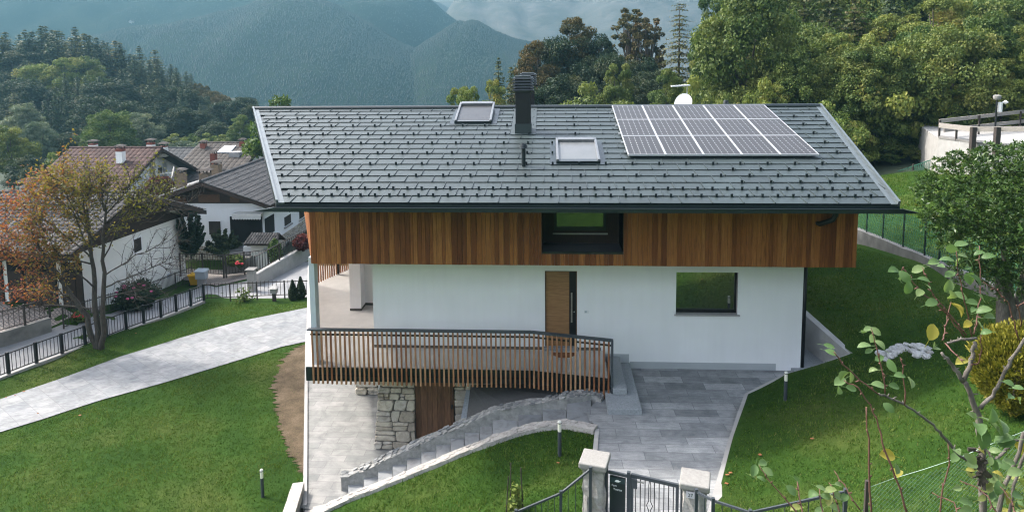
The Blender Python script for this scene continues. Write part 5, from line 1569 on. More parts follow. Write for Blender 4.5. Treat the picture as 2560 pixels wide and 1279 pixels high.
# --- house E: low grey roof with brick chimneys behind B
ey = 47
r0, r1 = AY(440, 455, ey), AY(680, 415, ey + 8)
E_ = thing('low_grey_house', (r0.x, ey, -3.5), 'low house with plain grey roof and brick chimneys, half hidden behind the dark wooden gable', 'house')
zt0, zt1 = AY(430, 472, ey).z, AY(520, 436, ey + 7).z
x0, x1 = AY(425, 470, ey).x, AY(690, 470, ey + 4).x
b = MB(); b.hexa([(x0, ey, zt0 - .25), (x1 + 2, ey, zt0 - .25), (x1 + 2, ey + 7, zt1 - .25), (x0, ey + 7, zt1 - .25), (x0, ey, zt0), (x1 + 2, ey, zt0), (x1 + 2, ey + 7, zt1), (x0, ey + 7, zt1)]); b.build('roof', simple('grey_sheet_roof', (.21, .205, .195), (.16, .155, .15), .5, .8), E_)
b = MB(); b.box(x0 + .2, ey - .04, zt0 - .45, x1 + 2, ey - .001, zt0 + .02); b.build('fascia', M_dark, E_)
b = MB(); b.box(x0 + .4, ey + .5, -4, x1 + 1.5, ey + 6.8, zt0 - .26); b.build('wall', M_darkwood, E_)
pc = AY(452, 450, ey + .6); small_chimney(E_, pc.x, ey + .6, zt0 - .1, AY(452, 421, ey + .6).z, .6, M_brickyel, label='wide yellow brick chimney at the left end of the grey roof')
pc = AY(541, 425, ey + 5); small_chimney(E_, pc.x, ey + 5, zt1 - .6, AY(541, 402, ey + 5).z, .62, M_brickyel, label='yellow brick chimney at the back of the grey roof')
sdn = AY(436, 431, ey + .3)
dd_ = thing('satellite_dish', sdn, 'small pale satellite dish beside the yellow brick chimney of the low grey house', 'satellite dish')
b = MB(); b.lathe([(.0, -.02), (.25, .02), (.42, .12)], 0, 0, 14)
nn_ = Vector((-.75, -.6, .25)).normalized(); t1 = nn_.cross(Vector((0, 0, 1))).normalized(); t2 = t1.cross(nn_)
b.v = [tuple(sdn + t1 * x * .6 + t2 * y * 1.1 + nn_ * z_) for x, y, z_ in b.v]; b.build('reflector', M_concretel, dd_)
b = MB(); b.beam(sdn, (pc.x - 3.5, ey + .6, sdn.z - .3), .05, .05); b.build('bracket', M_steel, dd_)

# --- house C: red brown roof
cy_ = 55
k0, k1 = AY(175, 371, cy_), AY(406, 375, cy_)
Ct = gable_house('white_house', 'white house with reddish brown tiled roof and white gable, behind the bare tree', 'x', (cy_, k0.x, k1.x), (6.2, 5.0), 0, k0.z, .45, .48, -5, 1.0, 1.1, M_tile_red, M_plaster, tw=.42, rh=.5)
cx1 = k1.x - 1.1
side_win(Ct, cx1, (395, 437), (404, 417), M_shutter, M_plaster, sillm=M_concretel); side_win(Ct, cx1, (343, 448), (351, 434), M_shutter, M_plaster, sillm=M_concretel)
for (px, py) in ((379, 440), (411, 440)):
    q = xplane(px, py, cx1); b = MB(); b.box(cx1 + .002, q.y - .2, -5, cx1 + .12, q.y + .2, k1.z - .4 - abs(q.y - cy_) * .47); b.build('pilaster', M_concretel, Ct)
for (px, ptop, pbase, yy, lb) in ((232, 350, 372, 55.6, 'white chimney near the left end of the ridge'), (300, 362, 392, 53, 'stained white chimney on the front slope'), (376, 347, 373, 57, 'white chimney with brick band behind the ridge'), (408, 356, 377, 56, 'white chimney with brick band near the gable')):
    p, q = AY(px, ptop, yy), AY(px, pbase, yy)
    small_chimney(Ct, p.x, yy, q.z - .5, p.z, .52, M_plaster2, M_brickred, lb, split=q.z + (p.z - q.z) * .45)
b = MB(); q0, q1 = AY(155, 412, 51.5), AY(180, 428, 51); 
# --- house D
dy = 66
k0, k1 = AY(499, 358, dy), AY(672, 358, dy)
Dt = gable_house('white_house', 'house with broad brown tiled roof carrying two solar collectors, behind the roofs on the left', 'x', (dy, k0.x, k1.x - .4), (8.0, 7), 0, k0.z, .36, .36, -6, 1.0, .8, M_tile_brown, M_plaster2, tw=.5, rh=.55)
for (px, ptop, pbase, yy, lb) in ((508, 351, 372, 65, 'red brick chimney at the left end'), (606, 346, 366, 65.4, 'red brick chimney near the middle of the ridge'), (533, 376, 403, 61, 'tall brick chimney low on the front slope')):
    p, q = AY(px, ptop, yy), AY(px, pbase, yy); small_chimney(Dt, p.x, yy, q.z - .6, p.z, .48, M_brickred, label=lb)
def DP(px, py, h=.2):   # front slope of D
    o = Vector((0, 0, ZC)); r = _ray(px, py); n = Vector((0, -.36, 1)).normalized(); p0 = Vector((0, dy, k0.z)) + n * h
    return o + r * ((p0 - o).dot(n) / r.dot(n))
for (a1_, a2_, a3_, a4_, lb) in (((543, 380), (559, 380), (575, 364), (561, 364), 'left one of two pale solar collectors on the brown tiled roof'), ((560, 380), (575, 380), (590, 363), (576, 364), 'right one of two pale solar collectors on the brown tiled roof')):
    b = MB(); q = [DP(*a1_), DP(*a2_), DP(*a3_), DP(*a4_)]; n = Vector((0, -.36, 1)).normalized()
    b.hexa([p - n * .12 for p in q] + q); tag(b.build('solar_collector', simple('collector_glass', (.55, .57, .58), (.5, .52, .53), 1, .25)), lb, 'solar collector', 'solar collectors on the brown roof')
q = DP(590, 383); b = MB(); b.box(q.x - .5, q.y - .5, q.z - .3, q.x + .5, q.y + .5, q.z + .15); b.build('roof_hatch', M_concretel, Dt)
# --- house F dark roof between
fy_ = 78
k0, k1 = AY(395, 371, fy_), AY(520, 366, fy_)
Ft = gable_house('dark_roofed_house', 'house of which only the dark slate roof shows between the red and the brown roofs', 'x', (fy_, k0.x, k1.x), (6, 6), 0, k0.z, .42, .42, -6, .6, .5, M_tile_dark, M_plaster2, tw=.6, rh=.6)

# ------------------------------------------------------------------ road, drive, yard
def gpoly(L, z0=-2.5): return XY([ground(x, y, z0) for x, y in L])
# front fence line on its kerb
FB = [(-60, 968), (22, 935), (92, 908), (156, 884.5), (213.6, 863), (267, 844.5), (316, 824.5), (360, 808.5), (403, 794.5), (441, 779.5), (477.5, 765.5), (510, 752)]
FT = [(-60, 909), (19, 880), (90, 856), (154, 835), (212, 816), (266.5, 798), (315, 781), (359, 766), (402, 752), (440, 739), (477, 727), (510, 714)]
base = [AZ(x, y, -2.33) for x, y in FB]
tops_ = [AY(FT[i][0], FT[i][1], base[i].y) for i in range(len(FB))]
hmean = sum(t_.z - b_.z for t_, b_ in zip(tops_, base)) / len(base)
print('fence h', hmean)
road = XY(base) + [ground(515, 735).to_2d()[:]] + gpoly([(560, 745), (790, 742), (790, 650), (700, 668), (630, 700), (540, 718), (515, 712), (440, 738), (330, 765), (215, 790), (128, 822), (0, 868), (-120, 905)])
road = [tuple(p) for p in road]
tag(sheet('road', road, [], .7, M_asphalt, .012), kind='structure')
tag(sheet('driveway', gpoly([(541, 716), (628, 696), (640, 684), (560, 676), (455, 672), (452, 700), (500, 708)], -2.8), [], .8, M_cobble, .05), kind='structure')
tag(sheet('forecourt', gpoly([(0, 868), (126, 818), (215, 788), (262, 770), (262, 742), (140, 742), (-40, 752), (-200, 800)], -2.5), [], .8, M_cobble, .035), kind='structure')
b = MB(); polywall(b, [p + Vector((0, 0, .02)) for p in base] , .16, [-2.9] * len(base)); tag(b.build('kerb', M_concretel), 'pale concrete kerb carrying the dark bar fence along the road', 'kerb')
bar_fence([Vector((p.x, p.y, p.z + hmean)) for p in base], hmean, M_black, 'bar_fence', 'black bar fence with thick posts along the road beside the left lawn', gap=.12, post_w=.09, bar=.016)
# older iron fence from the corner to the right
fb = [(510, 750), (576, 747), (643, 744), (712, 741), (785, 739)]
bb = [AZ(x, y, -2.35) for x, y in fb]
hh_ = AY(576, 709, bb[1].y).z + 2.35
bar_fence([p + Vector((0, 0, hh_)) for p in bb], hh_, M_rust, 'iron_fence', 'rusty iron fence with spear tops between the left lawn and the drive', gap=.17, post_w=.05, bar=.018, spear=True)
# fence with flowers along the house A garden
fb = [(160, 822), (262, 786), (360, 758), (440, 722), (482, 705)]
bb = [ground(x, y) for x, y in fb]
bar_fence([p + Vector((0, 0, .85)) for p in bb], .85, M_rust, 'iron_fence', 'thin dark iron fence between the road and the white house with garage', gap=.14, post_w=.045, bar=.015, spear=True)
# raised bed wall at the left edge
w_ = [ground(-60, 888), ground(0, 866), ground(66, 846), ground(128, 826)]
b = MB(); polywall(b, [Vector((p.x, p.y, p.z + .55)) for p in w_], .2, [-3] * 4, seg=.5, jitter=.01); tag(b.build('low_concrete_wall', M_concrete), 'low grey concrete wall across the road at the left edge', 'low wall')
bar_fence([Vector((p.x, p.y, p.z + .55 + .8)) for p in w_], .8, M_rust, 'iron_fence', 'rusty iron fence on top of the low concrete wall at the left edge', gap=.16, post_w=.06, bar=.015, spear=True)
bedp = [(p.x, p.y) for p in w_] + [(w_[3].x - .3, w_[3].y + 1.2), (w_[0].x - .3, w_[0].y + 2.2)]
b = MB(); b.prism(bedp, -2.6, -1.98); tag(b.build('raised_bed', M_lawn), kind='structure')
# drive retaining wall with railing, right
rw = [AZ(640, 708, -2.55), AZ(700, 672, -2.55), AZ(775, 628, -2.55), AZ(850, 585, -2.55)]
b = MB(); polywall(b, [Vector((p.x, p.y, p.z + .5)) for p in rw], .25, [-3.2] * 4, seg=.8, jitter=.01); tag(b.build('low_concrete_wall', M_concretel), 'pale concrete wall beside the ramp up to the white house with the awning', 'low wall')
bar_fence([Vector((p.x, p.y, p.z + 1.4)) for p in rw], .9, M_rust, 'iron_fence', 'thin iron railing climbing along the ramp wall, left of the big house', gap=.22, post_w=.06, bar=.02)
rw2 = [AZ(520, 662, -2.9), AZ(590, 664, -2.9), AZ(640, 668, -2.9)]
bar_fence([p + Vector((0, 0, 1.2)) for p in [AZ(452, 688, -2.9), AZ(508, 688, -2.9), AZ(560, 692, -2.9)]], 1.15, M_rust, 'iron_fence', 'iron garden fence in front of the white house with the awning, beside the yellow bin', gap=.15, post_w=.07, bar=.018)
bar_fence([p + Vector((0, 0, 1.2)) for p in [AZ(566, 692, -2.9), AZ(612, 684, -2.9), AZ(672, 676, -2.9)]], 1.15, M_rust, 'iron_fence', 'iron garden gate fence in front of the small roofed letterbox shelter', gap=.15, post_w=.07, bar=.018)
# concrete gate post
p = ground(631, 728); t_ = thing('concrete_pillar', p, 'pale concrete pillar with flat cap between the drive and the ramp', 'pillar')
pz = AY(631, 671, p.y).z
b = MB(); b.box(p.x - .17, p.y - .17, p.z - .2, p.x + .17, p.y + .17, pz - .06); b.build('shaft', M_concretel, t_)
b = MB(); b.box(p.x - .24, p.y - .24, pz - .0599, p.x + .24, p.y + .24, pz); b.build('cap', M_concrete, t_)
# roofed letterbox shelter
p = ground(655, 672, -2.9); zt = AY(655, 606, p.y).z
t_ = thing('letterbox_shelter', p, 'small white wall shelter with tiled roof and letterbox in front of the porch', 'shelter')
b = MB(); b.box(p.x - .55, p.y - .1, p.z - .3, p.x + .15, p.y + .25, zt); b.box(p.x + .151, p.y - .2, p.z - .3, p.x + .55, p.y + .25, zt); b.build('wall', M_plaster2, t_)
e0, e1 = AY(610, 610, p.y - .5), AY(694, 611, p.y - .5); rt_ = AY(650, 583, p.y + .05)
b = MB(); b.hexa([(e0.x, p.y - .5, e0.z - .08), (e1.x, p.y - .5, e0.z - .08), (e1.x - .1, p.y + .1, rt_.z - .08), (e0.x + .25, p.y + .1, rt_.z - .08), (e0.x, p.y - .5, e0.z), (e1.x, p.y - .5, e0.z), (e1.x - .1, p.y + .1, rt_.z), (e0.x + .25, p.y + .1, rt_.z)])
b.hexa([(e0.x, p.y + .7, e0.z - .08), (e1.x, p.y + .7, e0.z - .08), (e1.x - .1, p.y + .1, rt_.z - .081), (e0.x + .25, p.y + .1, rt_.z - .081), (e0.x, p.y + .7, e0.z), (e1.x, p.y + .7, e0.z), (e1.x - .1, p.y + .101, rt_.z - .001), (e0.x + .25, p.y + .101, rt_.z - .001)])
r_ = b.build('roof', M_darkwood, t_)
b = MB(); v_ = Vector((0, .6, rt_.z - e0.z)); tiled(b, (e0.x, p.y - .5, e0.z), (1, 0, 0), v_, 0, e1.x - e0.x - .05, v_.length, .16, .17, .03, s0=.3, s1=-.1); b.build('tiles', M_tile_old, r_)
b = MB(); b.box(p.x + .25, p.y - .26, p.z + 1.0, p.x + .48, p.y - .201, p.z + 1.3); b.build('letterbox', M_grey, t_)
# bins, cabinet
p = ground(490, 712, -2.5); pt_ = AY(490, 682, p.y).z
t_ = thing('wheelie_bin', p, 'yellow wheeled bin beside the grey cabinet', 'bin')
b = MB(); b.hexa([(p.x - .2, p.y - .22, p.z + .06), (p.x + .2, p.y - .22, p.z + .06), (p.x + .2, p.y + .2, p.z + .06), (p.x - .2, p.y + .2, p.z + .06), (p.x - .27, p.y - .28, pt_ - .1), (p.x + .27, p.y - .28, pt_ - .1), (p.x + .27, p.y + .28, pt_ - .1), (p.x - .27, p.y + .28, pt_ - .1)]); b.build('body', M_yellow, t_, bevel=.02)
b = MB(); b.box(p.x - .3, p.y - .31, pt_ - .099, p.x + .3, p.y + .3, pt_ - .03); b.box(p.x - .25, p.y - .34, pt_ - .09, p.x + .25, p.y - .311, pt_ - .06); b.build('lid', M_yellow, t_, bevel=.015)
for s in (-1, 1):
    b = MB(); b.tube([(p.x + s * .2, p.y - .2, p.z + .08), (p.x + s * .26, p.y - .2, p.z + .08)], .08, 12); b.build('wheel', M_black, t_)
p = ground(505, 716, -2.5); pt_ = AY(505, 678, p.y).z
t_ = thing('meter_cabinet', p, 'light grey meter cabinet on a concrete foot beside the yellow bin', 'cabinet')
b = MB(); b.box(p.x - .2, p.y - .1, p.z - .1, p.x + .2, p.y + .2, p.z + .45); b.build('foot', M_concretel, t_)
b = MB(); b.box(p.x - .27, p.y - .16, p.z + .4501, p.x + .27, p.y + .22, pt_); cb = b.build('body', M_grey, t_, bevel=.012)
b = MB(); b.box(p.x - .23, p.y - .17, p.z + .5, p.x + .23, p.y - .1605, pt_ - .08); b.build('door', M_grey, cb)
b = MB(); b.hexa([(p.x - .32, p.y - .22, pt_ + .001), (p.x + .32, p.y - .22, pt_ + .001), (p.x + .32, p.y + .26, pt_ + .001), (p.x - .32, p.y + .26, pt_ + .001), (p.x - .3, p.y - .2, pt_ + .05), (p.x + .3, p.y - .2, pt_ + .05), (p.x + .3, p.y + .26, pt_ + .1), (p.x - .3, p.y + .26, pt_ + .1)]); b.build('roof', M_grey, cb)
# planters
for (px, py, pt__, lb) in ((627, 651, 635, 'nearer white box planter beside the small roofed letterbox shelter'), (632, 631, 613, 'farther white box planter on the porch steps')):
    p = AZ(px, py, -2.75 if py > 640 else -2.35); zt = AY(px, pt__, p.y).z
    t_ = thing('planter', p, lb, 'planter', 'white planters')
    b = MB()
    for (x0, x1, y0, y1) in ((-.42, .42, -.3, -.25), (-.42, .42, .25, .3), (-.42, -.37, -.249, .249), (.37, .42, -.249, .249)): b.box(p.x + x0, p.y + y0, p.z, p.x + x1, p.y + y1, zt)
    b.build('box', M_white, t_)
    b = MB(); b.box(p.x - .369, p.y - .249, p.z, p.x + .369, p.y + .249, zt - .06); b.build('soil', M_mortar, t_)
# bird box / small post by the cypress
p = ground(686, 752, -2.4); zt = AY(686, 716, p.y).z
t_ = thing('garden_lantern', p, 'small wooden post with a pale box on top beside the two little cypresses', 'lantern')
b = MB(); b.box(p.x - .07, p.y - .07, p.z - .1, p.x + .07, p.y + .07, zt - .3); b.build('post', M_rust, t_)
b = MB(); b.box(p.x - .14, p.y - .14, zt - .2999, p.x + .14, p.y + .14, zt - .06); b.hexa([(p.x - .2, p.y - .2, zt - .0599), (p.x + .2, p.y - .2, zt - .0599), (p.x + .2, p.y + .2, zt - .0599), (p.x - .2, p.y + .2, zt - .0599), (p.x - .1, p.y - .1, zt), (p.x + .1, p.y - .1, zt), (p.x + .1, p.y + .1, zt), (p.x - .1, p.y + .1, zt)]); b.build('box', M_concretel, t_)
# ================================================================== VEGETATION
def unit(v): return v / np.maximum(np.linalg.norm(v, axis=-1, keepdims=True), 1e-9)
def quads(C, N, size, aspect=1.4, fold=0.0, g=rng, up=None):
    """leaf quads at C with normal N"""
    n = len(C)
    r = unit(g.normal(size=(n, 3))) if up is None else up
    t = unit(np.cross(N, r)); b_ = np.cross(N, t)
    s = np.asarray(size).reshape(-1, 1) if hasattr(size, '__len__') else size
    t = t * s * .5; b_ = b_ * s * .5 * aspect
    V = np.stack([C - b_, C + t * .9, C + b_, C - t * .9], 1).reshape(-1, 3)
    F = np.arange(4 * n).reshape(n, 4)
    return V, F
def trunk_mesh(limbs, mat, parent, n=7, name='trunk'):
    b = MB()
    for pts, rad in limbs: b.tube(pts, rad, n)
    return b.build(name, mat, parent, smooth=True)
PROTO = {}
def broadleaf(key, seed, h, r, base, nc, nl, ls, mat, flat=1.0, bark=None, lean=0.0, rk=1.0, nlimb=9):
    """prototype of height h standing at the origin"""
    g = np.random.default_rng(seed); rr = random.Random(seed)
    t = bpy.data.objects.new('broadleaf_tree', None); COL.objects.link(t)
    ch = h - base
    cz = base + ch * .52
    C = []; RAD = []
    while len(C) < nc:
        d = unit(g.normal(size=3)); q = g.uniform(.25, 1) ** .5
        p = np.array([d[0] * r * q, d[1] * r * q, cz + d[2] * ch * .5 * q])
        f = (p[2] - base) / ch
        wmax = r * (1.05 - .75 * abs(f - .38) ** 1.3 * 1.6)
        if math.hypot(p[0], p[1]) > wmax * flat: continue
        C.append(p); RAD.append(r * g.uniform(.13, .29) * rk)
    C = np.array(C); RAD = np.array(RAD)
    k = g.integers(0, nc, nl)
    d = unit(g.normal(size=(nl, 3))); d[:, 2] = d[:, 2] * .75 + .18; d = unit(d)
    P = C[k] + d * (RAD[k] * g.uniform(.45, 1.1, nl) ** .7)[:, None] * np.array([1.1, 1.1, .75])
    N = unit(d * .6 + g.normal(size=(nl, 3)) * .75 + np.array([0, 0, .35]))
    clump_t = g.normal(.47, .2, nc)
    tone = np.clip(clump_t[k] + g.normal(0, .16, nl), 0, 1)
    V, F = quads(P, N, g.uniform(.7, 1.3, nl) * ls, 1.35, g=g)
    cr = npmesh('crown', V, F, mat, tone, t)
    L = [([(0, 0, -.6), (lean * .3, 0, h * .12), (lean, 0, base + ch * .3), (lean * 1.2, .1, base + ch * .75)], [h * .022, h * .017, h * .011, h * .003])]
    for q in range(min(nc, nlimb)):
        c = C[q]; z0 = min(c[2] - .1 * h, base + ch * rr.uniform(0, .35)); z0 = max(z0, base * .6)
        L.append(([(lean * .6, 0, z0), (c[0] * .5, c[1] * .5, z0 + (c[2] - z0) * .6), tuple(c)], [h * .009, h * .006, h * .002]))
    trunk_mesh(L, bark or M_bark, t, 6)
    PROTO[key] = (t, h); t.location = (0, 0, -500)
    return t
def conifer(key, seed, h, r, nw, mat, ls=.5, droop=.35, dens=1.0, clear=.08, airy=1.0):
    g = np.random.default_rng(seed)
    t = bpy.data.objects.new('conifer_tree', None); COL.objects.link(t)
    P = []; N = []; U = []; S = []; T = []
    L = [([(0, 0, -.5), (0, 0, h * .5), (0, 0, h * .98)], [h * .014, h * .009, .01])]
    for w_ in range(nw):
        f = (w_ + g.uniform(0, 1)) / nw
        z = h * (clear + (1 - clear) * f)
        R_ = r * ((1 - f) ** .68) * g.uniform(.75, 1.15) + .22
        nb = int(g.integers(5, 9)) + 1
        a0 = g.uniform(0, 6.28)
        for q in range(nb):
            a_ = a0 + 6.28 * q / nb + g.normal(0, .25)
            ln = R_ * g.uniform(.65, 1.1)
            m_ = max(4, int(ln / ls * 4.2 * dens))
            s = (np.arange(m_) + g.uniform(0, 1, m_)) / m_
            dr = droop * ln * (s ** 1.4) - .14 * ln * s
            side = g.normal(0, .09 * ln + .05, m_) * airy
            x = math.cos(a_) * s * ln - math.sin(a_) * side; y = math.sin(a_) * s * ln + math.cos(a_) * side
            P.append(np.stack([x, y, z - dr + g.normal(0, .05, m_)], 1))
            nrm = np.stack([np.full(m_, math.cos(a_) * .35), np.full(m_, math.sin(a_) * .35), np.full(m_, .8)], 1) + g.normal(0, .45, (m_, 3)); N.append(unit(nrm))
            u_ = np.stack([np.full(m_, -math.sin(a_)), np.full(m_, math.cos(a_)), np.zeros(m_)], 1) + g.normal(0, .5, (m_, 3)); U.append(unit(u_))
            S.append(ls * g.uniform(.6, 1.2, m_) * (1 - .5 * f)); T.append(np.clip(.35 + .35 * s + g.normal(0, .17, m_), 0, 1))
            if airy > 1: L.append(([(0, 0, z), (math.cos(a_) * ln * .8, math.sin(a_) * ln * .8, z - droop * ln * .6)], [.035, .01]))
    P, N, U, S, T = map(np.concatenate, (P, N, U, S, T))
    tt = unit(np.cross(N, U)) * (S * .5)[:, None]; bb_ = unit(U) * (S * .28)[:, None]
    V = np.stack([P - tt, P + bb_, P + tt, P - bb_], 1).reshape(-1, 3)
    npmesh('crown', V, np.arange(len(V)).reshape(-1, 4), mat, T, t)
    trunk_mesh(L, M_bark, t, 5)
    PROTO[key] = (t, h); t.location = (0, 0, -500)
    return t
def remat(key, src, mat):
    t0, h = PROTO[src]
    t = t0.copy(); COL.objects.link(t)
    for ch in t0.children:
        c = ch.copy(); COL.objects.link(c); c.parent = t
        if ch.name.startswith('crown'): c.data = ch.data.copy(); c.data.materials.clear(); c.data.materials.append(mat)
    PROTO[key] = (t, h)
# prototypes
broadleaf('b1', 1, 12, 4.6, 2.2, 84, 27000, .185, L_green)
broadleaf('b2', 2, 12, 3.8, 2.6, 74, 25000, .18, L_olive)
broadleaf('b3', 3, 12, 5.2, 1.8, 95, 28000, .185, L_green)
broadleaf('b4', 4, 13, 3.0, 2.5, 95, 6500, .22, L_brown, rk=.65, nlimb=60)
broadleaf('s1', 5, 4, 2.6, .2, 44, 12000, .13, L_olive)
remat('b1o', 'b1', L_olive); remat('b1d', 'b1', L_dark); remat('b2g', 'b2', L_green); remat('b2b', 'b2', L_brown); remat('b3d', 'b3', L_dark); remat('b3y', 'b3', L_yel); remat('b2y', 'b2', L_yel); remat('b1s', 'b1', L_grey); remat('b3b', 'b3', L_brown); remat('s1y', 's1', L_yel); remat('s1g', 's1', L_green); remat('s1s', 's1', L_grey); remat('b3o', 'b3', L_olive); remat('s1r', 's1', L_red)
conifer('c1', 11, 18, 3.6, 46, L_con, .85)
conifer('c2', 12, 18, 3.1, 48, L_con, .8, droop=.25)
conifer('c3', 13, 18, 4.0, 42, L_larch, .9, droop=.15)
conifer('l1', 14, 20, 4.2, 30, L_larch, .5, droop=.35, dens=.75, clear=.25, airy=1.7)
used = set()
def place(px, ptop, Y, key, label, cat='tree', group=None, wide=1.0, rot=None, zb=None, name=None):
    t0, h = PROTO[key]
    p = AY(px, ptop, Y); g = H(p.x, p.y) if zb is None else zb
    s = max(.15, (p.z - g) / h)
    r = t0.copy(); COL.objects.link(r)
    r.name = name or ('conifer_tree' if key[0] in 'cl' else 'broadleaf_tree' if key[0] == 'b' else 'shrub')
    for ch in t0.children:
        c = ch.copy(); COL.objects.link(c); c.parent = r
    r.location = (p.x, p.y, g)
    sw = s ** .75 * wide
    r.scale = (sw, sw, s); r.rotation_euler = (0, 0, rnd.random() * 6.28 if rot is None else rot)
    tag(r, label, cat, group)
    return r
ORD = ['first', 'second', 'third', 'fourth', 'fifth', 'sixth', 'seventh', 'eighth', 'ninth', 'tenth', 'eleventh', 'twelfth', 'thirteenth', 'fourteenth', 'fifteenth', 'sixteenth', 'seventeenth', 'eighteenth', 'nineteenth', 'twentieth', 'twenty first', 'twenty second', 'twenty third', 'twenty fourth', 'twenty fifth', 'twenty sixth']
# --- left wooded hill: skyline conifers
SKY = [(12, 82), (48, 89), (62, 78), (79, 81), (101, 68), (112, 67), (130, 77), (141, 77), (153, 82), (186, 71), (209, 85), (222, 90), (241, 96), (257, 105), (267, 108), (287, 103), (300, 109), (347, 118), (386, 126), (394, 148), (427, 163), (440, 172), (465, 181), (477, 187)]
for i, (x, y) in enumerate(SKY):
    place(x, y - 2, 150 + rnd.uniform(-10, 10), rnd.choice(['c1', 'c2', 'c1', 'c3']), 'dark conifer on the skyline of the left wooded hill, %s from the left' % ORD[i], group='conifers along the skyline of the left hill', wide=1.5)
for i in range(30):
    x = -30 + i * 17.5 + rnd.uniform(-5, 5); y = np.interp(x, [q[0] for q in SKY], [q[1] for q in SKY]) + rnd.uniform(10, 34)
    place(x, y, 143 + rnd.uniform(-5, 5), rnd.choice(['c1', 'c2', 'c3', 'c1']), 'dark conifer crowded just below the skyline of the left wooded hill', group='conifers just below the skyline of the left hill', wide=1.5)
for i in range(26):
    x = -40 + i * 20 + rnd.uniform(-9, 9); y = 118 + (x / 500) * 95 + rnd.uniform(-12, 25)
    place(x, y, 138 + rnd.uniform(-9, 9), rnd.choice(['c1', 'c2', 'c3', 'b1d', 'c1', 'c3']), 'dark tree in the dense middle of the left wooded hill, behind the front row', group='trees in the middle of the left hill', wide=1.25)
for i, (x, y) in enumerate(((495, 210), (512, 216), (530, 222), (550, 232), (566, 246), (580, 268))):
    place(x, y, 146 - i * 4, rnd.choice(['b3b', 'b2b']), 'reddish brown tree ending the left wooded hill, %s from the left' % ORD[i], group='reddish brown trees on the left hill', wide=.8)
for i, (x, y) in enumerate(((500, 236), (530, 252), (556, 268), (575, 290), (480, 225), (545, 285), (510, 270))):
    place(x, y, 132 - i * 2, rnd.choice(['b3d', 'b1d', 'b3b']), 'dark broadleaf tree below the reddish brown trees of the left hill', group='dark trees at the right foot of the left hill', wide=.85)
for i, (x, y) in enumerate(((213, 190), (248, 191), (279, 197), (306, 238), (349, 237), (393, 196))):
    place(x, y, 120, ['c2', 'c1', 'c2', 'c2', 'c1', 'c3'][i], 'lighter pointed conifer in the front row of the left wooded hill, %s from the left' % ORD[i], group='front conifers of the left hill', wide=1.1)
for x, y, k, lb, w_ in ((89, 150, 'b3y', 'rounded tree with yellowing top on the left hill, leftmost', .95), (165, 148, 'b2y', 'yellow topped tree below the skyline conifers of the left hill', 1.0), (205, 145, 'b1o', 'olive tree right of the yellow topped one on the left hill', .9)):
    place(x, y, 128, k, lb, wide=w_)
for i in range(34):
    x = -40 + (i % 17) * 38 + rnd.uniform(-14, 14); y = 200 + (i // 17) * 50 + max(0, (x - 300) / 300) * 60 + rnd.uniform(-22, 22)
    place(x, y, 118 - (i // 17) * 13 + rnd.uniform(-5, 5), rnd.choice(['b1d', 'b3d', 'c1', 'c3', 'c1', 'b1d', 'c2']), 'dark leafy tree filling the lower slope of the left wooded hill', group='trees filling the lower slope of the left hill', wide=1.0)
# valley trees behind the roofs
for x, y, Y, k, lb, w_ in ((272, 266, 84, 'b3', 'bright green broadleaf tree rising behind the red brown roof', .8), (352, 284, 90, 'b1s', 'grey green broadleaf tree right of the bright green one behind the red roof', .9), (55, 262, 92, 'b1s', 'silvery willow like tree left of the bright green tree', .9), (96, 306, 84, 'b1s', 'smaller silvery tree in front of the willow like one', .8), (22, 318, 70, 'b1', 'green tree at the left edge above the dark tiled roof', .8), (62, 392, 64, 'b1d', 'dark low tree left of the red brown roof', .9), (112, 388, 66, 's1y', 'yellow green bush beside the left end of the red brown roof', .8), (150, 330, 86, 'b3d', 'dark tree behind the left end of the red brown roof', .8), (605, 290, 96, 'b2', 'olive tree beside the upper left corner of the big roof', .9), (608, 236, 120, 'b3d', 'dark tree at the right end of the left hill, above the olive tree', .9), (625, 262, 110, 'b1d', 'dark tree just behind the corner of the big roof', .8), (420, 338, 96, 's1y', 'yellowing bush behind the white chimneys', 1.2), (455, 345, 92, 's1s', 'silvery bush behind the dark slate roof', 1.2), (490, 330, 100, 's1', 'olive bush left of the brown roof', 1.2), (525, 334, 98, 's1y', 'yellow green bush behind the brown roof, nearest its middle', 1.2), (560, 338, 96, 's1', 'olive bush behind the right part of the brown roof', 1.1), (390, 352, 94, 's1g', 'green bush behind the red brown roof ridge', 1.1), (585, 330, 98, 's1g', 'green bush right of the red brick chimney', 1.1), (330, 345, 92, 's1', 'olive bush behind the ridge chimneys of the red brown roof', 1.1), (200, 345, 88, 's1g', 'green bush left of the bright green tree', 1.1)):
    place(x, y, Y, k, lb, wide=w_)
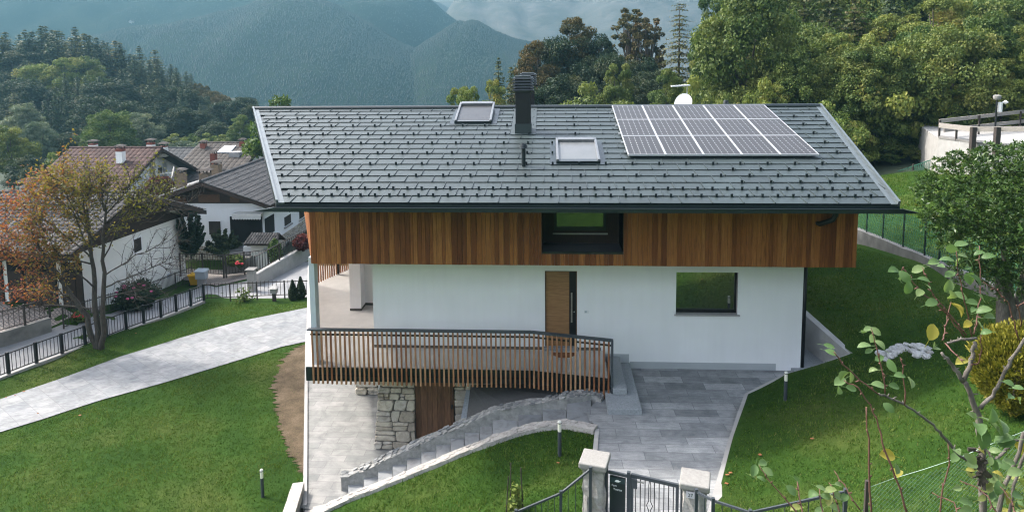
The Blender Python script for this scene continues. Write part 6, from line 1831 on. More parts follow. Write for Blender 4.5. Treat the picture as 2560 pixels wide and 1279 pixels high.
# --- trees behind the house, centre and right
CEN = [(742, 253, 60, 's1g', 'bush top showing just over the left part of the roof ridge', 1.0), (1150, 226, 52, 'b2y', 'small yellow green tree left of the upper roof window', .55), (1175, 222, 56, 'b2y', 'small yellowing tree right above the upper roof window', .5), (1246, 146, 62, 'c2', 'slender conifer left of the chimneys', .75), (1277, 166, 64, 'c3', 'slender conifer just beside the chimneys', .7), (1232, 205, 60, 'b2y', 'yellow green bushy tree below the slender conifers', .5),
       (1340, 108, 72, 'b2b', 'brownish broad tree right of the chimneys', .75), (1385, 74, 75, 'b3d', 'dark broad tree behind the brownish one', .8), (1432, 52, 76, 'b2b', 'tallest brownish tree in the group right of the chimneys', .85), (1480, 92, 74, 'b1d', 'dark green tree right of the tallest brownish tree', .8), (1520, 120, 70, 'b3d', 'dark tree left of the open crowned tree', .7), (1580, 20, 78, 'b4', 'tall open crowned brown tree, left stem', 1.0), (1618, 44, 76, 'b4', 'tall open crowned brown tree, right stem', .9), (1545, 165, 60, 'b2', 'olive tree with pale top below the open crowned trees', .6), (1500, 220, 55, 's1', 'olive bush just above the ridge left of the solar panels', 1.0), (1600, 150, 66, 'b1d', 'dark tree filling below the open crowned trees', .8), (1650, 160, 62, 'b3d', 'dark tree left of the larch foot', .7), (1700, -14, 66, 'l1', 'tall airy larch rising to the top edge', .95), (1668, 178, 54, 'b2', 'olive tree above the satellite dish', .6), (1760, 150, 58, 'b1o', 'olive tree below the larch', .7), (1420, 190, 62, 'b1d', 'dark tree in the shade behind the ridge, right of the chimneys', .9), (1360, 200, 60, 'b3d', 'dark bushy tree beside the chimneys', .8)]
for x, y, Y, k, lb, w_ in CEN: place(x, y, Y, k, lb, wide=w_)
RK = ['b1o', 'b2', 'b1', 'b2g', 'b3', 'b3y', 'b3o', 'b2y', 'b3o', 'b2']
rows = [(46, 215, 30, 1740, 2700, 58, 'shrubby front row', .6), (50, 120, 45, 1850, 2720, 64, 'second row', .72), (57, 10, 60, 1900, 2760, 66, 'middle rows', .8), (68, -110, 60, 1950, 2800, 70, 'upper rows', .85), (84, -200, 50, 1990, 2850, 76, 'upper rows', .95), (60, 60, 50, 1880, 2760, 80, 'middle rows', .8), (47.5, 60, 60, 2130, 2700, 66, 'second row', .75), (45, 170, 40, 2150, 2700, 60, 'shrubby front row', .8)]
for Y, yt, jy, xa, xb, dx, nm, w_ in rows:
    x = xa
    while x < xb:
        px = x + rnd.uniform(-18, 18); py = yt + rnd.uniform(-jy, jy)
        yy = Y + rnd.uniform(-3, 3)
        k = rnd.choice(RK)
        if nm == 'shrubby front row':
            k = rnd.choice(['s1', 's1y', 's1g', 'b2y', 'b2', 'b3y']); py += 20 * math.sin(x / 90)
            if px > 2150 and Y > 45.5: py = 225 + rnd.uniform(-40, 40)
        if nm == 'upper rows' and rnd.random() < .25: k = rnd.choice(['c1', 'c2', 'b1d'])
        nmk = {'b1o': 'olive', 'b2': 'olive', 's1': 'olive', 'b3o': 'olive', 'b1': 'green', 'b2g': 'green', 's1g': 'green', 'b3': 'green', 'b3y': 'yellowing', 'b2y': 'yellowing', 's1y': 'yellowing', 'c1': 'dark coniferous', 'c2': 'dark coniferous', 'b1d': 'dark green'}[k]
        place(px, py, yy, k, '%s tree in the %s of the right wooded slope' % (nmk, nm), group='%s trees, %s of the right wooded slope' % (nmk, nm), wide=w_)
        x += dx * rnd.uniform(.8, 1.2)
place(1820, 30, 60, 'b1o', 'olive green tree right of the larch', wide=.6)
for k_, (x, y) in enumerate(((1905, 5), (1955, -45), (2012, -20), (2078, -60), (2140, -25), (2230, -50))):
    place(x, y, 56 + (k_ % 3) * 2, rnd.choice(['c1', 'c3']), 'tall pointed conifer among the leafy trees of the right wooded slope, %s from the left' % ORD[k_], group='tall conifers of the right wooded slope', wide=1.0)
place(1790, -20, 64, 'b2g', 'tall green tree just right of the larch', wide=.55)
place(1875, -60, 50, 'b1', 'tall bright green tree with visible dark trunk behind the solar panels', wide=.75)
for x, y, Y, k in ((2120, 300, 44, 's1y'), (2190, 330, 45, 's1'), (2250, 300, 46, 's1g'), (2310, 270, 47, 's1'), (2060, 262, 43, 's1y'), (2160, 220, 48, 'b2y'), (2270, 200, 50, 'b3y'), (2230, 380, 44, 's1g'), (2290, 365, 44, 's1')):
    place(x, y, Y, k, 'bushy growth between the right roof edge and the concrete platform', group='bushes beyond the right roof edge', wide=.9)
for t0, h in PROTO.values():      # the prototypes themselves are not part of the scene
    for ch in list(t0.children): bpy.data.objects.remove(ch)
PK = {k: v for k, v in PROTO.items()}
for t0, h in PROTO.values(): bpy.data.objects.remove(t0)

# --- bare rowan on the left lawn
g = np.random.default_rng(77); rr = random.Random(77)
tb = AZ(247, 872, -2.42)
rw_ = thing('rowan_tree', tb, 'half bare tree with orange and olive leaves on the left lawn beside the fence', 'tree')
b = MB(); LV = []; LT = []
sc = tb.y / FPX
def tp_(px, py, dy=0.0): return AY(px, py, tb.y + dy)
def grow(p, d, L, r, depth, leafy):
    n = 5; pts = [p.copy()]; q = p.copy(); dd_ = d.copy()
    for k in range(n):
        dd_ = (dd_ + Vector((rr.gauss(0, .10), rr.gauss(0, .10), rr.gauss(.035, .07)))).normalized(); q = q + dd_ * (L / n); pts.append(q.copy())
    b.tube(pts, [r * (1 - .7 * k / n) + .0025 for k in range(n + 1)], 6 if depth < 2 else 4)
    if depth >= 3 or L < .3:
        pass
    else:
        for k in range(1, n + 1):
            if depth == 0 and k < 2: continue
            for _ in range(rr.choice([0, 1, 1, 1, 2])):
                a_ = dd_.cross(Vector((rr.gauss(0, 1), rr.gauss(0, 1), rr.gauss(0, .6)))).normalized()
                nd = (dd_ * rr.uniform(.6, .95) + a_ * rr.uniform(.45, .8)).normalized()
                grow(pts[k], nd, L * rr.uniform(.42, .66), r * .45, depth + 1, leafy)
    if depth >= 2:
        for k in range(1, n + 1):
            pp = pts[k]
            f = leafy(pp)
            for _ in range(int(f * rr.uniform(1.0, 4.6) + rr.random() * .5)):
                LV.append(pp + Vector((rr.gauss(0, .10), rr.gauss(0, .10), rr.gauss(-.02, .09)))); 
                xx = (pp.x - tb.x)
                LT.append(min(1, max(0,   .40 - xx * .13 + max(0, (pp.z - tb.z - 2.0)) * .0 + rr.gauss(0, .16))))
def leafy(p):
    hx, hz = p.x - tb.x, p.z - tb.z
    v = 1.0
    if hx > .5 and hz < 3.4 + hx * .8: v = .05
    if hz < 1.8: v = min(v, .08)
    if hx > .4: v *= .55
    v *= .62
    if abs(hx) < 1.5 and hz < 3: v *= .5
    return v
def limb(pts, r0, r1, dys):
    pts = [(x, y + max(0, 540 - y) * .38) for x, y in pts]
    Q = [tp_(x, y, d) for (x, y), d in zip(pts, dys)]
    P_ = []
    for i in range(len(Q) - 1):
        for k in range(4): P_.append(Q[i].lerp(Q[i + 1], k / 4) + Vector((rr.gauss(0, .02), rr.gauss(0, .03), rr.gauss(0, .015))))
    P_.append(Q[-1]); n = len(P_)
    b.tube(P_, [r0 + (r1 - r0) * k / (n - 1) for k in range(n)], 9 if r0 > .05 else 6)
    return P_
STEMS = [([(243, 885), (215, 790), (170, 725), (110, 640), (70, 560)], .12, .02, (0, 0, -.1, -.3, -.4)), ([(250, 885), (238, 770), (231, 640), (212, 520), (207, 440)], .13, .012, (0, .05, .1, .2, .2)), ([(256, 885), (259, 780), (257, 650), (264, 520), (274, 430)], .12, .012, (0, -.05, 0, -.1, .1))]
PRIM = [[(212, 785), (120, 700), (40, 650), (-10, 620)], [(180, 740), (70, 720), (-20, 735)], [(150, 695), (60, 610), (0, 560)], [(226, 640), (130, 560), (45, 490)], [(232, 650), (180, 520), (125, 430)], [(236, 600), (170, 470), (150, 400)], [(215, 540), (110, 450), (65, 445)], [(210, 480), (170, 410), (160, 390)], [(258, 650), (310, 540), (345, 470)], [(259, 600), (330, 500), (400, 455)], [(258, 690), (340, 640), (425, 600)], [(257, 720), (330, 690), (400, 662), (435, 640)], [(258, 745), (320, 730), (390, 715)], [(262, 540), (310, 450), (335, 410)], [(257, 570), (380, 530), (455, 500)], [(228, 610), (215, 480), (235, 395)], [(262, 520), (255, 440), (250, 385)], [(236, 720), (150, 640), (100, 560)], [(225, 770), (130, 760), (60, 770)], [(264, 560), (360, 440), (390, 420)], [(231, 660), (90, 620), (-10, 660)]]
for pts, r0, r1, dy in STEMS:
    P_ = limb(pts, r0, r1, dy)
    for k in range(9, len(P_)):
        for _ in range(2):
            an = rr.uniform(0, 6.28); d = Vector((math.cos(an), math.sin(an), rr.uniform(.2, .9))).normalized()
            grow(P_[k], d, rr.uniform(.5, 1.1), .014, 2, leafy)
for q, pts in enumerate(PRIM):
    dy = rr.uniform(-1.6, 1.6)
    P_ = limb(pts, .034, .007, [0] + [dy * (i + 1) / len(pts) for i in range(len(pts) - 1)])
    for k in range(2, len(P_)):
        for _ in range(2):
            d0 = (P_[k] - P_[k - 1]).normalized(); a_ = d0.cross(Vector((rr.gauss(0, 1), rr.gauss(0, 1), rr.gauss(0, 1)))).normalized()
            grow(P_[k], (d0 * .7 + a_ * rr.uniform(.5, .9) + Vector((0, 0, .12))).normalized(), rr.uniform(.5, 1.15), .012, 2, leafy)
b.build('trunk', M_bark, rw_, smooth=True)
LV = np.array([tuple(p) for p in LV]); nL = len(LV); print('rowan leaves', nL)
V, F = quads(LV, unit(g.normal(size=(nL, 3)) + np.array([0, -.2, .5])), g.uniform(.05, .095, nL), 1.6, g=g)
npmesh('crown', V - np.array(tb), F, L_rowan, np.array(LT), rw_)

# --- laurel at the right edge
lb = AZ(2516, 834, 2.72)
lb.z = H(lb.x, lb.y)
la = thing('laurel_tree', lb, 'dense glossy evergreen bush tree with grey stems at the right edge', 'tree')
g = np.random.default_rng(31)
CL = []
for (x, y, r_, dy) in ((2500, 430, 75, 0), (2420, 430, 55, .1), (2350, 470, 50, 0), (2330, 520, 45, -.2), (2400, 520, 75, -.3), (2480, 530, 85, -.4), (2560, 480, 80, 0), (2600, 560, 90, -.2), (2380, 585, 55, -.3), (2440, 610, 70, -.4), (2520, 630, 80, -.4), (2430, 680, 50, -.2), (2490, 700, 55, -.2), (2570, 690, 70, -.3), (2540, 395, 40, .3), (2360, 415, 22, .1), (2390, 400, 24, .2), (2480, 380, 20, .2), (2310, 470, 24, 0), (2640, 640, 90, 0), (2640, 420, 90, .3), (2345, 560, 35, -.3), (2470, 470, 70, .5), (2540, 560, 80, .8), (2410, 560, 60, .8)):
    p = AY(x, y, lb.y + dy); CL.append((p, r_ * lb.y / FPX))
P = []; N = []; U = []; T = []
for p, r_ in CL:
    ns = int(95 * (r_ / .5) ** 2) + 12      # rosettes
    d = unit(g.normal(size=(ns, 3))); d[:, 2] += .25; d = unit(d)
    ctr = np.array(p) + d * (r_ * g.uniform(.55, 1.12, ns))[:, None] * np.array([1, 1, .9])
    for c, dd_ in zip(ctr, d):
        k = int(g.integers(7, 12)); ax_ = unit(dd_ * .6 + np.array([0, 0, .7]) + g.normal(0, .2, 3))
        out = unit(g.normal(size=(k, 3)) + ax_ * .9)
        P.append(c + out * .05); U.append(out); N.append(unit(np.cross(out, unit(g.normal(size=(k, 3)))) + np.array([0, 0, .5]))); T.append(np.clip(g.normal(.42, .14) + g.normal(0, .14, k), 0, 1))
P, N, U, T = map(np.concatenate, (P, N, U, T))
t_ = unit(np.cross(N, U)) * .017; L_ = U * (g.uniform(.035, .06, len(U)))[:, None]
V = np.stack([P - L_, P + t_, P + L_, P - t_], 1).reshape(-1, 3) - np.array(lb)
npmesh('crown', V, np.arange(len(V)).reshape(-1, 4), L_laurel, T, la); print('laurel leaves', len(P))
b = MB()
for pts, rad in ((((2510, 850), (2507, 790), (2505, 735), (2490, 650)), .13), (((2535, 850), (2545, 790), (2555, 730), (2570, 640)), .12), (((2525, 850), (2530, 770), (2520, 700), (2500, 560)), .08)):
    b.tube([AY(x, y, lb.y + .05) for x, y in pts], [rad * 1.2, rad, rad * .9, rad * .5], 9)
b.build('trunk', M_barkg, la, smooth=True)

# --- golden thuja
tb2 = AY(2530, 1045, 12.4); tb2.z = min(tb2.z, H(tb2.x, 12.4))
th = thing('golden_thuja', tb2, 'rounded golden yellow conifer bush at the right edge', 'bush')
P = []; U = []; T = []
ce = AY(2546, 918, 12.4); R1 = Vector((.70, .7, .74))
n = 16000
d = unit(g.normal(size=(n, 3))); f = g.uniform(.80, 1.06, n)
lump = 1 + .10 * np.sin(d[:, 0] * 9 + 1) * np.sin(d[:, 2] * 8) + .06 * np.sin(d[:, 1] * 17 + d[:, 2] * 13)
P = np.array(ce) + d * (f * lump)[:, None] * np.array(R1)
U = unit(d * .7 + np.array([0, 0, .7]) + g.normal(0, .25, (n, 3))); N = unit(np.cross(U, g.normal(size=(n, 3))))
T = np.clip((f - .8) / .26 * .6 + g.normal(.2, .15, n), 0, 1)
t_ = unit(np.cross(N, U)) * .018; L_ = U * g.uniform(.03, .055, n)[:, None]
V = np.stack([P - L_, P + t_, P + L_, P - t_], 1).reshape(-1, 3) - np.array(tb2)
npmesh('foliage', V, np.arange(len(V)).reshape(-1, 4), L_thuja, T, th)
b = MB(); b.tube([(ce.x, ce.y, tb2.z - .1), (ce.x, ce.y, ce.z)], [.08, .04], 8); b.build('stem', M_bark, th)

# --- apple tree in the right foreground
rr = random.Random(5)
ab = AY(2470, 1330, 3.1)
at_ = thing('apple_tree', ab, 'young fruit tree with bare twigs and few pale leaves in the right foreground', 'tree')
tr, tw = MB(), MB()
def br(mb, pts, r0, r1, Y=3.1, dy=0.0, wob=.0):
    n = len(pts); Q = [AY(x, y, Y + dy * i / max(1, n - 1)) for i, (x, y) in enumerate(pts)]
    R_ = []; PP = []
    for i in range(n - 1):
        for k in range(3):
            f = k / 3; PP.append(Q[i].lerp(Q[i + 1], f) + Vector((rr.gauss(0, 1), rr.gauss(0, 1), rr.gauss(0, 1))) * .0022); R_.append((i + f) / (n - 1))
    PP.append(Q[-1]); R_.append(1)
    mb.tube(PP, [.82 * (r0 + (r1 - r0) * f) * rr.uniform(.9, 1.12) for f in R_], 8)
    for i in range(1, len(PP) - 1):
        if rr.random() < .5:
            d = Vector((rr.gauss(0, 1), rr.gauss(0, .5), rr.gauss(.3, 1))).normalized(); mb.tube([PP[i], PP[i] + d * (r0 + rr.uniform(.004, .016))], [min(r0, .004), .002], 5)
c5 = lambda L: [(2300 + x / 2.208, 700 + y / 2.208) for x, y in L]
br(tr, [(2472, 1340)] + c5([(350, 1279), (347, 1120), (343, 1000), (335, 870), (325, 760), (300, 690), (265, 600), (240, 560)]), .021, .014)
br(tr, c5([(240, 560), (190, 490), (150, 430), (118, 398)]), .013, .007)
br(tr, c5([(244, 556), (270, 490), (290, 420), (296, 380), (300, 340)]), .013, .009)
br(tr, c5([(330, 706), (400, 640), (440, 560), (490, 470), (540, 380), (600, 290)]), .011, .008, dy=-.1)
br(tr, c5([(150, 350), (210, 328), (260, 322), (312, 320)]), .006, .008)
br(tr, [(2560, 1079), (2539, 1154), (2510, 1217), (2490, 1300)], .008, .012, 2.9)
br(tr, [(2600, 1060), (2554, 1145), (2535, 1215), (2520, 1300)], .006, .008, 2.95)
br(tr, c5([(350, 1010), (410, 990), (470, 940), (500, 905), (574, 860)]), .009, .006, 3.05)
br(tr, [(2448, 1163), (2401, 1139), (2354, 1085), (2335, 1063), (2292, 1029), (2260, 1010), (2217, 991), (2198, 984)], .009, .005, dy=-.2)
br(tw, [(2198, 984), (2151, 951), (2104, 907), (2085, 879)], .0045, .003, 2.9)
for pts in ([(308, 300), (312, 250), (320, 180), (333, 60), (330, -110), (328, -190)], [(290, 310), (270, 220), (255, 150), (235, 60), (215, -30), (200, -160)], [(250, 300), (200, 230), (130, 150), (75, 85), (45, 10), (15, -70)], [(240, 310), (170, 215), (100, 140), (0, 60), (-50, 0), (-90, -70), (-105, -50)], [(130, 335), (133, 290), (150, 200), (172, 120)], [(545, 330), (520, 230), (490, 130), (430, 60), (350, 10)], [(560, 260), (552, 180), (540, 150), (580, 110)], [(285, 460), (325, 460), (340, 400), (338, 300)], [(140, 350), (190, 400), (235, 450)]):
    br(tw, c5(pts), .0042, .0022, dy=rr.uniform(-.15, .15))
br(tw, [(2216, 982), (2205, 930), (2190, 870), (2177, 818)], .004, .002, 2.9); br(tw, [(2264, 1010), (2260, 965), (2255, 920), (2251, 893)], .004, .002, 2.95)
br(tw, [(2273, 1300), (2238, 1189), (2210, 1123), (2198, 1067), (2176, 1010), (2145, 968), (2110, 950)], .006, .0025, 2.9, dy=.1)
br(tw, [(2178, 1300), (2173, 1192), (2171, 1098), (2166, 1017)], .0055, .004, 2.95); br(tw, [(2349, 1300), (2357, 1217), (2374, 1160), (2370, 1108)], .0045, .003, 3.05)
for pts in ([(2010, 1300), (1960, 1240), (1915, 1190), (1898, 1160)], [(2010, 1300), (1998, 1240), (1992, 1198)], [(2110, 1300), (2085, 1235), (2072, 1205)], [(2150, 1275), (2110, 1210), (2085, 1175)], [(2060, 1300), (2050, 1240), (2046, 1215)], [(2500, 1300), (2470, 1240), (2440, 1215), (2400, 1200)], [(2540, 1300), (2530, 1250), (2500, 1215)], [(2400, 1300), (2385, 1255), (2330, 1230)]):
    br(tw, pts, .004, .002, 2.75, dy=.1)
tk = MB()
for _ in range(26):   # dried tuft in the crotch
    p = AY(2452 + rr.gauss(0, 12), 1175 + rr.gauss(0, 26), 3.05); d = Vector((rr.gauss(0, 1), rr.gauss(0, .6), rr.gauss(-.4, 1))).normalized()
    tk.obox(p, d * rr.uniform(.012, .03), d.cross(Vector((0, 1, 0))) * .008, (0, .004, 0))
tr.build('trunk', M_barkg, at_, smooth=True); tw.build('twigs', M_twig, at_, smooth=True); tk.build('dried_bark', M_bark, at_)
LP_ = [(2403, 610), (2380, 622), (2410, 640), (2425, 655), (2448, 632), (2470, 640), (2365, 647), (2420, 668), (2352, 665), (2375, 685), (2310, 700), (2295, 672), (2263, 692), (2250, 700), (2235, 676), (2270, 720), (2300, 730), (2320, 715), (2335, 655), (2330, 755), (2395, 655), (2370, 715), (2400, 740), (2380, 738), (2440, 700), (2425, 695), (2455, 745), (2430, 758), (2435, 773), (2460, 775), (2475, 792), (2447, 810), (2465, 830), (2337, 867), (2170, 822), (2160, 828), (2188, 828), (2180, 845), (2160, 862), (2200, 860), (2172, 878), (2198, 895), (2182, 925), (2198, 962), (2230, 913), (2250, 938), (2275, 955), (2235, 965), (2110, 938), (2100, 952), (2098, 972), (2125, 940), (2128, 970), (2073, 865), (2078, 880), (2203, 900), (2222, 1018), (2431, 1040), (2526, 990), (2522, 958), (2240, 1170), (2545, 970), (2550, 1000)]
YL = [(2395, 772), (2420, 808), (2330, 829), (2218, 1137), (2245, 1178), (2550, 1115), (2405, 902)]
BIG = [(2481, 1040), (2476, 1058), (2449, 1067), (2456, 1092), (2495, 1076), (2504, 1094), (2517, 1105), (2500, 1060)]
LOW = [(1760 + x / 3.1975, 879 + y / 3.1975) for x, y in ((400, 945), (400, 1000), (460, 1010), (510, 955), (470, 885), (520, 990), (700, 1105), (745, 1020), (935, 1085), (980, 1150), (1080, 1060), (1070, 1155), (1120, 1165), (1010, 1105), (1000, 1180), (735, 1245), (870, 1140), (920, 1265), (1060, 1250))]
LOWR = [(rr.uniform(2385, 2600), rr.uniform(1120, 1290)) for _ in range(46)]
V = []; F = []; T = []
def leaf(px, py, sz_, Y, tone):
    c = AY(px, py, Y); L = sz_ * Y / FPX
    u_ = Vector((rr.gauss(0, 1), rr.gauss(0, .5), rr.gauss(-.25, .45))).normalized(); nn = (Vector((rr.gauss(0, .55), -.55, .85 + rr.gauss(0, .3)))).normalized()
    s_ = nn.cross(u_).normalized(); nn = u_.cross(s_).normalized()
    if nn.z < 0: nn = -nn
    w_ = L * rr.uniform(.52, .68)
    prof = ((-.5, 0.0), (-.38, .55), (-.15, .95), (.1, 1.0), (.32, .68), (.5, 0.0)); fo = rr.uniform(.15, .75); cv = rr.uniform(.0, .75)
    base = len(V)
    for sgn in (1, -1):
        for f, h in prof:
            V.append(c + u_ * (f * L) + s_ * (sgn * h * w_ / 2) + nn * (h * w_ / 2 * fo - cv * L * f * f))
    for f, h in prof: V.append(c + u_ * (f * L) - nn * (cv * L * f * f))
    p0 = c - u_ * (.5 * L) - nn * (cv * L * .25); p1 = p0 - u_ * (L * rr.uniform(.25, .5)) + nn * (L * rr.uniform(-.2, .05)); w2 = s_ * max(.0011, L * .016)
    nb = len(V); V.extend([p0 - w2, p0 + w2, p1 + w2, p1 - w2]); F.append((nb, nb + 1, nb + 2, nb + 3)); T.append(tone)
    for k in range(5):
        F.append((base + 12 + k, base + 12 + k + 1, base + k + 1, base + k)); T.append(tone)
        F.append((base + 6 + k, base + 6 + k + 1, base + 12 + k + 1, base + 12 + k)); T.append(tone)
for x, y in LP_: leaf(x, y, rr.uniform(22, 38), 3.1 + rr.uniform(-.2, .15), rr.uniform(.1, .7))
for x, y in YL: leaf(x, y, rr.uniform(30, 48), 3.05, rr.uniform(.92, 1))
for x, y in BIG: leaf(x, y, rr.uniform(40, 62), 2.85, rr.uniform(.1, .5))
for x, y in LOW: leaf(x, y, rr.uniform(24, 36), 2.8, rr.uniform(.2, .85))
for x, y in LOWR: leaf(x, y, rr.uniform(22, 44), 2.9 + rr.uniform(-.15, .3), rr.uniform(.1, .95))
npmesh('leaves', np.array([tuple(v) for v in V]) - np.array(ab), np.array(F), L_apple, T, at_, smooth=True)

# --- smaller garden plants
def bush(px, pb, ptop, halfw, mat, label, name='shrub', n=5000, ls=.08, spiky=False, cat='shrub', Y=None, flowers=None, zb=None):
    p = ground(px, pb) if Y is None else AY(px, pb, Y)
    if zb is not None: p.z = zb
    h = AY(px, ptop, p.y).z - p.z; r = halfw * p.y / FPX
    t = thing(name, p, label, cat)
    g = np.random.default_rng(int(px * 7 + pb))
    d = unit(g.normal(size=(n, 3))); f = g.uniform(.55, 1.05, n)
    a_, b_ = g.uniform(0, 9), g.uniform(0, 9)
    lump = 1 + .16 * np.sin(d[:, 0] * 6 + a_) * np.sin(d[:, 2] * 5 + b_) + .08 * np.sin(d[:, 1] * 11 + a_)
    if spiky == 'cone':
        zz_ = g.uniform(0, 1, n) ** .85; an = g.uniform(0, 6.283, n); wd_r = r * np.minimum(1, (1 - zz_) * 1.6 + .04) * np.minimum(1, .6 + zz_ * 2) * g.uniform(.8, 1.05, n)
        P = np.stack([np.cos(an) * wd_r, np.sin(an) * wd_r, zz_ * h], 1); d = unit(np.stack([np.cos(an), np.sin(an), np.full(n, .8)], 1))
    elif spiky:
        k = 26; dirs = unit(np.column_stack([g.normal(size=(k, 2)), g.uniform(.3, 1.6, k)])); kk = g.integers(0, k, n); s = g.uniform(.15, 1, n)
        P = dirs[kk] * (s * 1.0)[:, None] * np.array([r * 1.25, r * 1.25, h]) + g.normal(0, .06, (n, 3)) * (1.2 - s)[:, None]; P[:, 2] = np.abs(P[:, 2]); d = unit(dirs[kk] + g.normal(0, .4, (n, 3)))
    else:
        P = d * (f * lump)[:, None] * np.array([r, r, h * .52]) + np.array([0, 0, h * .5])
    V, F = quads(P, unit(d * .6 + g.normal(size=(n, 3)) * .7 + np.array([0, 0, .3])), g.uniform(.7, 1.3, n) * ls, 1.5, g=g)
    npmesh('foliage', V, F, mat, np.clip(g.normal(.45, .22, n), 0, 1), t)
    b = MB(); b.tube([(p.x, p.y, p.z - .15), (p.x, p.y, p.z + h * .6)], [.05, .02], 6); b.build('stem', M_bark, t)
    if flowers:
        fm, nf, fs = flowers
        dd_ = unit(np.column_stack([g.normal(size=(nf, 1)), -np.abs(g.normal(size=(nf, 1))), np.abs(g.normal(size=(nf, 1)))]))
        fb_ = MB()
        for q in dd_ * np.array([r, r, h * .5]) + np.array([p.x, p.y, p.z + h * .52]):
            fb_.lathe([(.2 * fs, q[2] - .6 * fs), (fs, q[2]), (.75 * fs, q[2] + .5 * fs), (.1 * fs, q[2] + .7 * fs)], q[0], q[1], 7)
        fb_.build('flower', fm, t)
    return t
bush(345, 772, 706, 52, L_dark, 'round dark hydrangea with pink flower heads against the white garage house', 'hydrangea', flowers=(M_flowerp, 11, .075))
bush(733, 749, 700, 11, L_dark, 'little pointed cypress left of a taller one beside the corner post', 'cypress', 3500, .06, 'cone')
bush(753, 746, 692, 12, L_dark, 'little pointed cypress nearest the corner of the big house, taller of the two', 'cypress', 3500, .06, 'cone')
bush(560, 636, 573, 38, L_con, 'spreading dark conifer shrub in front of the white house porch', 'conifer_shrub', 6000, .16, True, Y=38)
bush(688, 652, 603, 16, L_green, 'round green bush beside the small roofed letterbox shelter', n=4000, ls=.12, Y=36.5)
bush(757, 622, 588, 22, L_red, 'reddish bush against the stone base of the white house', n=4000, ls=.13, Y=37.5)
bush(402, 492, 444, 33, L_red, 'dark red maple in front of the white gable with the red brown roof', 'maple_bush', 6000, .2, Y=50, cat='tree')
bush(478, 640, 508, 32, L_dark, 'slim upright tree with dark leaves at the corner of the white house', 'young_tree', 5200, .13, True, Y=36, cat='tree')
bush(585, 660, 640, 26, L_olive, 'low yellow green flower border in front of the porch steps', n=1500, ls=.12, Y=36)
bush(205, 800, 778, 22, L_green, 'flower bed plant with red flowers beside the thin iron fence', n=1500, ls=.07, flowers=(M_flowerr, 12, .045))
bush(600, 668, 650, 8, L_green, 'small rose with red flowers behind the iron garden fence', 'rose_bush', 600, .08, flowers=(M_flowerr, 5, .10), Y=35)
bush(1288, 1285, 1205, 18, L_yel, 'young shrub with yellow green leaves between rusty stakes', n=420, ls=.06, spiky=True, Y=12.6)
bush(610, 752, 714, 30, L_olive, 'sparse climbing rose on the rusty iron fence', 'rose_bush', 260, .08, True)

# ------------------------------------------------------------------ grass
def project(P):
    d = P - np.array([0, 0, ZC]); w_ = d @ np.array(FW)
    return PPX + FPX * (d @ np.array(RT)) / w_, PPY - FPX * (d @ np.array(UP)) / w_
def grass(name, poly, holes, dens, hmin, hmax, label, extra=None):
    xs = [p[0] for p in poly]; ys = [p[1] for p in poly]
    A_ = (max(xs) - min(xs)) * (max(ys) - min(ys)); n = int(A_ * dens)
    q = np.column_stack([rng.uniform(min(xs), max(xs), n), rng.uniform(min(ys), max(ys), n)])
    ok = inpoly(q, poly)
    for h in holes: ok &= ~inpoly(q, h)
    q = q[ok]
    if name == 'soil_weeds':
        dd_ = np.sqrt(((q[:, None, :] - SOE[None]) ** 2).sum(-1)).min(1); q = q[rng.random(len(q)) < np.exp(-dd_ / .30) * (.55 + .45 * np.sin(q[:, 1] * 5)) + .03]
    z = HN(q); P = np.column_stack([q, z])
    px, py = project(P); ok = (px > -60) & (px < 2620) & (py < 1340); P = P[ok]; n = len(P)
    # patchy height and colour
    pt = .5 + .5 * np.sin(P[:, 0] * 1.3 + np.sin(P[:, 1] * .9) * 2) * np.sin(P[:, 1] * 1.1 + 1.7 * np.sin(P[:, 0] * .7))
    V = []; T = []
    for k in range(4):
        an = rng.uniform(0, 6.283, n); hh = rng.uniform(hmin, hmax, n) * (.75 + .5 * pt) * np.where(rng.random(n) < .05, 1.7, 1)
        ln = rng.uniform(.2, .9, n) * hh; wd_ = rng.uniform(.006, .013, n)
        o = P + np.column_stack([rng.normal(0, .035, n), rng.normal(0, .035, n), np.full(n, -.006)])
        sx = np.column_stack([-np.sin(an) * wd_, np.cos(an) * wd_, np.zeros(n)])
        tip = o + np.column_stack([np.cos(an) * ln, np.sin(an) * ln, hh])
        V.append(np.stack([o - sx, o + sx, tip], 1)); T.append(np.clip(.22 + .34 * pt + rng.normal(0, .17, n) + np.where(rng.random(n) < .025, .45, 0), 0, 1))
    V = np.concatenate(V).reshape(-1, 3); T = np.concatenate(T)
    o = npmesh(name, V, np.arange(len(V)).reshape(-1, 3), L_grass, T)
    print(name, len(T))
    return tag(o, label, 'grass', kind='stuff')
lk = [(-19.5, 22.5), (-24, 20), (-16, 13), (-6, 13.2), (-6.38, 15.7), (KL[1].x - .08, KL[1].y), (KLb.x - .2, KLb.y), (-10, 31), (-15.9, 30.5)]
soil_in = [(x + (.3 if i % 2 else .1), y) for i, (x, y) in enumerate(soil_poly)]
fb_poly = [(p.x, p.y) for p in base]
lk = fb_poly + [(-8.9, 30.2), (KLb.x - .05, KLb.y - 2.5), (KL[1].x - .08, KL[1].y), (-6.42, 15.7), (-5.9, 14.2), (-9, 13), (-16, 13)]
grass('left_grass', lk, [path_poly, soil_in], 210, .025, .055, 'mown grass of the left lawn on both sides of the curved path')
SOE = np.array(XY(so))
grass('soil_weeds', [(x, y) for x, y in soil_poly], [], 330, .02, .05, 'thin weeds on the bare soil strip')
fl = [(q.x, q.y - .16) for q in OUTW[1:]] + [(LEFTE[1].x - .08, LEFTE[1].y), (.9, 11.9), (.3, 11.2), (-3, 10.6), (-6.3, 14)]
grass('front_grass', fl, [], 330, .03, .06, 'mown grass of the front lawn between the stairs and the gate')
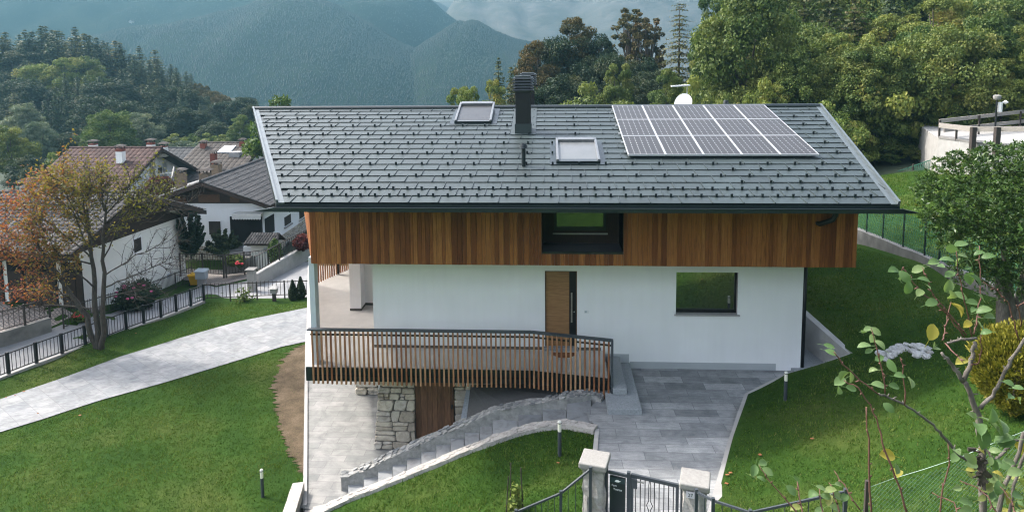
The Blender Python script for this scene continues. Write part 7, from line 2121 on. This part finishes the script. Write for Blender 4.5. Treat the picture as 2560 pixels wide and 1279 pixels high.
rl_ = [(p.x + .12, p.y - .04) for p in PATR[2:8]][::-1] + [(8.3, 18.2), (8.2, 24), (12.4, 28), (12, 21), (12, 15), (11, 10), (7, 8.6), (4.2, 9.4), (3.0, 10.3)]
grass('right_grass', rl_, [], 230, .025, .055, 'mown grass of the right lawn')

grass('slope_grass', [(13.2, 27), (13.4, 24), (17, 24), (23, 33), (21.5, 39), (18, 40)], [], 70, .06, .14, 'rough grass of the slope beyond the low stained wall')
# fallen leaves
fl_ = MB()
for (x, y, z0) in ((1395, 1160, .1), (1818, 1190, .5), (1826, 1185, .5), (1816, 1212, .5), (1900, 1140, 1), (2030, 1100, 1), (340, 835, -2.4), (60, 980, -2.4), (38, 990, -2.4), (15, 995, -2.4), (95, 1035, -2.38), (200, 1040, -2.38)):
    p = ground(x, y, z0); r_ = rnd.uniform(.03, .055)
    a0 = rnd.random() * 6; fl_.extr([p + Vector((r_ * math.cos(a0 + k), r_ * .7 * math.sin(a0 + k), .035 + .01 * (k % 2))) for k in (0, 1.1, 2.2, 3.3, 4.4, 5.4)], (0, 0, .004))
tag(fl_.build('fallen_leaves', simple('dry_leaf', (.30, .12, .05), (.22, .08, .035), 5, .8)), 'scattered brown fallen leaves on the lawns and the path', 'leaves', kind='stuff')

# ================================================================== MOUNTAINS
def mk_forest():
    t = NT('mountain_forest')
    v = t.coord()
    n1, n2 = t.noise(v, .012, 6, .6), t.noise(v, .11, 5, .7)
    c = t.ramp(n1, [(.3, (.012, .022, .014)), (.55, (.022, .036, .020)), (.75, (.036, .048, .024))])
    c = t.mix(.8, c, t.ramp(n2, [(.3, (.45, .5, .45)), (.7, (1.4, 1.35, 1.2))]), 'MULTIPLY')
    return t.pbr(c, .95, 0, t.bump(n2, .5, 2), .05)
M_mforest = mk_forest()
M_mrock = simple('mountain_rock', (.26, .255, .24), (.14, .15, .125), .022, .95, 0, 1.0, .05, bdist=6, detail=8)
M_mtree = mk_leaf('mountain_conifers', [(.008, .015, .012), (.016, .026, .018), (.034, .046, .024)], trans=.0, objvar=0)
def mountain(name, prof, Yd, depth, mat, ntree, amp, seed, th=(1.0, 2.3)):
    g = np.random.default_rng(seed)
    P = [AY(x, y, Yd) for x, y in prof]
    xs = np.array([p.x for p in P]); zs = np.array([p.z for p in P])
    nu, nv = 150, 46
    X = np.linspace(xs[0], xs[-1], nu); zs = np.interp(X, xs, zs) + sum(amp * .22 * .6 ** k * np.sin(X * .02 * 1.9 ** k + seed * (k + 1)) for k in range(5)); xs = X; Z = zs
    f = [(g.uniform(.6, 1.4), g.uniform(0, 6.28), g.uniform(0, 6.28)) for _ in range(7)]
    def surf(x, v, zr_):
        y = Yd - depth * v
        w_ = np.maximum(v, 0) ** .6 * np.clip((1.25 - v) * 1.2, 0, 1) if hasattr(v, '__len__') else 0
        nz = 0
        for k, (a_, b_, c_) in enumerate(f):
            fr = .004 * 1.75 ** k * a_; nz = nz + amp * .62 ** k * np.sin(x * fr + b_ + 1.3 * np.sin(y * fr * .8 + c_)) * np.sin(y * fr * .9 + c_ + .7 * np.sin(x * fr * 1.1))
        rg = amp * (1.5 * np.abs(np.sin(x * .012 + 1.2 * np.sin(x * .004 + seed) + .003 * y)) + .7 * np.abs(np.sin(x * .031 + 1.7 * np.sin(x * .009 + y * .006)))) * np.clip(v * 3, 0, 1)
        z = np.where(v < 0, zr_ * (1 + v * .9), zr_ * np.clip(1 - v, 0, 1) ** 1.1 - 97 * np.clip(v, 0, 1) ** 1.1) + nz * w_ + rg * np.clip(1 - v, 0, 1)
        return y, z
    V_ = np.concatenate([np.linspace(-.8, -.02, 6), np.linspace(0, 1, nv)])
    GX, GV = np.meshgrid(X, V_); GZ = np.tile(Z, (len(V_), 1))
    y, z = surf(GX, GV, GZ)
    ii = np.arange(GX.size).reshape(GX.shape)
    F = np.stack([ii[:-1, :-1], ii[:-1, 1:], ii[1:, 1:], ii[1:, :-1]], -1).reshape(-1, 4)
    o = npmesh(name, np.column_stack([GX.ravel(), y.ravel(), z.ravel()]), F, mat, smooth=True)
    tag(o, kind='structure')
    if ntree:
        n = ntree
        x = g.uniform(xs[0], xs[-1], n); v = np.where(g.random(n) < .12, g.uniform(0, .03, n), g.uniform(0, 1, n)); zr_ = np.interp(x, xs, zs)
        y, z = surf(x, v, zr_)
        P3 = np.column_stack([x, y, z]); px, py = project(P3); ok = (px > -40) & (px < 2000) & (py > -40) & (py < 420); P3 = P3[ok]; n = len(P3)
        hh = g.uniform(*th, n); rr_ = hh * g.uniform(.32, .55, n); k = 4
        an = np.arange(k) * 2 * PI / k
        ring = np.stack([np.cos(an), np.sin(an), np.zeros(k)], 1)
        VV = np.concatenate([P3[:, None, :] + ring[None] * rr_[:, None, None] + np.array([0, 0, .0]), (P3 + np.column_stack([np.zeros(n), np.zeros(n), hh]))[:, None, :]], 1)
        FF = np.array([[q, (q + 1) % k, k] for q in range(k)])[None] + (np.arange(n) * (k + 1))[:, None, None]
        o = npmesh(name + '_wood', VV.reshape(-1, 3), FF.reshape(-1, 3), M_mtree, np.repeat(np.clip(.45 + .35 * np.sin(P3[:, 0] * .021 + 2 * np.sin(P3[:, 1] * .013)) * np.sin(P3[:, 1] * .017 + 1.5 * np.sin(P3[:, 0] * .011)) + g.normal(0, .18, n), 0, 1), k))
        tag(o, {'mountain_left': 'hazy forest covering the big left mountain', 'mountain_middle': 'forest covering the nearer rounded mountain in the middle', 'mountain_ridge': 'forest on the low wooded ridge left of the brown trees'}[name], 'forest', kind='stuff')
mountain('mountain_far', [(940, 60), (1040, 10), (1070, -6), (1086, 4), (1100, 8), (1118, 19), (1135, 24), (1170, 30), (1300, 60)], 1900, 500, M_mrock, 0, 6, 3)
mountain('mountain_rock', [(1040, 140), (1085, 80), (1110, 36), (1124, 18), (1140, 0), (1158, -34), (1200, -46), (1300, -52), (1450, -44), (1600, -56), (1800, -50), (2100, -56), (2600, -50)], 1450, 620, M_mrock, 0, 16, 4)
mountain('mountain_left', [(-900, -40), (-500, -56), (-100, -44), (200, -52), (500, -50), (760, -58), (900, -54), (1000, -40), (1050, -14), (1066, -2), (1090, 22), (1118, 40), (1145, 53), (1200, 90), (1300, 150)], 1150, 620, M_mforest, 46000, 20, 5)
mountain('mountain_middle', [(-300, 150), (0, 128), (160, 112), (300, 92), (420, 66), (500, 44), (560, 26), (610, 4), (650, -10), (700, -16), (760, -8), (820, 12), (880, 42), (960, 84), (1040, 128), (1120, 170), (1240, 240)], 820, 420, M_mforest, 80000, 14, 6)
mountain('mountain_ridge', [(900, 210), (1000, 150), (1080, 96), (1125, 62), (1142, 50), (1152, 47), (1164, 53), (1180, 48), (1196, 48), (1206, 54), (1232, 68), (1270, 88), (1310, 104), (1400, 142), (1550, 200), (1700, 260)], 900, 430, M_mforest, 40000, 13, 7)
# scattered farmhouses on the slopes
bpy.context.view_layer.update()
for k, (px, py, mn, lb) in enumerate(((300, 122, 'mountain_left', 'leftmost tiny pale farmhouse on the hazy slope above the left hill'), (316, 118, 'mountain_left', 'tiny pale farmhouse second from the left on the hazy slope above the left hill'), (330, 57, 'mountain_left', 'single tiny pale farmhouse high on the hazy left mountain'), (1062, 218, 'mountain_middle', 'tiny pale farmhouse low on the hazy slope left of the upper roof window'), (1085, 246, 'mountain_middle', 'lowest tiny pale farmhouse on the hazy slope left of the upper roof window'))):
    mo = bpy.data.objects[mn]
    d = _ray(px, py).normalized(); hit, loc, nrm, _ = mo.ray_cast(Vector((0, 0, ZC)), d)
    if not hit: continue
    w_, z0 = (3.2 if k != 2 else 2.6), loc.z - 1
    t_ = thing('farmhouse', (loc.x, loc.y, z0), lb, 'farmhouse', 'farmhouses on the hazy mountain slopes')
    x, y = loc.x, loc.y - 1.5
    b = MB(); b.extr([(x - w_, y - 2, z0 - 2), (x + w_, y - 2, z0 - 2), (x + w_, y - 2, z0 + 3), (x, y - 2, z0 + 4.6), (x - w_, y - 2, z0 + 3)], (0, 5, 0)); b.build('wall', M_plaster2, t_)
    b = MB()
    for s_ in (-1, 1): b.hexa([(x, y - 2.5, z0 + 4.65), (x + s_ * (w_ + .6), y - 2.5, z0 + 2.7), (x + s_ * (w_ + .6), y + 3.5, z0 + 2.7), (x, y + 3.5, z0 + 4.65), (x, y - 2.5, z0 + 5), (x + s_ * (w_ + .6), y - 2.5, z0 + 3.05), (x + s_ * (w_ + .6), y + 3.5, z0 + 3.05), (x, y + 3.5, z0 + 5)])
    b.build('roof', M_tile_brown, t_)
# haze
bm_ = MB(); bm_.box(-1700, -160, -115, 1900, 2500, 182)
hz = bm_.build('haze', None if False else M_white)
hz.data.materials.clear()
hm = bpy.data.materials.new('haze'); hm.use_nodes = True; hm.node_tree.nodes.clear()
ho = hm.node_tree.nodes.new('ShaderNodeOutputMaterial'); pv_ = hm.node_tree.nodes.new('ShaderNodeVolumePrincipled')
pv_.inputs['Color'].default_value = (.075, .15, .19, 1); pv_.inputs['Density'].default_value = HAZE = .0013; pv_.inputs['Anisotropy'].default_value = .35
hm.node_tree.links.new(pv_.outputs[0], ho.inputs['Volume'])
hz.data.materials.append(hm); tag(hz, kind='stuff'); hz['label'] = 'thin bluish valley haze'
hz.visible_shadow = True
# ================================================================== LIGHT, SKY
SUN_EL, SUN_AZ = math.radians(46), math.radians(20)     # sun stands to the left, a little behind the facade
sd = Vector((-math.cos(SUN_AZ) * math.cos(SUN_EL), math.sin(SUN_AZ) * math.cos(SUN_EL), math.sin(SUN_EL)))
wd_ = bpy.data.worlds.new('World'); SC.world = wd_; wd_.use_nodes = True
nt = wd_.node_tree; nt.nodes.clear()
sky = nt.nodes.new('ShaderNodeTexSky'); sky.sky_type = 'NISHITA'; sky.sun_disc = False
sky.sun_elevation = SUN_EL; sky.sun_rotation = math.atan2(sd.x, sd.y)
sky.air_density = 1.0; sky.dust_density = 3.5; sky.ozone_density = 1.0
bg = nt.nodes.new('ShaderNodeBackground'); bg.inputs[1].default_value = .15
wo = nt.nodes.new('ShaderNodeOutputWorld')
hsn = nt.nodes.new('ShaderNodeHueSaturation'); hsn.inputs['Saturation'].default_value = .6
nt.links.new(sky.outputs[0], hsn.inputs['Color']); nt.links.new(hsn.outputs[0], bg.inputs[0]); nt.links.new(bg.outputs[0], wo.inputs[0])
sl_ = bpy.data.lights.new('sun', 'SUN'); sl_.energy = 1.25; sl_.angle = math.radians(4); sl_.color = (1, .95, .87)
so_ = bpy.data.objects.new('sun', sl_); COL.objects.link(so_)
so_.rotation_euler = (-sd).to_track_quat('-Z', 'Y').to_euler()
SC.view_settings.view_transform = 'Standard'; SC.view_settings.look = 'None'; SC.view_settings.exposure = 2.5; SC.view_settings.gamma = 1
SC.cycles.use_denoising = True
SC.cycles.pixel_filter_type = 'BLACKMAN_HARRIS'; SC.cycles.filter_width = 1.2
SC.cycles.max_bounces = 6; SC.cycles.diffuse_bounces = 3; SC.cycles.glossy_bounces = 3; SC.cycles.transmission_bounces = 4
SC.cycles.volume_bounces = 1
